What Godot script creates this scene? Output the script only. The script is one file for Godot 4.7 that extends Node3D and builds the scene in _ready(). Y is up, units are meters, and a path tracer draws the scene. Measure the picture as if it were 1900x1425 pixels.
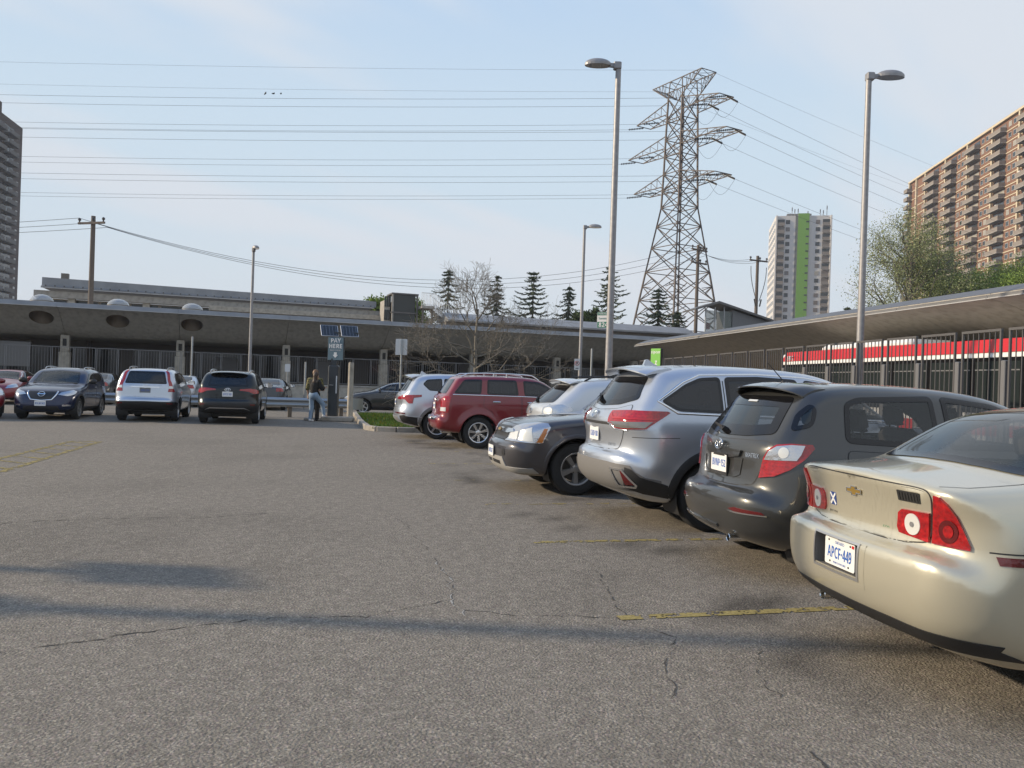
extends Node3D
# Parking lot beside a bus terminal on a hazy spring evening.
# World: x runs along the terminal, -z runs away along the row of parked cars, y is up.

var M := {}
var counts := {}
var rng := RandomNumberGenerator.new()

class MB:
	var v := PackedVector3Array()
	var n := PackedVector3Array()
	var c := PackedColorArray()
	var uv := PackedVector2Array()
	var ix := PackedInt32Array()
	var use_c := false
	var use_uv := false
	func tri(a: Vector3, b: Vector3, d: Vector3, nn := Vector3.ZERO):
		var m := (d - a).cross(b - a)
		if nn != Vector3.ZERO and m.dot(nn) < 0.0:
			var t := b
			b = d
			d = t
			m = -m
		var o := v.size()
		m = m.normalized()
		v.append(a); v.append(b); v.append(d)
		n.append(m); n.append(m); n.append(m)
		ix.append(o); ix.append(o + 1); ix.append(o + 2)
	func quad(a: Vector3, b: Vector3, d: Vector3, e: Vector3, nn := Vector3.ZERO):
		var m := (d - a).cross(b - a)
		if m.length_squared() < 1e-16:
			m = (e - a).cross(d - a)
		var o := v.size()
		v.append(a); v.append(b); v.append(d); v.append(e)
		if nn != Vector3.ZERO and m.dot(nn) < 0.0:
			m = -m
			for k in [0, 2, 1, 0, 3, 2]: ix.append(o + k)
		else:
			for k in [0, 1, 2, 0, 2, 3]: ix.append(o + k)
		m = m.normalized()
		for k in 4: n.append(m)
	func hexa(p: Array):
		# eight corners: 0-3 bottom ring, 4-7 top ring
		var mid := Vector3.ZERO
		for q in p: mid += q / 8.0
		for f in [[0, 1, 2, 3], [4, 5, 6, 7], [0, 1, 5, 4], [1, 2, 6, 5], [2, 3, 7, 6], [3, 0, 4, 7]]:
			var fc: Vector3 = (p[f[0]] + p[f[1]] + p[f[2]] + p[f[3]]) / 4.0
			quad(p[f[0]], p[f[1]], p[f[2]], p[f[3]], fc - mid)
	func box(ctr: Vector3, s: Vector3, b := Basis.IDENTITY):
		var h := s * 0.5
		var p := []
		for yy in [-h.y, h.y]:
			for q in [[-1, -1], [1, -1], [1, 1], [-1, 1]]:
				p.append(ctr + b * Vector3(q[0] * h.x, yy, q[1] * h.z))
		hexa(p)
	func cbox(ctr: Vector3, s: Vector3, bev: float, b := Basis.IDENTITY):
		# box with chamfered vertical and horizontal edges
		var h := s * 0.5
		var lay := [[-h.y, bev], [-h.y + bev, 0.0], [h.y - bev, 0.0], [h.y, bev]]
		var rings := []
		for l in lay:
			var ins: float = l[1]
			var r := []
			var hx: float = h.x - ins
			var hz: float = h.z - ins
			for q in [[hx, hz - bev], [hx - bev, hz], [-hx + bev, hz], [-hx, hz - bev], [-hx, -hz + bev], [-hx + bev, -hz], [hx - bev, -hz], [hx, -hz + bev]]:
				r.append(ctr + b * Vector3(q[0], l[0], q[1]))
			rings.append(r)
		for k in 3:
			for i in 8:
				var j := (i + 1) % 8
				var fc: Vector3 = (rings[k][i] + rings[k + 1][j]) * 0.5
				quad(rings[k][i], rings[k][j], rings[k + 1][j], rings[k + 1][i], fc - ctr)
		for k in [0, 3]:
			for i in range(1, 7):
				tri(rings[k][0], rings[k][i], rings[k][i + 1], b * Vector3(0, -1 if k == 0 else 1, 0))
	func bar(a: Vector3, b: Vector3, w: float, h: float, up := Vector3.UP):
		var d := (b - a)
		var z := d.normalized()
		if absf(z.dot(up)) > 0.98: up = Vector3(1, 0, 0) if absf(z.x) < 0.9 else Vector3(0, 0, 1)
		var x := up.cross(z).normalized()
		var y := z.cross(x)
		box((a + b) * 0.5, Vector3(w, h, d.length()), Basis(x, y, z))
	func tube(a: Vector3, b: Vector3, r0: float, r1: float, seg := 10, caps := true):
		var z := (b - a).normalized()
		var x := z.cross(Vector3.UP if absf(z.y) < 0.95 else Vector3.RIGHT).normalized()
		var y := z.cross(x)
		var o := v.size()
		for k in seg + 1:
			var an := TAU * k / seg
			var d := x * cos(an) + y * sin(an)
			v.append(a + d * r0); n.append(d)
			v.append(b + d * r1); n.append(d)
		for k in seg:
			var i := o + k * 2
			for q in [0, 1, 2, 1, 3, 2]: ix.append(i + q)
		if caps:
			for e in [[a, r0, -z], [b, r1, z]]:
				if e[1] < 1e-4: continue
				for k in range(1, seg - 1):
					var p := []
					for kk in [0, k, k + 1]:
						var an: float = TAU * kk / seg
						p.append(e[0] + (x * cos(an) + y * sin(an)) * e[1])
					tri(p[0], p[1], p[2], e[2])
	func path(pts: Array, r: float, seg := 6):
		for k in pts.size() - 1: tube(pts[k], pts[k + 1], r, r, seg, k == 0 or k == pts.size() - 2)
	func lathe(prof: Array, seg: int, xf := Transform3D.IDENTITY, closed := false):
		# profile of (radius, along) turned round the local y axis
		var np := prof.size()
		var m := np if closed else np - 1
		for k in m:
			var p: Vector2 = prof[k]
			var q: Vector2 = prof[(k + 1) % np]
			var t := (q - p)
			var nn := Vector2(t.y, -t.x).normalized()
			var o := v.size()
			for s in seg + 1:
				var an := TAU * s / seg
				var ca := cos(an)
				var sa := sin(an)
				var d := (xf.basis * Vector3(nn.x * ca, nn.y, nn.x * sa)).normalized()
				v.append(xf * Vector3(p.x * ca, p.y, p.x * sa)); n.append(d)
				v.append(xf * Vector3(q.x * ca, q.y, q.x * sa)); n.append(d)
			for s in seg:
				var i := o + s * 2
				for w in [0, 2, 1, 1, 2, 3]: ix.append(i + w)
	func extrude(poly: PackedVector2Array, depth: float, xf := Transform3D.IDENTITY):
		# polygon in local x-y, from z = 0 to z = depth
		var t := Geometry2D.triangulate_polygon(poly)
		for k in range(0, t.size(), 3):
			var p := []
			for j in 3: p.append(Vector3(poly[t[k + j]].x, poly[t[k + j]].y, 0))
			tri(xf * p[0], xf * p[1], xf * p[2], -xf.basis.z)
			for j in 3: p[j].z = depth
			tri(xf * p[0], xf * p[1], xf * p[2], xf.basis.z)
		var cw := Geometry2D.is_polygon_clockwise(poly)
		for k in poly.size():
			var a := poly[k]
			var b := poly[(k + 1) % poly.size()]
			var e := (b - a)
			var nn := Vector2(e.y, -e.x)
			if cw: nn = -nn
			quad(xf * Vector3(a.x, a.y, 0), xf * Vector3(b.x, b.y, 0), xf * Vector3(b.x, b.y, depth), xf * Vector3(a.x, a.y, depth), xf.basis * Vector3(nn.x, nn.y, 0))
	func grid(pts: Array, nu: int, nv: int, flip := false):
		# smooth grid of nu x nv points, row by row
		var o := v.size()
		for j in nv:
			for i in nu:
				var a: Vector3 = pts[j * nu + mini(i + 1, nu - 1)] - pts[j * nu + maxi(i - 1, 0)]
				var b: Vector3 = pts[mini(j + 1, nv - 1) * nu + i] - pts[maxi(j - 1, 0) * nu + i]
				var nn := a.cross(b).normalized()
				v.append(pts[j * nu + i]); n.append(-nn if flip else nn)
		for j in nv - 1:
			for i in nu - 1:
				var a := o + j * nu + i
				var q := [a, a + 1, a + nu, a + 1, a + nu + 1, a + nu] if flip else [a, a + nu, a + 1, a + 1, a + nu, a + nu + 1]
				for w in q: ix.append(w)
	func mesh() -> ArrayMesh:
		var arr := []
		arr.resize(Mesh.ARRAY_MAX)
		arr[Mesh.ARRAY_VERTEX] = v
		arr[Mesh.ARRAY_NORMAL] = n
		if use_c: arr[Mesh.ARRAY_COLOR] = c
		if use_uv: arr[Mesh.ARRAY_TEX_UV] = uv
		arr[Mesh.ARRAY_INDEX] = ix
		var m := ArrayMesh.new()
		if v.size() > 0: m.add_surface_from_arrays(Mesh.PRIMITIVE_TRIANGLES, arr)
		return m

func numbered(parent: Node, called: String) -> String:
	var key := str(parent.get_instance_id()) + called
	var k: int = counts.get(key, 0)
	counts[key] = k + 1
	return called if k == 0 else "%s_%03d" % [called, k]

func put(called: String, mesh, m: Material, parent: Node = self) -> MeshInstance3D:
	var o := MeshInstance3D.new()
	o.name = numbered(parent, called)
	o.mesh = mesh.mesh() if mesh is MB else mesh
	if m: o.material_override = m
	parent.add_child(o)
	return o

func tag(o: Node, label: String, category: String, group := "") -> Node:
	o.set_meta("label", label)
	o.set_meta("category", category)
	if group != "": o.set_meta("group", group)
	return o

func thing(called: String, label: String, category: String, at := Vector3.ZERO, turn := 0.0, group := "") -> Node3D:
	var o := Node3D.new()
	o.name = numbered(self, called)
	add_child(o)
	o.position = at
	o.rotation.y = turn
	tag(o, label, category, group)
	return o

func structure(o: Node) -> Node:
	o.set_meta("kind", "structure")
	return o

func stuff(o: Node) -> Node:
	o.set_meta("kind", "stuff")
	return o

func copy_of(o: Node3D, called: String) -> Node3D:
	var d: Node3D = o.duplicate()
	d.name = numbered(self, called)
	add_child(d)
	return d

func rgb(r: float, g: float, b: float) -> Color:
	# real-world (linear) base colour to the sRGB that albedo_color wants
	return Color(r, g, b).linear_to_srgb()

func mat(key: String, col: Color, rough := 0.6, metal := 0.0, spec := 0.5) -> StandardMaterial3D:
	var m := StandardMaterial3D.new()
	m.albedo_color = col
	m.roughness = rough
	m.metallic = metal
	m.metallic_specular = spec
	m.resource_name = key
	M[key] = m
	return m

func paint(key: String, col: Color, metal := 0.35, rough := 0.38) -> StandardMaterial3D:
	var m := mat(key, col, rough, metal)
	m.clearcoat_enabled = true
	m.clearcoat = 1.0
	m.clearcoat_roughness = 0.04
	return m

func glass(key: String, col: Color, alpha: float) -> StandardMaterial3D:
	var m := mat(key, col, 0.03, 0.0, 0.6)
	m.transparency = BaseMaterial3D.TRANSPARENCY_ALPHA
	m.albedo_color.a = alpha
	return m

func noise_tex(freq: float, seed_: int, ramp: Array, size := 512, octaves := 4, kind := FastNoiseLite.TYPE_SIMPLEX_SMOOTH) -> ImageTexture:
	# tiling noise turned into colours, computed here so that it is the same on every run
	var fn := FastNoiseLite.new()
	fn.noise_type = kind
	fn.seed = seed_
	fn.frequency = freq
	fn.fractal_octaves = octaves
	var im := fn.get_seamless_image(size, size, false, false, 0.1, true)
	im.convert(Image.FORMAT_RGB8)
	var g := Gradient.new()
	g.offsets = PackedFloat32Array(ramp.map(func(e): return e[0]))
	g.colors = PackedColorArray(ramp.map(func(e): return e[1]))
	var data := im.get_data()
	var lut := []
	for k in 256: lut.append(g.sample(k / 255.0))
	var out := PackedByteArray()
	out.resize(data.size())
	for k in range(0, data.size(), 3):
		var cc: Color = lut[data[k]]
		out[k] = cc.r8; out[k + 1] = cc.g8; out[k + 2] = cc.b8
	return ImageTexture.create_from_image(_mip(Image.create_from_data(size, size, false, Image.FORMAT_RGB8, out)))

func _mip(im: Image) -> Image:
	return im

func tri_tex(m: StandardMaterial3D, tex: Texture2D, metres: float, world := false):
	m.albedo_texture = tex
	m.uv1_triplanar = true
	m.uv1_world_triplanar = world
	m.uv1_scale = Vector3.ONE / metres

func rounded(w: float, h: float, r: float, seg := 4) -> PackedVector2Array:
	var p := PackedVector2Array()
	for q in [[1, 1, 0], [-1, 1, 1], [-1, -1, 2], [1, -1, 3]]:
		for k in seg + 1:
			var an: float = PI * 0.5 * (q[2] + float(k) / seg)
			p.append(Vector2(q[0] * (w * 0.5 - r), q[1] * (h * 0.5 - r)) + Vector2(cos(an), sin(an)) * r)
	return p

func ellipse(rx: float, ry: float, seg := 20) -> PackedVector2Array:
	var p := PackedVector2Array()
	for k in seg: p.append(Vector2(cos(TAU * k / seg) * rx, sin(TAU * k / seg) * ry))
	return p

func lettering(txt: String, height: float, m: Material, parent: Node, xf: Transform3D, called := "lettering", depth := 0.003, squeeze := 1.0, bold := false) -> MeshInstance3D:
	var t := TextMesh.new()
	var f := SystemFont.new()
	f.font_names = PackedStringArray(["Droid Sans"])
	if bold: f.font_weight = 700
	t.font = f
	t.text = txt
	t.font_size = 32
	t.pixel_size = height / 23.0
	t.depth = depth
	t.curve_step = 3.0
	var o := put(called, t, m, parent)
	o.transform = xf * Transform3D(Basis.from_scale(Vector3(squeeze, 1, 1)), Vector3.ZERO)
	return o

func _ready():
	rng.seed = 7
	var cam := Camera3D.new()
	cam.name = "camera"
	cam.position = Vector3(0, 1.53, 0)
	cam.rotation_degrees = Vector3(0.0, -13.5, 1.9)
	cam.fov = 50.82
	cam.near = 0.1
	cam.far = 4000.0
	add_child(cam)
	cam.current = true
	make_sky()
	var sun := DirectionalLight3D.new()
	sun.name = "sun"
	sun.light_energy = 1.35
	sun.light_color = Color(1.0, 0.92, 0.8)
	sun.light_angular_distance = 1.3
	sun.shadow_enabled = true
	# the sun stands low on the left, a little ahead: bearing -74 degrees, 22 degrees up
	sun.rotation_degrees = Vector3(-22.0, 74.0 - 180.0 + 180.0, 0.0)
	var b := deg_to_rad(-74.0)
	var el := deg_to_rad(22.0)
	var to_sun := Vector3(sin(b) * cos(el), sin(el), -cos(b) * cos(el))
	sun.look_at_from_position(to_sun * 50.0, Vector3.ZERO, Vector3.UP)
	add_child(sun)
	materials()
	ground()
	terminal()
	wing()
	station()
	row_cars()
	far_cars()
	fences()
	bus()
	lamps()
	signs()
	pay_point()
	people()
	far_buildings()
	pylon()
	utility_poles()
	trees()
	off_frame()

func make_sky():
	var w := 1024
	var h := 512
	var fn := FastNoiseLite.new()
	fn.seed = 11
	fn.frequency = 1.0
	fn.fractal_octaves = 5
	var im := Image.create(w, h, false, Image.FORMAT_RGBF)
	var hor := Vector3(0.72, 0.775, 0.825)
	var mid := Vector3(0.62, 0.75, 0.865)
	var top := Vector3(0.33, 0.54, 0.88)
	var zen := Vector3(0.14, 0.30, 0.66)
	for j in h:
		var el := (0.5 - (j + 0.5) / h) * PI
		for i in w:
			var az := ((i + 0.5) / w - 0.5) * TAU     # 0 is -z, positive towards +x
			var e := maxf(el, 0.0)
			var c := hor.lerp(mid, smoothstep(0.0, 0.28, e))
			c = c.lerp(top, smoothstep(0.22, 0.75, e))
			c = c.lerp(zen, smoothstep(0.5, 1.45, e))
			# haze towards the sun
			var d := Vector3(sin(az) * cos(el), sin(el), -cos(az) * cos(el))
			var s := Vector3(sin(-1.29) * cos(0.384), sin(0.384), -cos(-1.29) * cos(0.384))
			var near := maxf(d.dot(s), 0.0)
			c = c.lerp(Vector3(0.86, 0.88, 0.87), 0.7 * pow(near, 4.0))
			# cirrus streaks drawn out along one direction of a high sheet
			if el > 0.01:
				var p := Vector2(d.x, d.z) / (d.y + 0.12)
				var q := p.rotated(0.55)
				var n1 := fn.get_noise_2d(q.x * 0.22 + 3.1, q.y * 0.9 + 1.7)
				var n2 := fn.get_noise_2d(q.x * 1.0 + 9.0, q.y * 4.0)
				var cl := smoothstep(-0.15, 0.4, n1 + 0.22 * n2)
				c = c.lerp(Vector3(0.73, 0.775, 0.84), 0.85 * cl)
			if el < 0.0: c = c.lerp(Vector3(0.22, 0.21, 0.2), smoothstep(0.0, -0.06, el))
			im.set_pixel(i, j, Color(c.x, c.y, c.z))
	var pm := PanoramaSkyMaterial.new()
	pm.panorama = ImageTexture.create_from_image(im)
	var sky := Sky.new()
	sky.sky_material = pm
	var env := Environment.new()
	env.background_mode = Environment.BG_SKY
	env.sky = sky
	env.background_energy_multiplier = 0.85
	env.tonemap_mode = Environment.TONE_MAPPER_LINEAR
	env.tonemap_exposure = 1.18
	env.sdfgi_enabled = true
	env.ssao_enabled = true
	env.ssil_enabled = true
	env.fog_enabled = true
	env.fog_density = 0.0003
	env.fog_light_color = Color(0.85, 0.88, 0.93)
	var we := WorldEnvironment.new()
	we.name = "world_environment"
	we.environment = env
	add_child(we)

func materials():
	paint("paint_beige", rgb(0.55, 0.515, 0.40), 0.5, 0.3)
	paint("paint_charcoal", rgb(0.06, 0.061, 0.06), 0.5, 0.3)
	paint("paint_silver", rgb(0.50, 0.535, 0.59), 0.7, 0.3)
	paint("paint_graphite", rgb(0.075, 0.073, 0.08), 0.5, 0.34)
	paint("paint_pale", rgb(0.58, 0.6, 0.62), 0.5, 0.34)
	paint("paint_red", rgb(0.19, 0.006, 0.012), 0.15, 0.34)
	paint("paint_navy", rgb(0.010, 0.018, 0.055), 0.3, 0.3)
	paint("paint_black", rgb(0.006, 0.008, 0.009), 0.1, 0.3)
	paint("paint_grey", rgb(0.055, 0.056, 0.06), 0.45, 0.34)
	paint("paint_white", rgb(0.7, 0.7, 0.69), 0.0, 0.35)
	for k in ["paint_black", "paint_charcoal", "paint_graphite", "paint_navy", "paint_grey"]: M[k].metallic_specular = 0.25
	mat("black_plastic", rgb(0.018, 0.018, 0.019), 0.6)
	mat("bumper_grey", rgb(0.16, 0.155, 0.15), 0.55)
	mat("skid_grey", rgb(0.33, 0.32, 0.30), 0.5)
	mat("black_gloss", rgb(0.008, 0.008, 0.009), 0.08)
	mat("grille_black", rgb(0.02, 0.02, 0.021), 0.4)
	mat("chrome", rgb(0.75, 0.75, 0.75), 0.12, 1.0)
	mat("mirror", rgb(0.8, 0.8, 0.8), 0.02, 1.0)
	mat("alloy", rgb(0.5, 0.5, 0.5), 0.35, 0.8)
	mat("alloy_dark", rgb(0.28, 0.27, 0.26), 0.42, 0.6)
	mat("alloy_bright", rgb(0.65, 0.65, 0.66), 0.25, 0.9)
	mat("dark_metal", rgb(0.06, 0.06, 0.06), 0.45, 0.6)
	mat("gold", rgb(0.55, 0.36, 0.09), 0.3, 0.7)
	mat("tyre", rgb(0.02, 0.02, 0.02), 0.85)
	mat("cloth_grey", rgb(0.06, 0.06, 0.062), 0.9)
	mat("cloth_dark", rgb(0.02, 0.02, 0.02), 0.9)
	for e in [["lens_red", rgb(0.6, 0.6, 0.6), 0.08, 0.0], ["lens_red_deep", rgb(0.10, 0.004, 0.005), 0.1, 0.0], ["lens_red_bright", rgb(0.42, 0.008, 0.008), 0.08, 0.0], ["lens_clear", rgb(0.55, 0.55, 0.56), 0.12, 0.75], ["lens_frost", rgb(0.72, 0.72, 0.69), 0.2, 0.2], ["lens_smoke", rgb(0.2, 0.19, 0.18), 0.1, 0.4], ["lens_amber", rgb(0.55, 0.17, 0.02), 0.12, 0.0]]:
		var m := mat(e[0], e[1], e[2], e[3])
		m.clearcoat_enabled = true
		m.clearcoat = 1.0
		m.clearcoat_roughness = 0.02
	glass("glass_dark", rgb(0.004, 0.004, 0.005), 0.93)
	glass("glass_tint", rgb(0.02, 0.026, 0.027), 0.58)
	glass("glass_clear", rgb(0.02, 0.028, 0.027), 0.42)
	mat("plate_white", rgb(0.72, 0.73, 0.73), 0.45)
	mat("plate_dim", rgb(0.16, 0.17, 0.18), 0.4)
	mat("plate_blue", rgb(0.04, 0.12, 0.40), 0.45)
	mat("red_print", rgb(0.5, 0.02, 0.02), 0.5)
	mat("green_badge", rgb(0.03, 0.2, 0.1), 0.4)
	mat("sticker_blue", rgb(0.02, 0.05, 0.2), 0.4)
	mat("white_paint", rgb(0.75, 0.75, 0.74), 0.5)
	more_materials()

# ---------- shapes found as level sets of a field: vehicle bodies and people ----------

class Field:
	var o := Vector3.ZERO      # position of sample (0, 0, 0)
	var cell := 0.03
	var nx := 0
	var ny := 0
	var nz := 0
	var f := PackedFloat32Array()
	var mirrored := false      # z samples start at -cell / 2 and the other half is a mirror image
	func setup(lo: Vector3, hi: Vector3, c: float, mir: bool):
		cell = c
		mirrored = mir
		o = lo
		if mir: o.z = -c * 0.5
		nx = int(ceil((hi.x - o.x) / c)) + 1
		ny = int(ceil((hi.y - o.y) / c)) + 1
		nz = int(ceil((hi.z - o.z) / c)) + 1
		f.resize(nx * ny * nz)
		f.fill(0.4)
	func at(p: Vector3) -> float:
		var x := (p.x - o.x) / cell
		var y := (p.y - o.y) / cell
		var z := ((absf(p.z) if mirrored else p.z) - o.z) / cell
		if x < 0.0 or y < 0.0 or z < 0.0 or x >= nx - 1.001 or y >= ny - 1.001 or z >= nz - 1.001: return 0.05
		var i := int(x)
		var j := int(y)
		var k := int(z)
		x -= i
		y -= j
		z -= k
		var a := (i * ny + j) * nz + k
		var b := a + nz
		var c := a + ny * nz
		var d := c + nz
		var v00 := f[a] + (f[a + 1] - f[a]) * z
		var v01 := f[b] + (f[b + 1] - f[b]) * z
		var v10 := f[c] + (f[c + 1] - f[c]) * z
		var v11 := f[d] + (f[d + 1] - f[d]) * z
		var w0 := v00 + (v01 - v00) * y
		var w1 := v10 + (v11 - v10) * y
		return w0 + (w1 - w0) * x
	func grad(p: Vector3, h := -1.0) -> Vector3:
		if h < 0.0: h = cell * 0.9
		return Vector3(at(p + Vector3(h, 0, 0)) - at(p - Vector3(h, 0, 0)), at(p + Vector3(0, h, 0)) - at(p - Vector3(0, h, 0)), at(p + Vector3(0, 0, h)) - at(p - Vector3(0, 0, h))) / (2.0 * h)
	func hit(from: Vector3, dir: Vector3, far := 6.0):
		var t := 0.0
		var prev := 0.0
		for k in 160:
			var d := at(from + dir * t)
			if d <= 0.0:
				var lo := prev
				var hi := t
				for q in 12:
					var m := (lo + hi) * 0.5
					if at(from + dir * m) <= 0.0: hi = m
					else: lo = m
				return from + dir * hi
			prev = t
			t += maxf(d * 0.7, 0.006)
			if t > far: return null
		return null
	# surface nets; holes is a callable (point, normal) -> bool that says which points lie inside an opening
	func nets(mb, holes = null, newton := true):
		var idx := PackedInt32Array()
		idx.resize(nx * ny * nz)
		idx.fill(-1)
		var vs := PackedVector3Array()
		var ns := PackedVector3Array()
		var cut := PackedByteArray()
		var sx := ny * nz
		var off := [0, 1, nz, nz + 1, sx, sx + 1, sx + nz, sx + nz + 1]
		var ed := [[0, 1], [2, 3], [4, 5], [6, 7], [0, 2], [1, 3], [4, 6], [5, 7], [0, 4], [1, 5], [2, 6], [3, 7]]
		var cp := []
		for q in 8: cp.append(Vector3(q >> 2, (q >> 1) & 1, q & 1))
		for i in nx - 1:
			for j in ny - 1:
				var base := (i * ny + j) * nz
				var a0 := f[base] < 0.0
				for k in nz - 1:
					var b := base + k
					var s := int(f[b] < 0.0) + int(f[b + 1] < 0.0) + int(f[b + nz] < 0.0) + int(f[b + nz + 1] < 0.0) + int(f[b + sx] < 0.0) + int(f[b + sx + 1] < 0.0) + int(f[b + sx + nz] < 0.0) + int(f[b + sx + nz + 1] < 0.0)
					if s == 0 or s == 8: continue
					var sum := Vector3.ZERO
					var cnt := 0
					for e in ed:
						var fa: float = f[b + off[e[0]]]
						var fb: float = f[b + off[e[1]]]
						if (fa < 0.0) != (fb < 0.0):
							sum += cp[e[0]].lerp(cp[e[1]], fa / (fa - fb))
							cnt += 1
					var p := o + (Vector3(i, j, k) + sum / cnt) * cell
					if mirrored and k == 0: p.z = 0.0
					var g := grad(p)
					var gl := g.length_squared()
					if newton and gl > 0.2:
						var st := -g * (at(p) / gl)
						if st.length() < cell * 0.7: p += st
						if mirrored and k == 0: p.z = 0.0
						g = grad(p)
					if mirrored and k == 0: g.z = 0.0
					idx[b] = vs.size()
					vs.append(p)
					var nn := g.normalized()
					ns.append(nn)
					cut.append(1 if holes != null and holes.call(p, nn) else 0)
		var tris := PackedInt32Array()
		for i in range(1, nx - 1):
			for j in range(1, ny - 1):
				var base := (i * ny + j) * nz
				for k in range(1, nz - 1):
					var b := base + k
					var a := f[b] < 0.0
					if a != (f[b + sx] < 0.0): _q(tris, cut, idx[b - nz - 1], idx[b - 1], idx[b], idx[b - nz], a)
					if a != (f[b + nz] < 0.0): _q(tris, cut, idx[b - sx - 1], idx[b - sx], idx[b], idx[b - 1], a)
					if a != (f[b + 1] < 0.0): _q(tris, cut, idx[b - sx - nz], idx[b - nz], idx[b], idx[b - sx], a)
		var agree := 0
		for q in range(0, mini(tris.size(), 900), 3):
			agree += 1 if (vs[tris[q + 2]] - vs[tris[q]]).cross(vs[tris[q + 1]] - vs[tris[q]]).dot(ns[tris[q]]) > 0.0 else -1
		if agree < 0:
			for q in range(0, tris.size(), 3):
				var t := tris[q + 1]
				tris[q + 1] = tris[q + 2]
				tris[q + 2] = t
		var start: int = mb.v.size()
		mb.v.append_array(vs)
		mb.n.append_array(ns)
		for t in tris: mb.ix.append(start + t)
		if mirrored:
			start = mb.v.size()
			for q in vs.size():
				mb.v.append(Vector3(vs[q].x, vs[q].y, -vs[q].z))
				mb.n.append(Vector3(ns[q].x, ns[q].y, -ns[q].z))
			for q in range(0, tris.size(), 3):
				mb.ix.append(start + tris[q]); mb.ix.append(start + tris[q + 2]); mb.ix.append(start + tris[q + 1])
	func _q(tris: PackedInt32Array, cut: PackedByteArray, a: int, b: int, c: int, d: int, flip: bool):
		if a < 0 or b < 0 or c < 0 or d < 0: return
		if cut[a] + cut[b] + cut[c] + cut[d] == 4: return
		if flip:
			tris.append(a); tris.append(c); tris.append(b); tris.append(a); tris.append(d); tris.append(c)
		else:
			tris.append(a); tris.append(b); tris.append(c); tris.append(a); tris.append(c); tris.append(d)

static func smax(a: float, b: float, k: float) -> float:
	var h := maxf(k - absf(a - b), 0.0) / k
	return maxf(a, b) + h * h * k * 0.25

func curve(tab: Array, x: float) -> float:
	# smooth interpolation through (x, value) pairs
	if x <= tab[0][0]: return tab[0][1]
	for k in tab.size() - 1:
		if x <= tab[k + 1][0]:
			var t: float = (x - tab[k][0]) / (tab[k + 1][0] - tab[k][0])
			var m0: float = 0.0
			var m1: float = 0.0
			var dx: float = tab[k + 1][0] - tab[k][0]
			if k > 0: m0 = (tab[k + 1][1] - tab[k - 1][1]) / (tab[k + 1][0] - tab[k - 1][0]) * dx
			if k < tab.size() - 2: m1 = (tab[k + 2][1] - tab[k][1]) / (tab[k + 2][0] - tab[k][0]) * dx
			var t2 := t * t
			var t3 := t2 * t
			return (2 * t3 - 3 * t2 + 1) * tab[k][1] + (t3 - 2 * t2 + t) * m0 + (-2 * t3 + 3 * t2) * tab[k + 1][1] + (t3 - t2) * m1
	return tab[-1][1]

func chaikin(p: PackedVector2Array, times: int) -> PackedVector2Array:
	for t in times:
		var q := PackedVector2Array()
		for k in p.size():
			var a := p[k]
			var b := p[(k + 1) % p.size()]
			q.append(a.lerp(b, 0.25))
			q.append(a.lerp(b, 0.75))
		p = q
	return p

func vec2s(a: Array) -> PackedVector2Array:
	var p := PackedVector2Array()
	for k in range(0, a.size(), 2): p.append(Vector2(a[k], a[k + 1]))
	return p

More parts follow.
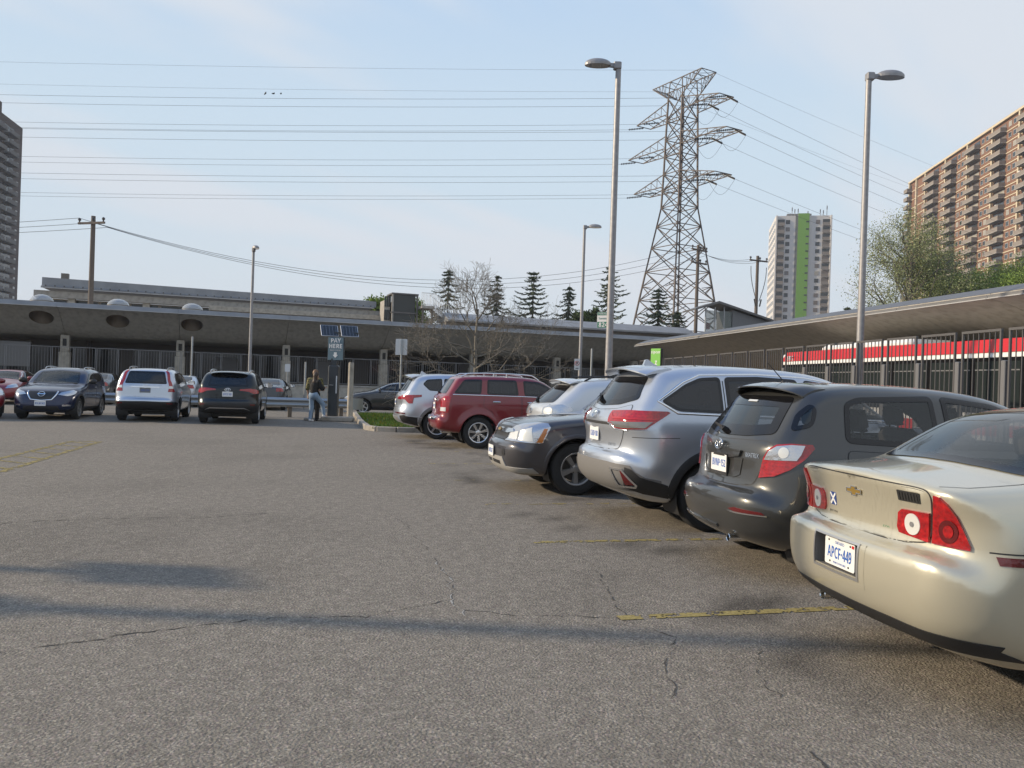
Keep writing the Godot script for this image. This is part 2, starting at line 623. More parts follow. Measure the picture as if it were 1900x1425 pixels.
# A vehicle body: its side outline swept across the width, narrowed by a plan and a section curve.
# x runs forward from the rear bumper, y up from the ground, +z is the vehicle's right-hand side.
func car_field(s: Dictionary) -> Field:
	var L: float = s.L
	var c: float = s.cell
	var F := Field.new()
	F.setup(Vector3(-0.15, 0.1, 0), Vector3(L + 0.15, s.H + 0.12, s.W + 0.12), c, true)
	var poly := chaikin(vec2s(s.prof), 2)
	var nx := F.nx
	var ny := F.ny
	# signed distance to the outline, near it
	var sd := PackedFloat32Array()
	sd.resize(nx * ny)
	sd.fill(0.35)
	for k in poly.size():
		var a := poly[k]
		var b := poly[(k + 1) % poly.size()]
		var ab := b - a
		var l2 := ab.length_squared()
		if l2 < 1e-9: continue
		var i0 := maxi(0, int((minf(a.x, b.x) - 0.35 - F.o.x) / c))
		var i1 := mini(nx - 1, int((maxf(a.x, b.x) + 0.35 - F.o.x) / c))
		var j0 := maxi(0, int((minf(a.y, b.y) - 0.35 - F.o.y) / c))
		var j1 := mini(ny - 1, int((maxf(a.y, b.y) + 0.35 - F.o.y) / c))
		for i in range(i0, i1 + 1):
			for j in range(j0, j1 + 1):
				var p := Vector2(F.o.x + i * c, F.o.y + j * c) - a
				var t := clampf(p.dot(ab) / l2, 0.0, 1.0)
				var d := (p - ab * t).length()
				if d < sd[i * ny + j]: sd[i * ny + j] = d
	for j in ny:
		var y := F.o.y + j * c
		var xs := []
		for k in poly.size():
			var a := poly[k]
			var b := poly[(k + 1) % poly.size()]
			if (a.y > y) != (b.y > y): xs.append(a.x + (b.x - a.x) * (y - a.y) / (b.y - a.y))
		xs.sort()
		for q in range(0, xs.size() - 1, 2):
			for i in range(maxi(0, int(ceil((xs[q] - F.o.x) / c))), mini(nx - 1, int((xs[q + 1] - F.o.x) / c)) + 1):
				sd[i * ny + j] = -sd[i * ny + j]
	# half width
	var hw := PackedFloat32Array()
	hw.resize(nx * ny)
	var kk := PackedFloat32Array()
	kk.resize(nx * ny)
	var sec := PackedFloat32Array()
	for j in ny: sec.append(curve(s.sec, F.o.y + j * c))
	var ra: float = s.arch
	var wheels := [s.xr, s.xf]
	for i in nx:
		var x := F.o.x + i * c
		var pl := curve(s.plan, x)
		var e := maxf(smoothstep(0.9, 0.15, x), smoothstep(L - 0.9, L - 0.15, x))
		for j in ny:
			var y := F.o.y + j * c
			var w: float = s.W * 0.5 * sec[j] * pl
			for xw in wheels:
				var d := Vector2(x - xw, y - s.r).length() - ra
				if d > -0.06: w += s.flare * exp(-pow(maxf(d - 0.02, 0.0) / 0.09, 2.0))
			hw[i * ny + j] = w
			kk[i * ny + j] = lerpf(s.k_top, s.k_end, e * smoothstep(s.belt + 0.12, s.belt - 0.1, y))
	var br: float = s.bow_r
	var bf: float = s.bow_f
	var cr: float = s.crown
	var iw: float = 2.0 / s.W
	var nz := F.nz
	var f := F.f
	for i in nx:
		var x := F.o.x + i * c
		var mixr := 1.0 - smoothstep(0.15 * L, 0.75 * L, x)
		for j in ny:
			var ij := i * ny + j
			var w := hw[ij]
			var k_ := kk[ij]
			var y := F.o.y + j * c
			var dw := 1e9
			for xw in wheels: dw = minf(dw, Vector2(x - xw, y - s.r).length() - ra)
			var b := ij * nz
			var crj := cr * smoothstep(s.belt - 0.25, s.belt + 0.2, y)
			for k in nz:
				var z := (k - 0.5) * c
				var q := z * iw
				q = q * q
				var gx := i - (br * mixr - bf * (1.0 - mixr)) * q / c
				var gy := j + crj * q / c
				var gi := clampi(int(floor(gx)), 0, nx - 2)
				var gj := clampi(int(floor(gy)), 0, ny - 2)
				var tx := clampf(gx - gi, 0.0, 1.0)
				var ty := clampf(gy - gj, 0.0, 1.0)
				var m := gi * ny + gj
				var p0 := sd[m] + (sd[m + 1] - sd[m]) * ty
				var p1 := sd[m + ny] + (sd[m + ny + 1] - sd[m + ny]) * ty
				var a := p0 + (p1 - p0) * tx
				var sdz := absf(z) - w
				var h := maxf(k_ - absf(a - sdz), 0.0) / k_
				var d := maxf(a, sdz) + h * h * k_ * 0.25
				if dw < 0.1: d = maxf(d, -maxf(dw, s.well - absf(z)))
				f[b + k] = d
	F.f = f
	return F

# ---------- vehicles ----------
var F: Field
var CL := 4.5
var CH := 1.5
var CW := 1.8
var cuts := []
var made := {}

func ray_of(mode: String, u: float, v: float) -> Array:
	match mode:
		"side": return [Vector3(u, v, CW * 0.5 + 0.1), Vector3(0, 0, -1)]
		"rear": return [Vector3(-0.14, v, u), Vector3(1, 0, 0)]
		"front": return [Vector3(CL + 0.14, v, u), Vector3(-1, 0, 0)]
		"top": return [Vector3(u, CH + 0.08, v), Vector3(0, -1, 0)]
		"rcyl":
			var out := Vector3(-cos(u), 0, sin(u))
			return [Vector3(1.0, v, 0) + out * 1.5, -out]
	var out2 := Vector3(cos(u), 0, sin(u))
	return [Vector3(CL - 1.0, v, 0) + out2 * 1.5, -out2]

func on_body(mode: String, u: float, v: float):
	var r := ray_of(mode, u, v)
	return F.hit(r[0], r[1], 3.2)

func uv_of(mode: String, q) -> Vector2:
	# q is [0, z, y] for a point seen from the end or [1, x, y] for one seen from the side
	if q is Vector2: return q
	if mode != "rcyl" and mode != "fcyl": return Vector2(q[1], q[2])
	var p = on_body(("rear" if mode == "rcyl" else "front") if q[0] == 0 else "side", q[1], q[2])
	if p == null: p = Vector3(1.0 - 0.9, q[2], q[1]) if q[0] == 0 else Vector3(q[1], q[2], CW * 0.48)
	return Vector2(atan2(p.z, 1.0 - p.x) if mode == "rcyl" else atan2(p.z, p.x - (CL - 1.0)), q[2])

func outline(mode: String, pts: Array, smooth := 0) -> PackedVector2Array:
	var p := PackedVector2Array()
	if pts.size() > 0 and (pts[0] is float or pts[0] is int): p = vec2s(pts)
	else:
		for q in pts: p.append(uv_of(mode, q))
	if smooth > 0: p = soften(p, 0.05 * smooth)
	return p

func soften(p: PackedVector2Array, r: float) -> PackedVector2Array:
	# corners rounded with about the given radius
	var q := PackedVector2Array()
	var n := p.size()
	for k in n:
		var a := p[(k + n - 1) % n]
		var b := p[k]
		var c := p[(k + 1) % n]
		var d0 := minf(r, a.distance_to(b) * 0.45)
		var d1 := minf(r, c.distance_to(b) * 0.45)
		var s := b + (a - b).normalized() * d0
		var e := b + (c - b).normalized() * d1
		if absf((b - a).normalized().cross((c - b).normalized())) < 0.08:
			q.append(b)
			continue
		for j in 5:
			var t := j / 4.0
			q.append(s * (1 - t) * (1 - t) + b * 2.0 * t * (1 - t) + e * t * t)
	return q

func dense(p: PackedVector2Array, sp: float) -> PackedVector2Array:
	var q := PackedVector2Array()
	for k in p.size():
		var a := p[k]
		var b := p[(k + 1) % p.size()]
		var m := maxi(1, int(ceil(a.distance_to(b) / sp)))
		for j in m: q.append(a.lerp(b, float(j) / m))
	return q

func patch_mesh(mode: String, poly: PackedVector2Array, off: float, sp: float, skirt := 0.0, hole := PackedVector2Array()) -> MB:
	var mb := MB.new()
	if poly.size() < 3: return mb
	var edge := dense(poly, sp)
	var pts := edge.duplicate()
	var ne := edge.size()
	if hole.size() > 2: pts.append_array(dense(hole, sp))
	var lo := poly[0]
	var hi := poly[0]
	for q in poly:
		lo = lo.min(q)
		hi = hi.max(q)
	var nu := int((hi.x - lo.x) / sp) + 1
	var nv := int((hi.y - lo.y) / sp) + 1
	for i in nu:
		for j in nv:
			var q := lo + Vector2((i + 0.5 * (j % 2) + 0.21) * sp, (j + 0.37) * sp)
			if not Geometry2D.is_point_in_polygon(q, poly): continue
			if hole.size() > 2 and Geometry2D.is_point_in_polygon(q, hole): continue
			var near := false
			for e in pts.size():
				if pts[e].distance_squared_to(q) < sp * sp * 0.3:
					near = true
					break
			if not near: pts.append(q)
	var tr := Geometry2D.triangulate_delaunay(pts)
	var ok := PackedByteArray()
	var low := PackedVector3Array()
	for q in pts:
		var h = on_body(mode, q.x, q.y)
		if h == null:
			ok.append(0)
			mb.v.append(Vector3.ZERO)
			mb.n.append(Vector3.UP)
			low.append(Vector3.ZERO)
		else:
			var nn := F.grad(h).normalized()
			ok.append(1)
			mb.v.append(h + nn * off)
			mb.n.append(nn)
			low.append(h - nn * skirt)
	for k in range(0, tr.size(), 3):
		var a := tr[k]
		var b := tr[k + 1]
		var c := tr[k + 2]
		if ok[a] + ok[b] + ok[c] < 3: continue
		var m := (pts[a] + pts[b] + pts[c]) / 3.0
		if not Geometry2D.is_point_in_polygon(m, poly): continue
		if hole.size() > 2 and Geometry2D.is_point_in_polygon(m, hole): continue
		if (mb.v[c] - mb.v[a]).cross(mb.v[b] - mb.v[a]).dot(mb.n[a] + mb.n[b] + mb.n[c]) < 0.0:
			mb.ix.append(a); mb.ix.append(c); mb.ix.append(b)
		else:
			mb.ix.append(a); mb.ix.append(b); mb.ix.append(c)
	if skirt > 0.0:
		for k in ne:
			var j := (k + 1) % ne
			if ok[k] + ok[j] < 2: continue
			var mid := (edge[k] + edge[j]) * 0.5
			var e := edge[j] - edge[k]
			var nn2 := Vector2(e.y, -e.x).normalized() * 0.002
			if Geometry2D.is_point_in_polygon(mid + nn2, poly): nn2 = -nn2
			var w = mb.v[k] + (mb.v[j] - mb.v[k]) * 0.5
			# the outward side in space, from the neighbouring inner point
			var ins := Vector3.ZERO
			var q2 := mid - nn2 * 6.0
			var h2 = on_body(mode, q2.x, q2.y)
			if h2 != null: ins = w - h2
			mb.quad(mb.v[k], mb.v[j], low[j], low[k], ins)
	return mb

func flipped(a: MB) -> MB:
	var b := MB.new()
	for q in a.v: b.v.append(Vector3(q.x, q.y, -q.z))
	for q in a.n: b.n.append(Vector3(q.x, q.y, -q.z))
	for k in range(0, a.ix.size(), 3):
		b.ix.append(a.ix[k]); b.ix.append(a.ix[k + 2]); b.ix.append(a.ix[k + 1])
	return b

func patch(root: Node3D, called: String, mode: String, pts: Array, m: String, off := 0.004, o := {}):
	var poly := outline(mode, pts, o.get("smooth", 0))
	var hole := PackedVector2Array()
	if o.has("hole"): hole = outline(mode, o.hole, o.get("smooth", 0))
	elif o.has("ring"):
		var r := Geometry2D.offset_polygon(poly, -o.ring)
		if r.size() > 0: hole = r[0]
	var mb := patch_mesh(mode, poly, off, o.get("sp", 0.035), o.get("skirt", 0.0), hole)
	if mb.ix.size() == 0:
		print("empty patch ", called, " ", mode)
		return
	var sub: String = o.get("sub", "")
	var list := []
	list.append(put(called, mb, M[m], made[sub][0] if sub != "" else root))
	if o.get("mirror", mode != "rear" and mode != "front" and mode != "top"):
		list.append(put(called, flipped(mb), M[m], (made[sub][-1]) if sub != "" else root))
	made[called] = list

func ribbon(root: Node3D, called: String, mode: String, pts: Array, width: float, m: String, off := 0.0015, o := {}):
	var p := outline(mode, pts)
	var line := PackedVector2Array()
	for k in p.size() - 1:
		var s := maxi(1, int(p[k].distance_to(p[k + 1]) / 0.03))
		for j in s: line.append(p[k].lerp(p[k + 1], float(j) / s))
	line.append(p[-1])
	var hs := []
	for q in line:
		var h = on_body(mode, q.x, q.y)
		if h != null: hs.append(h)
	if hs.size() < 2: return
	var mb := MB.new()
	for k in hs.size():
		var t: Vector3 = hs[mini(k + 1, hs.size() - 1)] - hs[maxi(k - 1, 0)]
		var nn := F.grad(hs[k]).normalized()
		var side := nn.cross(t).normalized() * width * 0.5
		mb.v.append(hs[k] + nn * off + side); mb.n.append(nn)
		mb.v.append(hs[k] + nn * off - side); mb.n.append(nn)
		if off > 0.004:
			mb.v[-1] -= nn * off * 0.6
			mb.v[-2] -= nn * off * 0.6
	if off > 0.004:
		# rounded trim: a raised middle line
		var mb2 := MB.new()
		for k in hs.size():
			var nn: Vector3 = mb.n[k * 2]
			var a: Vector3 = mb.v[k * 2]
			var b: Vector3 = mb.v[k * 2 + 1]
			var sd := (a - b).normalized()
			mb2.v.append(a - nn * off); mb2.n.append(sd)
			mb2.v.append(a); mb2.n.append((nn + sd).normalized())
			mb2.v.append((a + b) * 0.5 + nn * off * 0.6); mb2.n.append(nn)
			mb2.v.append(b); mb2.n.append((nn - sd).normalized())
			mb2.v.append(b - nn * off); mb2.n.append(-sd)
		for k in hs.size() - 1:
			for j in 4:
				var a := k * 5 + j
				for q in [a, a + 5, a + 1, a + 1, a + 5, a + 6]: mb2.ix.append(q)
		mb = mb2
	else:
		for k in hs.size() - 1:
			var a := k * 2
			for q in [a, a + 2, a + 1, a + 1, a + 2, a + 3]: mb.ix.append(q)
	for k in range(0, mb.ix.size(), 3):
		if (mb.v[mb.ix[k + 2]] - mb.v[mb.ix[k]]).cross(mb.v[mb.ix[k + 1]] - mb.v[mb.ix[k]]).dot(mb.n[mb.ix[k]]) < 0.0:
			var t := mb.ix[k + 1]
			mb.ix[k + 1] = mb.ix[k + 2]
			mb.ix[k + 2] = t
	var sub: String = o.get("sub", "")
	put(called, mb, M[m], made[sub][0] if sub != "" else root)
	if o.get("mirror", mode != "rear" and mode != "front" and mode != "top"): put(called, flipped(mb), M[m], made[sub][-1] if sub != "" else root)

func surf(mode: String, u: float, v: float, lift := 0.0, upright := true) -> Transform3D:
	var p = on_body(mode, u, v)
	if p == null: p = Vector3(0, v, u)
	var z := F.grad(p).normalized()
	var up := Vector3.UP
	if not upright or absf(z.y) > 0.9: up = Vector3(1, 0, 0)
	var x := up.cross(z).normalized()
	return Transform3D(Basis(x, z.cross(x), z), p + z * lift)

func plate(root: Node3D, mode: String, u: float, v: float, txt: String, lift := 0.012, o := {}):
	var xf := surf(mode, u, v, lift)
	if o.get("upright", true):
		# plates hang upright even where the panel leans
		var z := Vector3(xf.basis.z.x, 0, xf.basis.z.z).normalized()
		var x := Vector3.UP.cross(z)
		xf = Transform3D(Basis(x, Vector3.UP, z), xf.origin + z * o.get("out", 0.01))
	var mb := MB.new()
	mb.extrude(rounded(0.305, 0.152, 0.012), 0.004, Transform3D(Basis.IDENTITY, Vector3(0, 0, -0.002)))
	var pl := put("licence_plate", mb, M[o.get("mat", "plate_white")], root)
	pl.transform = xf
	if o.has("frame"):
		mb = MB.new()
		var out := vec2s([-0.165, -0.105, 0.165, -0.105, 0.165, 0.085, -0.165, 0.085])
		mb.extrude(out, 0.006, Transform3D(Basis.IDENTITY, Vector3(0, 0, -0.012)))
		mb.box(Vector3(0, -0.091, 0.001), Vector3(0.33, 0.028, 0.01))
		mb.box(Vector3(0, 0.079, 0.001), Vector3(0.33, 0.012, 0.01))
		for s in [-1, 1]: mb.box(Vector3(s * 0.159, 0, 0.001), Vector3(0.012, 0.16, 0.01))
		var fr := put("plate_frame", mb, M.black_plastic, pl)
		lettering(o.frame, 0.02, M.chrome, fr, Transform3D(Basis.IDENTITY, Vector3(0, -0.091, 0.007)), "lettering", 0.001)
	if o.get("text", true):
		lettering(txt, 0.064, M.plate_blue, pl, Transform3D(Basis.IDENTITY, Vector3(0, -0.004, 0.0025)), "lettering", 0.0015, o.get("squeeze", 0.64), true)
		if o.get("small", false):
			lettering("ONTARIO", 0.016, M.plate_blue, pl, Transform3D(Basis.IDENTITY, Vector3(0, 0.054, 0.0025)), "lettering", 0.001)
			lettering("YOURS TO DISCOVER", 0.01, M.plate_blue, pl, Transform3D(Basis.IDENTITY, Vector3(0, -0.058, 0.0025)), "lettering", 0.001)
			mb = MB.new()
			for q in [[-0.11, 0.06], [0.11, 0.06], [-0.095, -0.057], [0.095, -0.057]]:
				mb.tube(Vector3(q[0], q[1], 0.001), Vector3(q[0], q[1], 0.006), 0.006, 0.005, 8)
			stuff(put("bolts", mb, M.dark_metal, pl))
			mb = MB.new()
			mb.extrude(rounded(0.022, 0.016, 0.002), 0.001, Transform3D(Basis.IDENTITY, Vector3(0.135, 0.06, 0.003)))
			put("sticker", mb, M.red_print, pl)
	elif o.has("bars"):
		lettering(txt, 0.068, M.plate_blue, pl, Transform3D(Basis.IDENTITY, Vector3(0, -0.004, 0.0025)))

func ring_mesh(rx: float, ry: float, t: float, at: Vector3, mb: MB, seg := 24, turn := 0.0):
	for k in seg:
		var a0 := TAU * k / seg
		var a1 := TAU * (k + 1) / seg
		var b := Basis(Vector3(0, 0, 1), turn)
		mb.tube(at + b * Vector3(cos(a0) * rx, sin(a0) * ry, 0), at + b * Vector3(cos(a1) * rx, sin(a1) * ry, 0), t, t, 6, false)

func emblem(root: Node3D, kind: String, xf: Transform3D, size: float):
	var mb := MB.new()
	var m: Material = M.chrome
	match kind:
		"three_ovals":
			ring_mesh(size, size * 0.68, size * 0.085, Vector3.ZERO, mb)
			ring_mesh(size * 0.34, size * 0.62, size * 0.075, Vector3.ZERO, mb)
			ring_mesh(size * 0.68, size * 0.26, size * 0.075, Vector3(0, size * 0.3, 0), mb)
		"bowtie":
			var s := size
			var p := vec2s([-s, -0.16 * s, -0.92 * s, 0.16 * s, -0.32 * s, 0.16 * s, -0.24 * s, 0.36 * s, 0.36 * s, 0.36 * s, 0.28 * s, 0.16 * s, s, 0.16 * s, 0.92 * s, -0.16 * s, 0.28 * s, -0.16 * s, 0.2 * s, -0.36 * s, -0.4 * s, -0.36 * s, -0.32 * s, -0.16 * s])
			mb.extrude(p, 0.006)
			var gold := put("emblem", mb, M.gold, root)
			gold.transform = xf * Transform3D(Basis.IDENTITY, Vector3(0, 0, 0.001))
			mb = MB.new()
			for k in p.size(): mb.tube(Vector3(p[k].x, p[k].y, 0.006), Vector3(p[(k + 1) % p.size()].x, p[(k + 1) % p.size()].y, 0.006), 0.003, 0.003, 5)
			put("emblem_edge", mb, M.chrome, gold)
			return
		"ring_bar":
			ring_mesh(size, size, size * 0.12, Vector3.ZERO, mb)
			mb.box(Vector3.ZERO, Vector3(size * 2.5, size * 0.42, size * 0.2))
		"letter_h":
			for s in [-1, 1]:
				mb.bar(Vector3(s * size * 0.62, -size * 0.7, 0), Vector3(s * size * 0.75, size * 0.7, 0), size * 0.25, size * 0.2, Vector3(0, 0, 1))
			mb.box(Vector3.ZERO, Vector3(size * 1.3, size * 0.25, size * 0.2))
			for k in 4:
				var q := [[-1, -1], [1, -1], [1, 1], [-1, 1]]
				mb.bar(Vector3(q[k][0] * size * (1.0 if q[k][1] < 0 else 1.2), q[k][1] * size, 0), Vector3(q[(k + 1) % 4][0] * size * (1.0 if q[(k + 1) % 4][1] < 0 else 1.2), q[(k + 1) % 4][1] * size, 0), size * 0.14, size * 0.2, Vector3(0, 0, 1))
		_:
			ring_mesh(size, size * 0.6, size * 0.1, Vector3.ZERO, mb)
			mb.bar(Vector3(-size * 0.3, -size * 0.5, 0), Vector3(size * 0.3, size * 0.5, 0), size * 0.2, size * 0.1, Vector3(0, 0, 1))
	var o := put("emblem", mb, m, root)
	o.transform = xf * Transform3D(Basis.IDENTITY, Vector3(0, 0, size * 0.1))

func wheel(root: Node3D, x: float, side: int, s: Dictionary):
	var r: float = s.r
	var tw: float = s.get("tw", 0.22)
	var zc: float = s.W * 0.5 - tw * 0.5 - s.get("inset", 0.035)
	var w := Node3D.new()
	w.name = numbered(root, "wheel")
	root.add_child(w)
	w.position = Vector3(x, r, zc * side)
	w.rotation.y = 0.0 if side > 0 else PI
	w.rotation.z = s.get("spin", 0.3) * side
	var xf := Transform3D(Basis(Vector3(1, 0, 0), Vector3(0, 0, 1), Vector3(0, -1, 0)), Vector3.ZERO)
	var rr: float = r * s.get("rim", 0.68)
	var h := tw * 0.5
	var mb := MB.new()
	var pr := [Vector2(rr - 0.012, -h * 0.8), Vector2(rr, -h * 0.92), Vector2(rr + (r - rr) * 0.45, -h), Vector2(r - 0.035, -h * 0.96), Vector2(r - 0.012, -h * 0.82), Vector2(r - 0.002, -h * 0.6)]
	for g in 4:
		var z0: float = lerpf(-h * 0.6, h * 0.6, (g + 0.44) / 4.0)
		var z1: float = lerpf(-h * 0.6, h * 0.6, (g + 0.56) / 4.0)
		pr.append_array([Vector2(r, z0), Vector2(r - 0.008, z0 + 0.001), Vector2(r - 0.008, z1 - 0.001), Vector2(r, z1)])
	pr.append_array([Vector2(r - 0.002, h * 0.6), Vector2(r - 0.012, h * 0.82), Vector2(r - 0.035, h * 0.96), Vector2(rr + (r - rr) * 0.45, h), Vector2(rr, h * 0.92), Vector2(rr - 0.012, h * 0.8)])
	mb.lathe(pr, 40, xf)
	put("tyre", mb, M.tyre, w)
	mb = MB.new()
	# barrel and lip
	mb.lathe([Vector2(rr - 0.012, h * 0.8), Vector2(rr + 0.002, h * 0.93), Vector2(rr - 0.006, h * 0.95), Vector2(rr - 0.022, h * 0.86), Vector2(rr - 0.03, h * 0.3), Vector2(rr - 0.04, -h * 0.8)], 40, xf)
	var n: int = s.get("spokes", 5)
	var sw: float = s.get("spoke_w", 0.07)
	var zf: float = h * 0.72
	for k in n:
		var an := TAU * k / n
		for d in ([0.0] if not s.get("pair", false) else [-0.13, 0.13]):
			var di := Vector3(cos(an + d), sin(an + d), 0)
			var ti := Vector3(-di.y, di.x, 0)
			var p0 := di * 0.045
			var p1 := di * (rr - 0.02)
			var w0: float = sw * s.get("root_w", 0.62) * 0.5
			var w1: float = sw * s.get("tip_w", 1.0) * 0.5
			mb.hexa([p0 - ti * w0 + Vector3(0, 0, zf - 0.045), p1 - ti * w1 + Vector3(0, 0, zf - 0.045), p1 + ti * w1 + Vector3(0, 0, zf - 0.045), p0 + ti * w0 + Vector3(0, 0, zf - 0.045),
				p0 - ti * w0 * 0.8 + Vector3(0, 0, zf - 0.012), p1 - ti * w1 * 0.75 + Vector3(0, 0, zf), p1 + ti * w1 * 0.75 + Vector3(0, 0, zf), p0 + ti * w0 * 0.8 + Vector3(0, 0, zf - 0.012)])
	mb.lathe([Vector2(0.075, zf - 0.06), Vector2(0.07, zf - 0.015), Vector2(0.035, zf - 0.004), Vector2(0.0, zf)], 20, xf)
	put("rim", mb, M[s.get("rim_mat", "alloy")], w)
	mb = MB.new()
	for k in 5:
		var an := TAU * (k + 0.5) / 5
		mb.tube(Vector3(cos(an) * 0.057, sin(an) * 0.057, zf - 0.06), Vector3(cos(an) * 0.057, sin(an) * 0.057, zf - 0.006), 0.011, 0.009, 8)
	stuff(put("lug_nuts", mb, M.dark_metal, w))
	mb = MB.new()
	mb.lathe([Vector2(rr - 0.05, -0.02), Vector2(rr - 0.05, 0.0), Vector2(0.05, 0.005)], 28, xf)
	put("brake_disc", mb, M.dark_metal, w)

func seat(root: Node3D, x: float, z: float, y: float, wd: float, top: float):
	var mb := MB.new()
	var lean := Basis(Vector3(0, 0, 1), 0.22)
	mb.cbox(Vector3(x, (y + top) * 0.5, z), Vector3(0.14, top - y, wd), 0.05, lean)
	var st := put("seat", mb, M.cloth_grey, root)
	var hx := x - 0.22 * (top - y) * 0.5 - 0.04
	for s in ([0.0] if wd < 0.8 else [-0.36, 0.36]):
		mb = MB.new()
		mb.cbox(Vector3(hx, top + 0.12, z + s), Vector3(0.09, 0.19, 0.26), 0.04, lean)
		for q in [-1, 1]: mb.tube(Vector3(hx + 0.02, top - 0.03, z + s + q * 0.06), Vector3(hx, top + 0.05, z + s + q * 0.06), 0.008, 0.008, 6)
		put("headrest", mb, M.cloth_grey, st)

func inside_cuts(p: Vector3, nn: Vector3) -> bool:
	for c in cuts:
		match c[0]:
			"side":
				if absf(nn.z) > 0.25 and Geometry2D.is_point_in_polygon(Vector2(p.x, p.y), c[1]): return true
			"rear":
				if nn.x < -0.12 and Geometry2D.is_point_in_polygon(Vector2(p.z, p.y), c[1]): return true
			"front":
				if nn.x > 0.12 and Geometry2D.is_point_in_polygon(Vector2(p.z, p.y), c[1]): return true
			"top":
				if nn.y > 0.2 and Geometry2D.is_point_in_polygon(Vector2(p.x, p.z), c[1]): return true
	return false

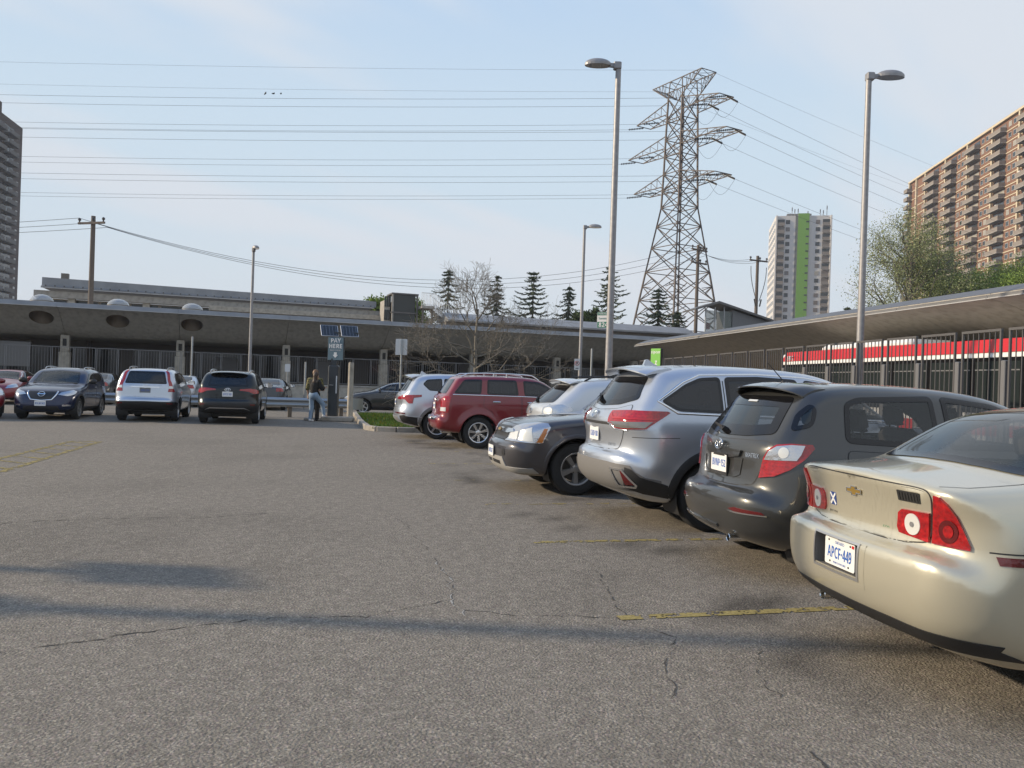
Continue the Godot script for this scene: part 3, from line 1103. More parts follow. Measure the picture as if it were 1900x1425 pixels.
func build_car(s: Dictionary, called: String, label: String, category: String, at: Vector3, bearing: float, group := "") -> Node3D:
	var t0 := Time.get_ticks_msec()
	if s.has("taller"):
		# a taller cabin: everything above the waistline is stretched
		var b: float = s.belt
		var kk: float = s.taller
		var up := func(y: float) -> float: return y if y < b else b + (y - b) * kk
		for k in range(1, s.prof.size(), 2): s.prof[k] = up.call(s.prof[k])
		for e in s.sec: e[0] = up.call(e[0])
		for w in s.wins:
			if w[1] != "top":
				for k in range(1, w[2].size(), 2): w[2][k] = up.call(w[2][k])
		for w in s.get("trims", []):
			if w[0] == "window_trim":
				for k in range(1, w[2].size(), 2): w[2][k] = up.call(w[2][k])
		if s.has("wiper"): s.wiper = [s.wiper[0], up.call(s.wiper[1]), s.wiper[2], up.call(s.wiper[3])]
		s.H = up.call(s.H)
	CL = s.L
	CH = s.H
	CW = s.W
	F = car_field(s)
	var root := thing(called, label, category, at, deg_to_rad(90.0 - bearing), group)
	cuts = []
	made = {}
	var wins := []
	for w in s.wins:
		var poly := outline(w[1], w[2], w[4].get("smooth", 1) if w.size() > 4 else 1)
		var ins := Geometry2D.offset_polygon(poly, -0.012)
		if ins.size() > 0: cuts.append([w[1], ins[0]])
		wins.append(poly)
	if s.has("recess"):
		var e: Array = s.recess
		cuts.append(["rear", vec2s([-e[0] - 0.012, e[1] - 0.012, e[0] + 0.012, e[1] - 0.012, e[0] + 0.012, e[2] + 0.012, -e[0] - 0.012, e[2] + 0.012])])
	var mb := MB.new()
	F.nets(mb, inside_cuts)
	var body := put("body", mb, M[s.paint], root)
	# windows: a dark glued border and the pane
	for k in s.wins.size():
		var w: Array = s.wins[k]
		var o: Dictionary = w[4] if w.size() > 4 else {}
		var poly: PackedVector2Array = wins[k]
		var bw: float = o.get("border", maxf(0.045, s.cell * 1.5))
		var arr := []
		for q in poly: arr.append_array([q.x, q.y])
		patch(root, w[0], w[1], arr, w[3], 0.003, {"sp": 0.05})
		var r := Geometry2D.offset_polygon(poly, -bw)
		if r.size() > 0:
			var harr := []
			for q in r[0]: harr.append_array([q.x, q.y])
			patch(root, w[0] + "_border", w[1], arr, "black_gloss", 0.005, {"sp": 0.035, "hole": harr, "sub": w[0]})
	if s.has("recess"):
		# the number plate sits in a real recess of the bumper
		var e: Array = s.recess
		var big := [-e[0] - 0.06, e[1] - 0.05, e[0] + 0.06, e[1] - 0.05, e[0] + 0.06, e[2] + 0.03, -e[0] - 0.06, e[2] + 0.03]
		var small := [-e[0], e[1], e[0], e[1], e[0], e[2], -e[0], e[2]]
		patch(root, "plate_panel", "rear", big, s.paint, 0.0008, {"hole": small, "sp": 0.02})
		var trim := [-e[0] - 0.014, e[1] - 0.014, e[0] + 0.014, e[1] - 0.014, e[0] + 0.014, e[2] + 0.012, -e[0] - 0.014, e[2] + 0.012]
		patch(root, "plate_trim", "rear", trim, "alloy", 0.006, {"hole": small, "sp": 0.02, "skirt": 0.004})
		var rm := MB.new()
		var edge := dense(vec2s(small), 0.03)
		for k in edge.size():
			var a := edge[k]
			var b := edge[(k + 1) % edge.size()]
			var pa = on_body("rear", a.x, a.y)
			var pb = on_body("rear", b.x, b.y)
			if pa == null or pb == null: continue
			rm.quad(pa - Vector3(0.004, 0, 0), pb - Vector3(0.004, 0, 0), Vector3(e[3] + 0.02, b.y, b.x), Vector3(e[3] + 0.02, a.y, a.x), Vector3(0, (e[1] + e[2]) * 0.5 - a.y, -a.x))
		rm.quad(Vector3(e[3] + 0.02, e[1], -e[0]), Vector3(e[3] + 0.02, e[1], e[0]), Vector3(e[3] + 0.02, e[2], e[0]), Vector3(e[3] + 0.02, e[2], -e[0]), Vector3(-1, 0, 0))
		put("plate_recess", rm, M.bumper_grey, root)
	# wheels and wheel housings
	var ra: float = s.arch
	for x in [s.xr, s.xf]:
		for side in [1, -1]:
			wheel(root, x, side, s)
			mb = MB.new()
			var pts := []
			for k in 25:
				var an := lerpf(-0.15 * PI, 1.15 * PI, k / 24.0)
				for zz in [s.well + 0.02, s.W * 0.5 - 0.03]: pts.append(Vector3(x + cos(an) * (ra - 0.006), s.r + sin(an) * (ra - 0.006), zz * side))
			mb.grid(pts, 2, 25, side > 0)
			for k in 24:
				mb.tri(Vector3(x, s.r, (s.well + 0.02) * side), pts[k * 2], pts[k * 2 + 2], Vector3(0, 0, side))
			put("wheel_housing", mb, M.black_plastic, root)
		# arch lip
		var lip := MB.new()
		var ring := []
		var nn := 34
		for k in nn + 1:
			var an := lerpf(-0.16 * PI, 1.16 * PI, float(k) / nn)
			var rr: float = ra + 0.004
			var p := Vector2(x + cos(an) * rr, s.r + sin(an) * rr)
			if p.y < s.get("lip_low", 0.27): continue
			var outw: float = s.get("lip_w", 0.03)
			var h = on_body("side", x + cos(an) * (ra + outw + 0.02), s.r + sin(an) * (ra + outw + 0.02))
			var h2 = on_body("side", x + cos(an) * (ra + 0.035), s.r + sin(an) * (ra + 0.035))
			if h == null or h2 == null: continue
			var d := Vector3(cos(an), sin(an), 0)
			var zz: float = maxf(h.z, h2.z)
			var lift: float = s.get("lip_h", 0.006)
			ring.append([Vector3(p.x, p.y, zz - 0.05), Vector3(p.x, p.y, zz + lift * 0.5), Vector3(p.x, p.y, 0) + d * 0.012 + Vector3(0, 0, zz + lift), Vector3(h.x, h.y, 0) - d * 0.012 + Vector3(0, 0, h.z + lift * 0.8), Vector3(h.x, h.y, h.z - 0.004), d])
		var grid := []
		for q in ring:
			for j in 5: grid.append(q[j])
		if ring.size() > 2:
			lip.grid(grid, 5, ring.size(), false)
			var good := 0
			for k in lip.n.size(): good += 1 if lip.n[k].z > 0.0 else -1
			if good < 0:
				lip = MB.new()
				lip.grid(grid, 5, ring.size(), true)
			put("wheel_arch", lip, M[s.get("lip_mat", s.paint)], root)
			put("wheel_arch", flipped(lip), M[s.get("lip_mat", s.paint)], root)
	# underside and cabin floor
	mb = MB.new()
	mb.box(Vector3(s.L * 0.5, s.get("under", s.r * 0.72), 0), Vector3(s.L - 1.7, 0.1, s.W * 0.72))
	mb.box(Vector3(s.xr, s.r, 0), Vector3(0.1, 0.1, s.W * 0.7))
	mb.box(Vector3(s.xf, s.r, 0), Vector3(0.1, 0.1, s.W * 0.7))
	put("underbody", mb, M.black_plastic, root)
	if s.get("cabin", true):
		mb = MB.new()
		var x0: float = s.get("cab0", 0.5)
		var x1: float = s.get("cab1", s.L * 0.68)
		mb.box(Vector3((x0 + x1) * 0.5, s.belt - 0.26, 0), Vector3(x1 - x0, 0.4, s.W * 0.78))
		put("cabin_floor", mb, M.cloth_dark, root)
		mb = MB.new()
		mb.cbox(Vector3(x1 - 0.12, s.belt - 0.06, 0), Vector3(0.35, 0.16, s.W * 0.76), 0.05)
		put("dashboard", mb, M.cloth_dark, root)
		seat(root, s.L * 0.5, -0.36, s.belt - 0.1, 0.5, s.belt + 0.16)
		seat(root, s.L * 0.5, 0.36, s.belt - 0.1, 0.5, s.belt + 0.16)
		seat(root, s.get("back_seat", s.L * 0.31), 0.0, s.belt - 0.1, s.W * 0.66, s.belt + 0.12)
		mb = MB.new()
		ring_mesh(0.18, 0.18, 0.014, Vector3.ZERO, mb, 20)
		mb.box(Vector3.ZERO, Vector3(0.34, 0.05, 0.03))
		var sw := put("steering_wheel", mb, M.cloth_dark, root)
		sw.transform = Transform3D(Basis(Vector3(0, 1, 0), -PI / 2) * Basis(Vector3(1, 0, 0), -0.4), Vector3(x1 - 0.38, s.belt + 0.02, -0.36))
	for d in s.get("doors", []):
		patch(root, "door", "side", d, s.paint, 0.0032, {"sp": 0.06, "skirt": 0.004, "smooth": 1})
	for d in s.get("gates", []):
		patch(root, d[0], d[1], d[2], d[3] if d.size() > 3 else s.paint, 0.0035, {"sp": 0.05, "skirt": 0.004, "smooth": d[4] if d.size() > 4 else 1})
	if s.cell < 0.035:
		# black strips paint the shade in the shut gaps around doors and lids
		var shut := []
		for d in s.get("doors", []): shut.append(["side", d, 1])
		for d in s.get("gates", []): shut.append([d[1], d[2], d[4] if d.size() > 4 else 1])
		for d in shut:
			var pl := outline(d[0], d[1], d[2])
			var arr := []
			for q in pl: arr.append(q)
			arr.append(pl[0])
			ribbon(root, "shut_gap_shade", d[0], arr, 0.014, "black_plastic", 0.0014, {"mirror": d[0] == "side"})
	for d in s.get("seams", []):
		ribbon(root, "panel_gap_shade", d[0], d[1], d[2] if d.size() > 2 else 0.008, "black_plastic", 0.0012)  # black strip stands in for the shade inside the gap
	for d in s.get("patches", []):
		patch(root, d[0], d[1], d[2], d[3], d[4], d[5] if d.size() > 5 else {})
	for d in s.get("trims", []):
		ribbon(root, d[0], d[1], d[2], d[3], d[4], d[5] if d.size() > 5 else 0.006, d[6] if d.size() > 6 else {})
	for d in s.get("handles", []):
		for side in [1, -1]:
			var p = on_body("side", d[0], d[1])
			if p == null: continue
			mb = MB.new()
			mb.cbox(Vector3.ZERO, Vector3(0.19, 0.032, 0.022), 0.009)
			mb.box(Vector3(-0.075, 0, -0.02), Vector3(0.02, 0.02, 0.03))
			mb.box(Vector3(0.075, 0, -0.02), Vector3(0.02, 0.02, 0.03))
			var h := put("door_handle", mb if side > 0 else flipped(mb), M[s.get("handle_mat", s.paint)], made["door"][0 if side > 0 else 1] if made.has("door") else root)
			h.position = Vector3(p.x, p.y, (p.z + 0.032) * side)
	if s.has("mirror"):
		for side in [1, -1]:
			var p = on_body("side", s.mirror[0], s.mirror[1])
			if p == null: continue
			mb = MB.new()
			var cx := Vector3(s.mirror[0] + 0.02, s.mirror[1] + 0.07, p.z + 0.15)
			var prs := []
			for j in 7:
				for k in 13:
					var th := PI * j / 6.0
					var ph := TAU * k / 12.0
					var q := Vector3(sin(th) * cos(ph) * 0.075, cos(th) * 0.085, sin(th) * sin(ph) * 0.125)
					q.x = maxf(q.x, -0.02)
					prs.append(cx + q)
			mb.grid(prs, 13, 7, false)
			mb.bar(Vector3(s.mirror[0], s.mirror[1], p.z - 0.02), cx + Vector3(0, -0.06, -0.06), 0.05, 0.03)
			var mm := put("door_mirror", mb if side > 0 else flipped(mb), M[s.get("mirror_mat", s.paint)], root)
			mb = MB.new()
			mb.box(cx + Vector3(-0.023, 0, 0), Vector3(0.004, 0.13, 0.21))
			put("mirror_glass", mb if side > 0 else flipped(mb), M.mirror, mm)
	if s.has("rails"):
		for side in [1, -1]:
			mb = MB.new()
			var r: Array = s.rails
			var pts := []
			for k in 13:
				var x := lerpf(r[0], r[1], k / 12.0)
				var p = on_body("top", x, r[2])
				if p == null: continue
				pts.append(p + Vector3(0, r[3] * (0.1 if k == 0 or k == 12 else 1.0), 0))
			for k in pts.size() - 1: mb.tube(pts[k], pts[k + 1], 0.017, 0.017, 8)
			for k in [0, 5, 7, pts.size() - 1]: mb.tube(pts[k], pts[k] - Vector3(0, r[3] + 0.01, 0), 0.02, 0.025, 8)
			put("roof_rail", mb if side > 0 else flipped(mb), M[s.get("rail_mat", "chrome")], root)
	if s.has("fin"):
		var p = on_body("top", s.fin, 0.0)
		if p != null:
			mb = MB.new()
			mb.extrude(vec2s([-0.11, -0.015, -0.075, 0.075, -0.05, 0.08, 0.03, 0.03, 0.12, -0.015]), 0.04, Transform3D(Basis.IDENTITY, p + Vector3(0, 0, -0.02)))
			put("roof_antenna", mb, M[s.paint], root)
	if s.has("lip"):
		# roof spoiler: a solid blade from the roof's end back over the rear window
		var e: Array = s.lip      # tip x, root x, half width, thickness, lift of the tip
		mb = MB.new()
		var top_pts := []
		var low_pts := []
		var nz := 21
		for j in nz:
			var t := lerpf(-1.0, 1.0, j / float(nz - 1))
			var z: float = e[2] * t
			var edge := pow(absf(t), 6.0)
			var p1 = on_body("top", e[1], z)
			var p0 = on_body("top", e[1] - 0.1, z)
			if p1 == null or p0 == null: continue
			var tip := Vector3(e[0] + edge * 0.1 + 0.05 * t * t, p1.y + e[4] - edge * 0.03, z)
			for i in 5:
				var u := i / 4.0
				var q: Vector3 = Vector3(p1.x, p1.y + 0.006, z).lerp(tip, u)
				q.y += 0.02 * sin(u * PI)
				top_pts.append(q)
				low_pts.append(q - Vector3(0, e[3] * (0.25 + 0.75 * (1 - u)) , 0))
		mb.grid(top_pts, 5, top_pts.size() / 5, false)
		mb.grid(low_pts, 5, low_pts.size() / 5, true)
		if mb.n[2].y < 0.0:
			mb = MB.new()
			mb.grid(top_pts, 5, top_pts.size() / 5, true)
			mb.grid(low_pts, 5, low_pts.size() / 5, false)
		var rows := top_pts.size() / 5
		for j in rows - 1:
			mb.quad(top_pts[j * 5 + 4], top_pts[j * 5 + 9], low_pts[j * 5 + 9], low_pts[j * 5 + 4], Vector3(-1, 0, 0))
		for j in [0, rows - 1]:
			for i in 4: mb.quad(top_pts[j * 5 + i], top_pts[j * 5 + i + 1], low_pts[j * 5 + i + 1], low_pts[j * 5 + i], Vector3(0, 0, -1 if j == 0 else 1))
		put("spoiler", mb, M[s.paint], root)
	if s.has("wiper"):
		var a = on_body("rear", s.wiper[0], s.wiper[1])
		var b = on_body("rear", s.wiper[2], s.wiper[3])
		if a != null and b != null:
			mb = MB.new()
			var n1 := F.grad(a).normalized()
			var n2 := F.grad(b).normalized()
			mb.tube(a, a + n1 * 0.05, 0.03, 0.022, 10)
			mb.hexa([a + n1 * 0.03 + Vector3(0, -0.022, 0), b + n2 * 0.015 + Vector3(0, -0.01, 0), b + n2 * 0.015 + Vector3(0, 0.01, 0), a + n1 * 0.03 + Vector3(0, 0.022, 0), a + n1 * 0.055 + Vector3(0, -0.016, 0), b + n2 * 0.03 + Vector3(0, -0.006, 0), b + n2 * 0.03 + Vector3(0, 0.006, 0), a + n1 * 0.055 + Vector3(0, 0.016, 0)])
			put("rear_wiper", mb, M.black_plastic, root)
	if s.has("exhaust"):
		mb = MB.new()
		var e: Array = s.exhaust
		var xf := Transform3D(Basis(Vector3(0, 0, 1), PI / 2), Vector3(e[0], e[1], e[2]))
		mb.lathe([Vector2(0.026, -0.12), Vector2(0.032, -0.12), Vector2(0.034, 0.1), Vector2(0.03, 0.105), Vector2(0.026, 0.1), Vector2(0.024, -0.1)], 18, xf)
		put("exhaust_pipe", mb, M.chrome, root)
	if s.get("table", false):
		for y in [0.4, 0.7, 0.9, 1.05, 1.2]:
			var r := "y%.2f" % y
			for k in range(-0, 17):
				var p = on_body("rcyl", k * 0.1, y)
				if p != null: r += " %.1f:(%.2f,%.2f)" % [k * 0.1, p.x, p.z]
			print(r)
	print(called, " ", Time.get_ticks_msec() - t0, " ms")
	return root

func spec(base: String, over: Dictionary) -> Dictionary:
	var s := {"cell": 0.03, "flare": 0.012, "k_top": 0.13, "k_end": 0.3, "bow_r": 0.1, "bow_f": 0.22, "crown": 0.07, "well": 0.5, "wins": [], "tw": 0.22}
	if base == "suv":
		s.merge({"sec": [[0.2, 0.86], [0.32, 0.92], [0.5, 0.975], [0.7, 1.0], [0.9, 1.0], [1.05, 0.98], [1.15, 0.955], [1.3, 0.905], [1.5, 0.83], [1.72, 0.74]], "belt": 1.18}, true)
	else:
		s.merge({"sec": [[0.2, 0.86], [0.35, 0.94], [0.55, 0.99], [0.72, 1.0], [0.88, 0.985], [0.99, 0.95], [1.1, 0.885], [1.25, 0.79], [1.45, 0.67]], "belt": 0.99}, true)
	s.merge(over, true)
	if not s.has("plan"):
		var L: float = s.L
		s.plan = [[0.0, 0.93], [0.35, 0.965], [0.9, 0.99], [1.4, 1.0], [L - 1.5, 1.0], [L - 0.9, 0.985], [L - 0.35, 0.94], [L, 0.88]]
	if not s.has("arch"): s.arch = s.r + 0.055
	return s

func row_cars():
	var s: Dictionary
	var car: Node3D
	var mb: MB
	# --- beige saloon, nearest to the lot's aisle ---
	s = spec("sedan", {"L": 4.87, "W": 1.8, "H": 1.53, "cell": 0.027, "paint": "paint_beige", "xr": 1.08, "xf": 3.92, "r": 0.325, "belt": 1.02, "bow_r": 0.13, "k_end": 0.24, "k_top": 0.12,
		"sec": [[0.2, 0.84], [0.35, 0.92], [0.5, 0.975], [0.68, 1.0], [0.8, 1.0], [0.92, 0.985], [1.02, 0.955], [1.12, 0.9], [1.3, 0.8], [1.53, 0.67]],
		"prof": [0.62, 0.2, 0.3, 0.27, 0.1, 0.36, 0.03, 0.44, 0.0, 0.56, 0.0, 0.7, 0.008, 0.755, 0.03, 0.768, 0.11, 0.782, 0.13, 0.795, 0.135, 0.86, 0.125, 0.97, 0.095, 1.075, 0.082, 1.11, 0.1, 1.125, 0.14, 1.13, 0.4, 1.15, 0.6, 1.17, 0.8, 1.3, 1.04, 1.43, 1.32, 1.495, 1.7, 1.525, 2.15, 1.53, 2.6, 1.5, 2.95, 1.4, 3.3, 1.23, 3.62, 1.07, 3.9, 1.01, 4.3, 0.94, 4.62, 0.83, 4.8, 0.68, 4.87, 0.5, 4.83, 0.32, 4.65, 0.2],
		"cab0": 0.9, "cab1": 3.45, "back_seat": 1.55,
		"wins": [["rear_window", "top", [0.64, -0.5, 0.67, -0.62, 1.14, -0.53, 1.2, -0.42, 1.22, 0.0, 1.2, 0.42, 1.14, 0.53, 0.67, 0.62, 0.64, 0.5, 0.61, 0.25, 0.6, 0.0, 0.61, -0.25], "glass_clear", {"border": 0.06}],
			["windscreen", "top", [2.72, -0.5, 3.5, -0.66, 3.58, 0.0, 3.5, 0.66, 2.72, 0.5, 2.66, 0.0], "glass_clear"],
			["side_window", "side", [1.0, 1.1, 1.35, 1.38, 1.7, 1.44, 2.28, 1.45, 2.28, 1.07], "glass_clear"],
			["side_window", "side", [2.36, 1.07, 2.36, 1.45, 2.7, 1.41, 3.3, 1.09], "glass_clear"]],
		"doors": [[1.45, 0.62, 1.3, 0.95, 1.22, 1.0, 2.28, 1.01, 2.28, 0.35, 1.6, 0.35], [2.31, 0.35, 2.31, 1.01, 3.35, 1.03, 3.5, 0.9, 3.5, 0.35]],
		"handles": [[1.52, 0.9], [2.5, 0.9]], "mirror": [3.15, 1.02], "spokes": 5,
		"gates": [["boot_lid", "rcyl", [[0, -0.565, 0.83], [0, -0.575, 0.96], [0, -0.6, 1.075], [0, -0.5, 1.085], [0, 0.0, 1.09], [0, 0.5, 1.085], [0, 0.6, 1.075], [0, 0.575, 0.96], [0, 0.565, 0.83], [0, 0.4, 0.8], [0, 0.0, 0.79], [0, -0.4, 0.8]], "paint_beige", 1]],
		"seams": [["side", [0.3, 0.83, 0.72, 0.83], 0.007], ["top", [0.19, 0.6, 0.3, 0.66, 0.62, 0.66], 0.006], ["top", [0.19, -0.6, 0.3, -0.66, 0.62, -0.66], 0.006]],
		"patches": [
			["tail_light", "rcyl", [Vector2(0.618, 0.825), Vector2(0.624, 0.95), Vector2(0.634, 1.065), Vector2(0.66, 1.06), Vector2(0.695, 1.03), Vector2(0.73, 0.98), Vector2(0.762, 0.91), Vector2(0.79, 0.845), Vector2(0.79, 0.825)], "lens_red", 0.014, {"skirt": 0.006, "sp": 0.025}],
			["lamp_dish", "rcyl", [Vector2(0.742, 0.9), Vector2(0.739, 0.922), Vector2(0.729, 0.941), Vector2(0.715, 0.954), Vector2(0.698, 0.958), Vector2(0.681, 0.954), Vector2(0.667, 0.941), Vector2(0.657, 0.922), Vector2(0.654, 0.9), Vector2(0.657, 0.878), Vector2(0.667, 0.859), Vector2(0.681, 0.846), Vector2(0.698, 0.842), Vector2(0.715, 0.846), Vector2(0.729, 0.859), Vector2(0.739, 0.878)], "lens_red_deep", 0.017, {"sub": "tail_light", "smooth": 2, "sp": 0.02}],
			["lamp_core", "rcyl", [Vector2(0.723, 0.9), Vector2(0.721, 0.912), Vector2(0.716, 0.923), Vector2(0.709, 0.93), Vector2(0.7, 0.932), Vector2(0.691, 0.93), Vector2(0.684, 0.923), Vector2(0.679, 0.912), Vector2(0.677, 0.9), Vector2(0.679, 0.888), Vector2(0.684, 0.877), Vector2(0.691, 0.87), Vector2(0.7, 0.868), Vector2(0.709, 0.87), Vector2(0.716, 0.877), Vector2(0.721, 0.888)], "lens_red", 0.02, {"sub": "tail_light", "smooth": 2, "sp": 0.02}],
			["inner_light", "rcyl", [Vector2(0.41, 0.842), Vector2(0.395, 0.87), Vector2(0.405, 0.945), Vector2(0.435, 0.968), Vector2(0.605, 0.972), Vector2(0.6, 0.825)], "lens_red", 0.016, {"skirt": 0.006, "sp": 0.022}],
			["reversing_light", "rcyl", [Vector2(0.555, 0.9), Vector2(0.551, 0.921), Vector2(0.54, 0.94), Vector2(0.524, 0.952), Vector2(0.505, 0.956), Vector2(0.486, 0.952), Vector2(0.47, 0.94), Vector2(0.459, 0.921), Vector2(0.455, 0.9), Vector2(0.459, 0.879), Vector2(0.47, 0.86), Vector2(0.486, 0.848), Vector2(0.505, 0.844), Vector2(0.524, 0.848), Vector2(0.54, 0.86), Vector2(0.551, 0.879)], "lens_frost", 0.02, {"sub": "inner_light", "smooth": 2, "skirt": 0.006, "sp": 0.018}],
			["reversing_bulb", "rcyl", [Vector2(0.517, 0.9), Vector2(0.516, 0.905), Vector2(0.513, 0.91), Vector2(0.51, 0.913), Vector2(0.505, 0.914), Vector2(0.5, 0.913), Vector2(0.497, 0.91), Vector2(0.494, 0.905), Vector2(0.493, 0.9), Vector2(0.494, 0.895), Vector2(0.497, 0.89), Vector2(0.5, 0.887), Vector2(0.505, 0.886), Vector2(0.51, 0.887), Vector2(0.513, 0.89), Vector2(0.516, 0.895)], "lens_clear", 0.024, {"sub": "inner_light", "smooth": 2, "sp": 0.015}],
			["lower_valance", "rcyl", [[1, 0.56, 0.3], [1, 0.4, 0.36], [0, 0.8, 0.39], [0, 0.7, 0.415], [0, 0.4, 0.43], [0, 0.0, 0.435], [0, -0.4, 0.43], [0, -0.7, 0.415], [0, -0.8, 0.39], Vector2(-1.1, 0.36), Vector2(-1.15, 0.29), Vector2(-0.6, 0.335), Vector2(0, 0.345), Vector2(0.6, 0.335), Vector2(1.15, 0.29)], "black_plastic", 0.004, {"mirror": false, "skirt": 0.004, "sp": 0.03}],
			["side_reflector", "side", [0.33, 0.775, 0.32, 0.815, 0.5, 0.815, 0.49, 0.775], "lens_red_deep", 0.006, {"skirt": 0.004, "sp": 0.03}],
			["headlight", "fcyl", [[0, 0.45, 0.62], [0, 0.5, 0.78], [1, 4.45, 0.84], [1, 4.3, 0.86], [1, 4.35, 0.72]], "lens_clear", 0.008, {}]],
		"recess": [0.215, 0.565, 0.738, 0.055], "exhaust": [0.32, 0.3, -0.5]})
	car = build_car(s, "saloon_car", "beige saloon car with round white reversing lamps and rear plate APCF 449", "car", Vector3(2.8, 0, -3.92), 96.0, "cars parked rear end out along the fence")
	emblem(car, "bowtie", surf("rear", 0.0, 1.005, 0.004), 0.072)
	plate(car, "rear", 0.0, 0.652, "APCF·449", 0.0, {"small": true, "out": -0.035})
	lettering("MALIBU", 0.02, M.dark_metal, car, surf("rear", -0.26, 0.845, 0.004), "badge", 0.003)
	lettering("ECO", 0.02, M.green_badge, car, surf("rear", 0.26, 0.845, 0.004), "badge", 0.003)
	mb = MB.new()
	mb.extrude(rounded(0.075, 0.075, 0.006), 0.002)
	var stk := put("sticker", mb, M.sticker_blue, car)
	stk.transform = surf("rear", -0.26, 0.925, 0.004)
	mb = MB.new()
	mb.bar(Vector3(-0.032, -0.032, 0.003), Vector3(0.032, 0.032, 0.003), 0.012, 0.002, Vector3(0, 0, 1))
	mb.bar(Vector3(-0.032, 0.032, 0.003), Vector3(0.032, -0.032, 0.003), 0.012, 0.002, Vector3(0, 0, 1))
	put("sticker_cross", mb, M.white_paint, stk)
	mb = MB.new()
	mb.extrude(rounded(0.15, 0.055, 0.004), 0.003)
	for k in 7: mb.box(Vector3(-0.06 + k * 0.02, 0, 0.004), Vector3(0.008, 0.04, 0.004))
	var bd := put("badge", mb, M.dark_metal, car)
	bd.transform = surf("rear", 0.45, 1.035, 0.004)

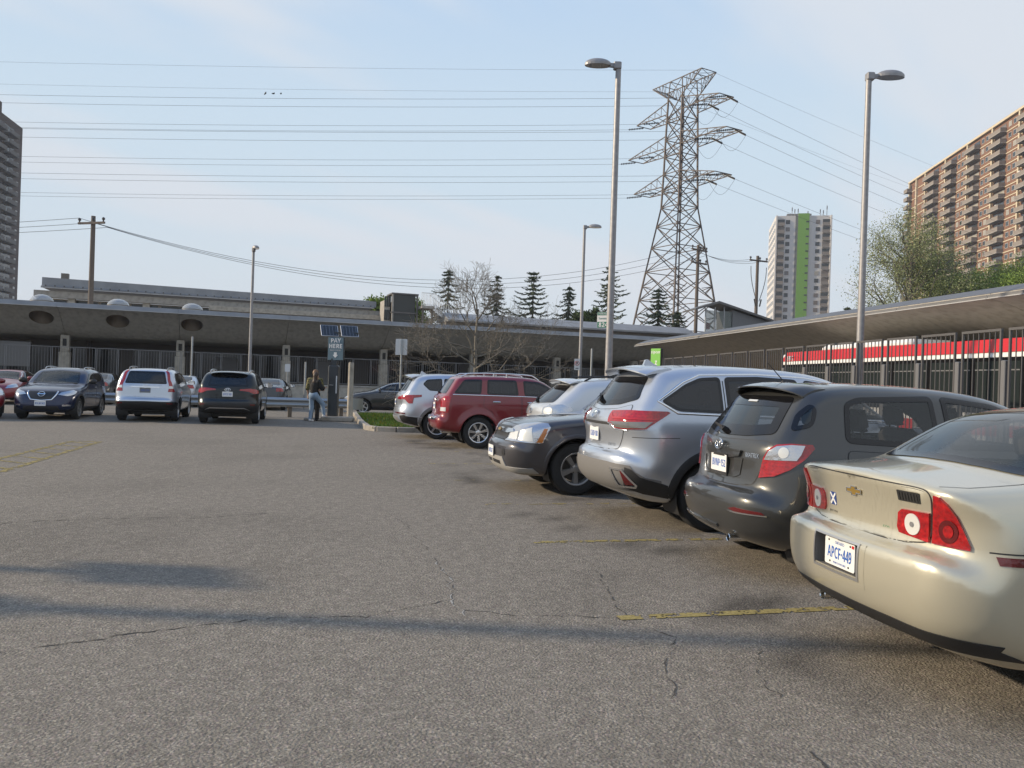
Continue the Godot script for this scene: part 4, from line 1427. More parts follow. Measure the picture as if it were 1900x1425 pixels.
	# --- charcoal hatchback ---
	s = spec("sedan", {"L": 4.37, "W": 1.77, "H": 1.56, "cell": 0.03, "taller": 1.16, "paint": "paint_charcoal", "xr": 0.86, "xf": 3.46, "r": 0.32, "belt": 1.07, "bow_r": 0.16, "k_end": 0.34, "k_top": 0.13,
		"sec": [[0.2, 0.86], [0.35, 0.93], [0.55, 0.985], [0.72, 1.0], [0.88, 0.99], [1.02, 0.955], [1.12, 0.905], [1.3, 0.82], [1.45, 0.75], [1.56, 0.69]],
		"prof": [0.5, 0.2, 0.2, 0.28, 0.07, 0.35, 0.02, 0.45, 0.0, 0.56, 0.015, 0.67, 0.05, 0.705, 0.12, 0.725, 0.15, 0.75, 0.165, 0.9, 0.17, 1.03, 0.185, 1.1, 0.25, 1.18, 0.42, 1.36, 0.53, 1.46, 0.62, 1.515, 0.8, 1.545, 1.2, 1.56, 1.9, 1.55, 2.4, 1.5, 2.8, 1.38, 3.2, 1.17, 3.45, 1.04, 3.8, 0.97, 4.1, 0.87, 4.28, 0.72, 4.37, 0.5, 4.33, 0.3, 4.15, 0.2],
		"cab0": 0.5, "cab1": 3.15, "back_seat": 1.3,
		"wins": [["rear_window", "rear", [-0.6, 1.175, -0.55, 1.3, -0.5, 1.42, -0.46, 1.44, 0.46, 1.44, 0.5, 1.42, 0.55, 1.3, 0.6, 1.175, 0.3, 1.145, 0.0, 1.14, -0.3, 1.145], "glass_tint", {"border": 0.09}],
			["quarter_window", "side", [0.42, 1.2, 0.5, 1.32, 0.62, 1.4, 0.66, 1.36, 0.6, 1.24], "glass_tint", {"border": 0.03}],
			["side_window", "side", [0.86, 1.16, 0.9, 1.41, 1.02, 1.45, 1.72, 1.475, 1.72, 1.1, 0.9, 1.13], "glass_clear"],
			["side_window", "side", [1.8, 1.1, 1.8, 1.475, 2.3, 1.43, 2.62, 1.32, 2.95, 1.1], "glass_clear"],
			["windscreen", "front", [-0.66, 1.07, -0.5, 1.43, 0.0, 1.46, 0.5, 1.43, 0.66, 1.07, 0.0, 1.05], "glass_clear"]],
		"doors": [[1.0, 0.72, 0.85, 0.95, 0.86, 1.08, 1.74, 1.05, 1.74, 0.35, 1.3, 0.35], [1.77, 0.35, 1.77, 1.05, 3.0, 1.02, 3.05, 0.35]],
		"handles": [[1.1, 0.98], [1.95, 0.96]], "mirror": [2.85, 1.06], "spokes": 7, "spoke_w": 0.05,
		"gates": [["tailgate", "rcyl", [[0, -0.52, 0.77], [0, -0.6, 0.95], [0, -0.68, 1.09], [0, -0.6, 1.13], [0, 0.0, 1.115], [0, 0.6, 1.13], [0, 0.68, 1.09], [0, 0.6, 0.95], [0, 0.52, 0.77], [0, 0.3, 0.745], [0, 0.0, 0.74], [0, -0.3, 0.745]], "paint_charcoal", 1]],
		"patches": [
			["tail_light", "rcyl", [Vector2(0.64, 0.835), Vector2(0.675, 1), Vector2(0.715, 1.07), Vector2(0.785, 1.11), Vector2(0.9, 1.125), Vector2(1.06, 1.12), Vector2(1.08, 1.09), Vector2(1, 1), Vector2(0.9, 0.92), Vector2(0.78, 0.86)], "lens_red", 0.014, {"skirt": 0.008, "sp": 0.028}],
			["clear_lens", "rcyl", [Vector2(0.685, 0.985), Vector2(0.72, 1.055), Vector2(0.79, 1.098), Vector2(0.9, 1.113), Vector2(1, 1.11), Vector2(0.975, 1.04), Vector2(0.945, 0.995)], "lens_clear", 0.018, {"sub": "tail_light", "skirt": 0.006, "sp": 0.025}],
			["lamp_bowl", "rcyl", [Vector2(0.885, 1.05), Vector2(0.882, 1.066), Vector2(0.873, 1.08), Vector2(0.86, 1.089), Vector2(0.845, 1.092), Vector2(0.83, 1.089), Vector2(0.817, 1.08), Vector2(0.808, 1.066), Vector2(0.805, 1.05), Vector2(0.808, 1.034), Vector2(0.817, 1.02), Vector2(0.83, 1.011), Vector2(0.845, 1.008), Vector2(0.86, 1.011), Vector2(0.873, 1.02), Vector2(0.882, 1.034)], "lens_frost", 0.022, {"sub": "tail_light", "smooth": 2, "sp": 0.02}],
			["handle_strip", "rcyl", [[0, -0.32, 0.985], [0, -0.34, 1.035], [0, 0.34, 1.035], [0, 0.32, 0.985], [0, 0.2, 0.965], [0, -0.2, 0.965]], "paint_charcoal", 0.026, {"skirt": 0.02, "mirror": false, "sp": 0.03}],
			["plate_recess", "rcyl", [[0, -0.34, 0.83], [0, -0.36, 0.97], [0, 0.36, 0.97], [0, 0.34, 0.83], [0, 0.26, 0.8], [0, -0.26, 0.8]], "paint_charcoal", 0.01, {"skirt": 0.006, "mirror": false, "ring": 0.02, "sp": 0.025}],
			["rear_reflector", "rcyl", [[0, 0.42, 0.565], [0, 0.5, 0.585], [0, 0.72, 0.575], [0, 0.74, 0.555], [0, 0.5, 0.55]], "lens_red_deep", 0.007, {"skirt": 0.005, "sp": 0.03}],
			["reflector_trim", "rcyl", [[0, 0.4, 0.548], [0, 0.5, 0.55], [0, 0.75, 0.553], [0, 0.75, 0.543], [0, 0.5, 0.538]], "chrome", 0.009, {"skirt": 0.005, "sp": 0.03}],
			["bumper_lip", "rcyl", [[0, -0.7, 0.4], [0, -0.72, 0.42], [0, 0.2, 0.4], [0, 0.2, 0.375]], "paint_charcoal", 0.014, {"skirt": 0.01, "mirror": false, "sp": 0.03}],
			["headlight", "fcyl", [[0, 0.45, 0.68], [0, 0.5, 0.8], [1, 3.95, 0.92], [1, 3.8, 0.95], [1, 3.9, 0.8]], "lens_clear", 0.008, {}]],
		"lip": [0.45, 0.8, 0.56, 0.045, -0.03], "wiper": [-0.06, 1.165, -0.42, 1.2], "exhaust": [0.18, 0.31, 0.36]})
	car = build_car(s, "hatchback_car", "charcoal hatchback with half clear tail lamps beside the beige saloon", "car", Vector3(3.31, 0, -6.5), 92.5, "cars parked rear end out along the fence")
	emblem(car, "three_ovals", surf("rear", 0.0, 1.06, 0.03), 0.066)
	plate(car, "rear", 0.0, 0.905, "BVNP·152", 0.01, {"frame": "Orangeville TOYOTA", "out": 0.008})
	lettering("MATRIX", 0.035, M.chrome, car, surf("rear", 0.47, 1.005, 0.004), "badge", 0.003)
	mb = MB.new()
	var ap = on_body("top", 0.72, 0.0)
	mb.tube(ap - Vector3(0, 0.01, 0), ap + Vector3(0.02, 0.03, 0), 0.025, 0.014, 10)
	mb.tube(ap + Vector3(0.02, 0.03, 0), ap + Vector3(-0.14, 0.19, 0), 0.005, 0.003, 6)
	put("roof_antenna", mb, M.black_plastic, car)
	mb = MB.new()
	mb.box(Vector3.ZERO, Vector3(0.16, 0.02, 0.01))
	var br := put("brake_light", mb, M.lens_frost, car)
	br.transform = surf("rear", 0.0, 1.45, 0.006)

	# --- silver sport utility car ---
	s = spec("suv", {"L": 4.89, "W": 1.925, "H": 1.745, "cell": 0.03, "taller": 1.15, "paint": "paint_silver", "xr": 1.13, "xf": 3.92, "r": 0.375, "belt": 1.22, "bow_r": 0.2, "k_end": 0.34, "k_top": 0.15, "flare": 0.018, "lip_mat": "black_plastic", "lip_w": 0.08, "lip_h": 0.012,
		"sec": [[0.25, 0.88], [0.4, 0.94], [0.6, 0.985], [0.8, 1.0], [1.0, 1.0], [1.15, 0.98], [1.24, 0.955], [1.4, 0.9], [1.6, 0.815], [1.75, 0.74]],
		"prof": [0.55, 0.26, 0.3, 0.34, 0.12, 0.41, 0.03, 0.5, 0.0, 0.6, 0.0, 0.74, 0.02, 0.805, 0.07, 0.825, 0.1, 0.845, 0.1, 1.0, 0.065, 1.1, 0.075, 1.2, 0.14, 1.265, 0.36, 1.53, 0.45, 1.63, 0.55, 1.685, 0.85, 1.735, 1.4, 1.748, 2.1, 1.735, 2.6, 1.69, 3.0, 1.57, 3.4, 1.33, 3.65, 1.18, 4.0, 1.14, 4.4, 1.09, 4.7, 0.97, 4.83, 0.8, 4.89, 0.6, 4.85, 0.38, 4.65, 0.26],
		"cab0": 0.4, "cab1": 3.3, "back_seat": 1.7,
		"wins": [["rear_window", "rear", [-0.66, 1.385, -0.6, 1.47, -0.55, 1.6, 0.55, 1.6, 0.6, 1.47, 0.66, 1.385, 0.4, 1.325, 0.0, 1.305, -0.4, 1.325], "glass_dark", {"border": 0.06}],
			["quarter_window", "side", [0.53, 1.375, 0.72, 1.285, 1.24, 1.275, 1.24, 1.62, 1.0, 1.605, 0.82, 1.54], "glass_dark", {"border": 0.03}],
			["side_window", "side", [1.29, 1.275, 1.29, 1.62, 1.7, 1.635, 2.18, 1.62, 2.18, 1.265], "glass_dark"],
			["side_window", "side", [2.26, 1.265, 2.26, 1.62, 2.6, 1.585, 2.9, 1.49, 3.3, 1.255], "glass_clear"],
			["windscreen", "front", [-0.72, 1.21, -0.58, 1.6, 0.0, 1.64, 0.58, 1.6, 0.72, 1.21, 0.0, 1.19], "glass_clear"]],
		"doors": [[1.62, 0.5, 1.55, 0.8, 1.3, 0.95, 1.28, 1.24, 2.2, 1.23, 2.2, 0.5], [2.23, 0.5, 2.23, 1.23, 3.35, 1.21, 3.38, 0.5]],
		"handles": [[1.5, 1.12], [2.45, 1.1]], "mirror": [3.15, 1.2], "spokes": 5, "spoke_w": 0.09,
		"gates": [["tailgate", "rcyl", [[0, -0.58, 0.86], [0, -0.64, 1.0], [0, -0.68, 1.24], [0, -0.64, 1.35], [0, -0.4, 1.29], [0, 0.0, 1.27], [0, 0.4, 1.29], [0, 0.64, 1.35], [0, 0.68, 1.24], [0, 0.64, 1.0], [0, 0.58, 0.86], [0, 0.3, 0.845], [0, 0.0, 0.84], [0, -0.3, 0.845]], "paint_silver", 1]],
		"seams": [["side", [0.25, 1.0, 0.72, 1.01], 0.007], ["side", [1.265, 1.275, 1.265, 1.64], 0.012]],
		"patches": [
			["tail_light", "rcyl", [Vector2(0.41, 1.245), Vector2(0.42, 1.267), Vector2(0.72, 1.283), Vector2(1, 1.288), Vector2(1.14, 1.288), Vector2(1.17, 1.273), Vector2(1.04, 1.175), Vector2(0.94, 1.095), Vector2(0.72, 1.085), Vector2(0.56, 1.09), Vector2(0.5, 1.135), Vector2(0.42, 1.145)], "lens_red", 0.014, {"skirt": 0.008, "sp": 0.03}],
			["clear_lens", "rcyl", [Vector2(0.445, 1.153), Vector2(0.55, 1.157), Vector2(0.8, 1.163), Vector2(1, 1.17), Vector2(0.93, 1.105), Vector2(0.72, 1.095), Vector2(0.57, 1.1), Vector2(0.51, 1.14)], "lens_smoke", 0.018, {"sub": "tail_light", "skirt": 0.006, "sp": 0.025}],
			["light_bar", "rcyl", [Vector2(0.435, 1.245), Vector2(0.45, 1.245), Vector2(0.51, 1.2), Vector2(1.05, 1.205), Vector2(1.03, 1.19), Vector2(0.505, 1.183)], "lens_red_bright", 0.019, {"sub": "tail_light", "sp": 0.02}],
			["handle_strip", "rcyl", [[0, -0.4, 1.115], [0, -0.4, 1.145], [0, 0.42, 1.145], [0, 0.42, 1.115]], "black_plastic", 0.006, {"skirt": 0.004, "mirror": false}],
			["lower_bumper", "rcyl", [Vector2(-1.15, 0.45), Vector2(-1.1, 0.66), Vector2(-0.85, 0.7), Vector2(-0.5, 0.72), Vector2(0, 0.725), Vector2(0.5, 0.72), Vector2(0.8, 0.7), Vector2(0.85, 0.64), Vector2(0.95, 0.58), Vector2(1.1, 0.55), Vector2(1.12, 0.44), Vector2(0.8, 0.42), Vector2(0, 0.43), Vector2(-0.8, 0.42)], "bumper_grey", 0.008, {"mirror": false, "skirt": 0.006, "sp": 0.04}],
			["lower_valance", "rcyl", [Vector2(1.18, 0.36), Vector2(1.17, 0.5), Vector2(1.03, 0.545), Vector2(0.9, 0.585), Vector2(0.82, 0.66), Vector2(0.75, 0.68), Vector2(0.72, 0.46), Vector2(0.9, 0.4)], "black_plastic", 0.012, {"skirt": 0.008, "sp": 0.04}],
			["reflector_bezel", "rcyl", [Vector2(0.56, 0.665), Vector2(0.72, 0.66), Vector2(0.87, 0.5), Vector2(0.85, 0.465), Vector2(0.66, 0.465)], "chrome", 0.02, {"skirt": 0.012, "ring": 0.02, "sp": 0.022}],
			["rear_reflector", "rcyl", [Vector2(0.7, 0.64), Vector2(0.73, 0.64), Vector2(0.845, 0.5), Vector2(0.745, 0.495)], "lens_red_deep", 0.018, {"skirt": 0.008, "sp": 0.03}],
			["headlight", "fcyl", [[0, 0.5, 0.85], [0, 0.55, 1.0], [1, 4.45, 1.02], [1, 4.3, 1.04], [1, 4.4, 0.92]], "lens_clear", 0.008, {}]],
		"trims": [["window_trim", "side", [0.5, 1.378, 0.71, 1.268, 1.26, 1.257, 3.3, 1.24], 0.026, "chrome", 0.008], ["window_trim", "side", [0.5, 1.378, 0.8, 1.56, 1.0, 1.635, 1.7, 1.66, 2.3, 1.645, 2.62, 1.605], 0.026, "chrome", 0.008],
			["lamp_trim", "rcyl", [Vector2(0.395, 1.245), Vector2(0.415, 1.135), Vector2(0.49, 1.125), Vector2(0.55, 1.075), Vector2(0.74, 1.07)], 0.014, "chrome", 0.01]],
		"lip": [0.3, 0.75, 0.6, 0.06, -0.035], "wiper": [-0.1, 1.345, -0.48, 1.41], "fin": 0.75})
	car = build_car(s, "sport_utility_car", "silver sport utility car with long red tail lamps and chrome reflector bezels", "car", Vector3(3.06, 0, -8.9), 90.8, "cars parked rear end out along the fence")
	emblem(car, "three_ovals", surf("rear", 0.0, 1.215, 0.006), 0.075)
	plate(car, "rear", 0.0, 1.0, "CABD·108", 0.008)
	lettering("LIMITED", 0.03, M.chrome, car, surf("rear", 0.44, 0.9, 0.004), "badge", 0.003)

	# --- dark grey utility car parked nose out ---
	s = spec("suv", {"L": 4.8, "W": 1.82, "H": 1.7, "paint": "paint_graphite", "xr": 0.92, "xf": 3.78, "r": 0.37, "belt": 1.12, "bow_f": 0.16, "k_end": 0.26, "k_top": 0.12, "flare": 0.02, "lip_w": 0.05, "lip_h": 0.012, "spokes": 5, "spoke_w": 0.1, "rim": 0.62, "rim_mat": "alloy_dark",
		"prof": [0.35, 0.26, 0.08, 0.36, 0.0, 0.55, 0.02, 0.75, 0.08, 1.0, 0.14, 1.15, 0.32, 1.5, 0.42, 1.62, 0.7, 1.68, 1.6, 1.7, 2.4, 1.67, 2.75, 1.57, 3.15, 1.3, 3.35, 1.15, 3.7, 1.115, 4.2, 1.06, 4.52, 0.995, 4.63, 0.94, 4.66, 0.86, 4.69, 0.74, 4.76, 0.72, 4.8, 0.66, 4.8, 0.5, 4.76, 0.36, 4.66, 0.27, 4.45, 0.24],
		"plan": [[0.0, 0.93], [0.35, 0.965], [0.9, 0.99], [1.4, 1.0], [3.6, 1.0], [4.1, 0.99], [4.5, 0.965], [4.8, 0.92]],
		"cab0": 0.4, "cab1": 3.05,
		"wins": [["windscreen", "front", [-0.66, 1.19, -0.54, 1.53, 0.0, 1.57, 0.54, 1.53, 0.66, 1.19, 0.0, 1.17], "glass_clear"],
			["side_window", "side", [1.95, 1.2, 1.95, 1.55, 2.45, 1.52, 3.0, 1.2], "glass_clear"], ["side_window", "side", [1.1, 1.22, 1.1, 1.56, 1.88, 1.56, 1.88, 1.2], "glass_dark"],
			["rear_window", "rear", [-0.6, 1.2, -0.52, 1.5, 0.52, 1.5, 0.6, 1.2], "glass_dark"]],
		"doors": [[1.3, 0.5, 1.1, 0.8, 1.08, 1.18, 1.9, 1.17, 1.9, 0.5], [1.93, 0.5, 1.93, 1.17, 3.1, 1.13, 3.15, 0.5]], "handles": [[1.25, 1.06], [2.1, 1.05]], "mirror": [2.85, 1.13], "rails": [0.8, 2.3, 0.55, 0.06],
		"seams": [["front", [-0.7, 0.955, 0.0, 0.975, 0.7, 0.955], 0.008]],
		"trims": [["bonnet_gap_shade", "top", [3.4, 0.74, 4.2, 0.72, 4.5, 0.6], 0.008, "black_plastic", 0.0012], ["bonnet_gap_shade", "top", [3.4, -0.74, 4.2, -0.72, 4.5, -0.6], 0.008, "black_plastic", 0.0012]],  # bonnet gaps: their shade laid on as thin black strips
		"patches": [
			["headlight", "fcyl", [[0, 0.4, 0.725], [0, 0.42, 0.87], [0, 0.5, 0.94], [0, 0.62, 0.975], [1, 4.32, 1.0], [1, 4.2, 0.99], [1, 4.18, 0.94], [1, 4.3, 0.725]], "lens_clear", 0.014, {"skirt": 0.008, "sp": 0.03}],
			["lamp_bowl", "fcyl", [[0, 0.44, 0.745], [0, 0.45, 0.85], [0, 0.66, 0.87], [0, 0.68, 0.745]], "lens_frost", 0.018, {"sub": "headlight", "sp": 0.03}],
			["lamp_bowl", "fcyl", [[0, 0.71, 0.745], [0, 0.7, 0.88], [1, 4.42, 0.93], [1, 4.42, 0.745]], "lens_frost", 0.018, {"sub": "headlight", "sp": 0.03}],
			["turn_signal", "fcyl", [[1, 4.38, 0.735], [1, 4.27, 0.92], [1, 4.22, 0.92], [1, 4.3, 0.735]], "lens_amber", 0.019, {"sub": "headlight", "sp": 0.025}],
			["grille", "fcyl", [[0, -0.36, 0.735], [0, -0.37, 0.93], [0, 0.37, 0.93], [0, 0.36, 0.735]], "grille_black", 0.006, {"mirror": false}],
			["grille_bar", "fcyl", [[0, -0.56, 0.855], [0, -0.5, 0.895], [0, 0.0, 0.895], [0, 0.5, 0.895], [0, 0.56, 0.855], [0, 0.36, 0.83], [0, 0.0, 0.83], [0, -0.36, 0.83]], "chrome", 0.03, {"mirror": false, "skirt": 0.02, "sp": 0.03}],
			["fog_light", "fcyl", [[0, 0.5, 0.62], [0, 0.46, 0.6], [0, 0.445, 0.565], [0, 0.46, 0.53], [0, 0.5, 0.515], [0, 0.54, 0.53], [0, 0.555, 0.565], [0, 0.54, 0.6]], "grille_black", 0.006, {"smooth": 1, "skirt": 0.004, "sp": 0.03}],
			["skid_plate", "fcyl", [[0, -0.52, 0.3], [0, -0.46, 0.5], [0, 0.46, 0.5], [0, 0.52, 0.3], [0, 0.0, 0.285]], "skid_grey", 0.01, {"mirror": false, "skirt": 0.008, "sp": 0.035}],
			["air_intake", "fcyl", [[0, -0.36, 0.39], [0, -0.36, 0.44], [0, -0.04, 0.45], [0, -0.04, 0.4]], "grille_black", 0.014, {"sp": 0.03, "mirror": true}],
			["lower_valance", "fcyl", [[0, 0.5, 0.3], [0, 0.5, 0.37], [0, 0.72, 0.37], [1, 4.4, 0.37], [1, 4.3, 0.3]], "skid_grey", 0.012, {"skirt": 0.008}]]})
	car = build_car(s, "utility_car", "dark grey utility car parked nose out with chrome grille bar and amber lamp corners", "car", Vector3(2.52 + 4.8, 0, -11.65), -90.5, "cars parked along the fence")
	emblem(car, "bowtie", surf("front", 0.0, 0.862, 0.034), 0.085)
	plate(car, "front", 0.0, 0.56, "AVTR 627", 0.01, {"out": 0.01})

	# --- pale silver crossover behind the dark grey nose ---
	s = spec("suv", {"L": 4.83, "W": 1.885, "H": 1.7, "paint": "paint_pale", "xr": 1.1, "xf": 3.92, "r": 0.37, "belt": 1.15, "bow_r": 0.2, "k_end": 0.36, "k_top": 0.15,
		"prof": [0.5, 0.26, 0.15, 0.35, 0.02, 0.5, 0.0, 0.65, 0.05, 0.8, 0.08, 0.95, 0.09, 1.12, 0.16, 1.2, 0.5, 1.46, 0.63, 1.57, 0.8, 1.65, 1.3, 1.7, 2.0, 1.7, 2.5, 1.64, 2.9, 1.5, 3.3, 1.27, 3.6, 1.12, 4.0, 1.06, 4.5, 0.95, 4.75, 0.75, 4.83, 0.55, 4.75, 0.3, 4.6, 0.25],
		"wins": [["rear_window", "rear", [-0.62, 1.23, -0.55, 1.4, -0.5, 1.54, 0.5, 1.54, 0.55, 1.4, 0.62, 1.23, 0.0, 1.2], "glass_dark", {"border": 0.06}],
			["side_window", "side", [0.95, 1.25, 1.2, 1.5, 1.4, 1.55, 2.0, 1.575, 2.0, 1.22], "glass_dark"], ["side_window", "side", [2.08, 1.22, 2.08, 1.57, 2.5, 1.53, 3.15, 1.2], "glass_clear"],
			["windscreen", "front", [-0.66, 1.18, -0.54, 1.53, 0.0, 1.57, 0.54, 1.53, 0.66, 1.18, 0.0, 1.16], "glass_clear"]],
		"doors": [[1.5, 0.5, 1.3, 0.8, 1.2, 1.18, 2.03, 1.18, 2.03, 0.5]],
		"gates": [["tailgate", "rcyl", [[0, -0.6, 0.8], [0, -0.68, 1.1], [0, -0.6, 1.2], [0, 0.0, 1.18], [0, 0.6, 1.2], [0, 0.68, 1.1], [0, 0.6, 0.8], [0, 0.0, 0.78]]]],
		"patches": [
			["tail_light", "rcyl", [Vector2(0.55, 1), Vector2(0.55, 1.14), Vector2(0.72, 1.18), Vector2(0.95, 1.2), Vector2(1.1, 1.16), Vector2(1.14, 1.1), Vector2(0.95, 1.03), Vector2(0.76, 0.99)], "lens_clear", 0.014, {"skirt": 0.008}],
			["lamp_bowl", "rcyl", [Vector2(0.6, 1.03), Vector2(0.6, 1.12), Vector2(0.72, 1.15), Vector2(0.8, 1.12), Vector2(0.8, 1.03)], "lens_frost", 0.018, {"sub": "tail_light", "smooth": 1}],
			["lower_valance", "rcyl", [Vector2(-1.2, 0.32), Vector2(-1.2, 0.48), Vector2(0, 0.52), Vector2(1.2, 0.48), Vector2(1.2, 0.32), Vector2(0, 0.36)], "black_plastic", 0.006, {"mirror": false}]],
		"lip": [0.48, 0.9, 0.56, 0.045, -0.02], "wiper": [0.0, 1.23, -0.36, 1.3], "rails": [0.9, 2.4, 0.56, 0.05], "rail_mat": "black_plastic"})
	car = build_car(s, "crossover_car", "pale silver crossover with clear tail lamps showing above the dark grey bonnet", "car", Vector3(3.7, 0, -14.2), 90.0, "cars parked rear end out along the fence")
	emblem(car, "tilted_oval", surf("rear", 0.0, 1.06, 0.006), 0.07)
	plate(car, "rear", 0.0, 0.9, "BRKW 440", 0.01)

	# --- red boxy four by four ---
	s = spec("suv", {"L": 4.74, "W": 1.86, "H": 1.72, "paint": "paint_red", "xr": 1.02, "xf": 3.8, "r": 0.37, "belt": 1.2, "bow_r": 0.09, "k_end": 0.2, "k_top": 0.1, "flare": 0.03, "lip_w": 0.07, "lip_h": 0.01, "spokes": 7, "spoke_w": 0.085, "rim": 0.64, "rim_mat": "alloy_bright",
		"sec": [[0.25, 0.9], [0.45, 0.96], [0.6, 0.98], [0.85, 0.985], [1.05, 0.98], [1.2, 0.95], [1.35, 0.9], [1.55, 0.82], [1.72, 0.75]],
		"prof": [0.5, 0.34, 0.2, 0.38, 0.06, 0.42, 0.0, 0.52, 0.0, 0.68, 0.05, 0.72, 0.1, 0.74, 0.11, 0.95, 0.13, 1.17, 0.2, 1.24, 0.4, 1.54, 0.48, 1.65, 0.6, 1.69, 1.2, 1.72, 2.2, 1.715, 2.6, 1.66, 2.9, 1.5, 3.2, 1.27, 3.35, 1.17, 3.8, 1.14, 4.4, 1.1, 4.6, 1.03, 4.68, 0.8, 4.74, 0.6, 4.7, 0.4, 4.5, 0.32],
		"cab0": 0.45, "cab1": 3.1,
		"wins": [["rear_window", "rear", [-0.62, 1.26, -0.55, 1.5, -0.52, 1.6, 0.52, 1.6, 0.55, 1.5, 0.62, 1.26], "glass_dark"],
			["quarter_window", "side", [0.42, 1.27, 0.66, 1.58, 0.74, 1.6, 1.1, 1.61, 1.06, 1.265], "glass_dark"],
			["side_window", "side", [1.2, 1.265, 1.22, 1.61, 1.92, 1.615, 1.96, 1.26], "glass_dark"],
			["side_window", "side", [2.1, 1.255, 2.08, 1.61, 2.45, 1.59, 2.68, 1.5, 3.0, 1.25], "glass_dark"],
			["windscreen", "front", [-0.68, 1.22, -0.56, 1.57, 0.56, 1.57, 0.68, 1.22], "glass_clear"]],
		"doors": [[1.38, 0.5, 1.34, 0.85, 1.12, 0.98, 1.14, 1.235, 2.02, 1.235, 2.02, 0.5], [2.05, 0.5, 2.05, 1.235, 3.08, 1.2, 3.12, 0.5]], "handles": [[1.42, 1.1], [2.25, 1.1]], "handle_mat": "chrome", "mirror": [2.9, 1.2],
		"rails": [0.62, 2.5, 0.57, 0.07], "rail_mat": "chrome",
		"gates": [["tailgate", "rcyl", [[0, -0.62, 0.76], [0, -0.62, 1.2], [0, 0.0, 1.2], [0, 0.62, 1.2], [0, 0.62, 0.76]]]],
		"patches": [
			["tail_light", "rcyl", [Vector2(0.655, 0.82), Vector2(0.655, 1.19), Vector2(0.75, 1.2), Vector2(0.93, 1.19), Vector2(0.9, 0.82)], "lens_red", 0.014, {"skirt": 0.008}],
			["reversing_light", "rcyl", [Vector2(0.67, 0.85), Vector2(0.67, 0.94), Vector2(0.84, 0.94), Vector2(0.84, 0.85)], "lens_frost", 0.018, {"sub": "tail_light"}],
			["plate_bar", "rcyl", [[0, -0.34, 1.06], [0, -0.34, 1.13], [0, 0.34, 1.13], [0, 0.34, 1.06]], "chrome", 0.03, {"mirror": false, "skirt": 0.02}],
			["bumper_step", "rcyl", [[0, -0.6, 0.64], [0, -0.6, 0.71], [0, 0.6, 0.71], [0, 0.6, 0.64]], "chrome", 0.02, {"mirror": false, "skirt": 0.012}],
			["headlight", "fcyl", [[0, 0.5, 0.85], [0, 0.5, 1.0], [1, 4.4, 1.0], [1, 4.42, 0.85]], "lens_clear", 0.008, {}]],
		"trims": [["window_trim", "side", [0.4, 1.245, 2.0, 1.24, 3.05, 1.225], 0.022, "chrome", 0.008]],
		"wiper": [0.0, 1.27, -0.35, 1.3], "exhaust": [0.3, 0.36, 0.5]})
	car = build_car(s, "four_by_four_car", "red boxy four by four with dark windows and bright seven-spoke wheels", "car", Vector3(2.64, 0, -19.3), 90.0, "cars parked rear end out along the fence")
	plate(car, "rear", 0.0, 0.96, "AXHT 371", 0.01)

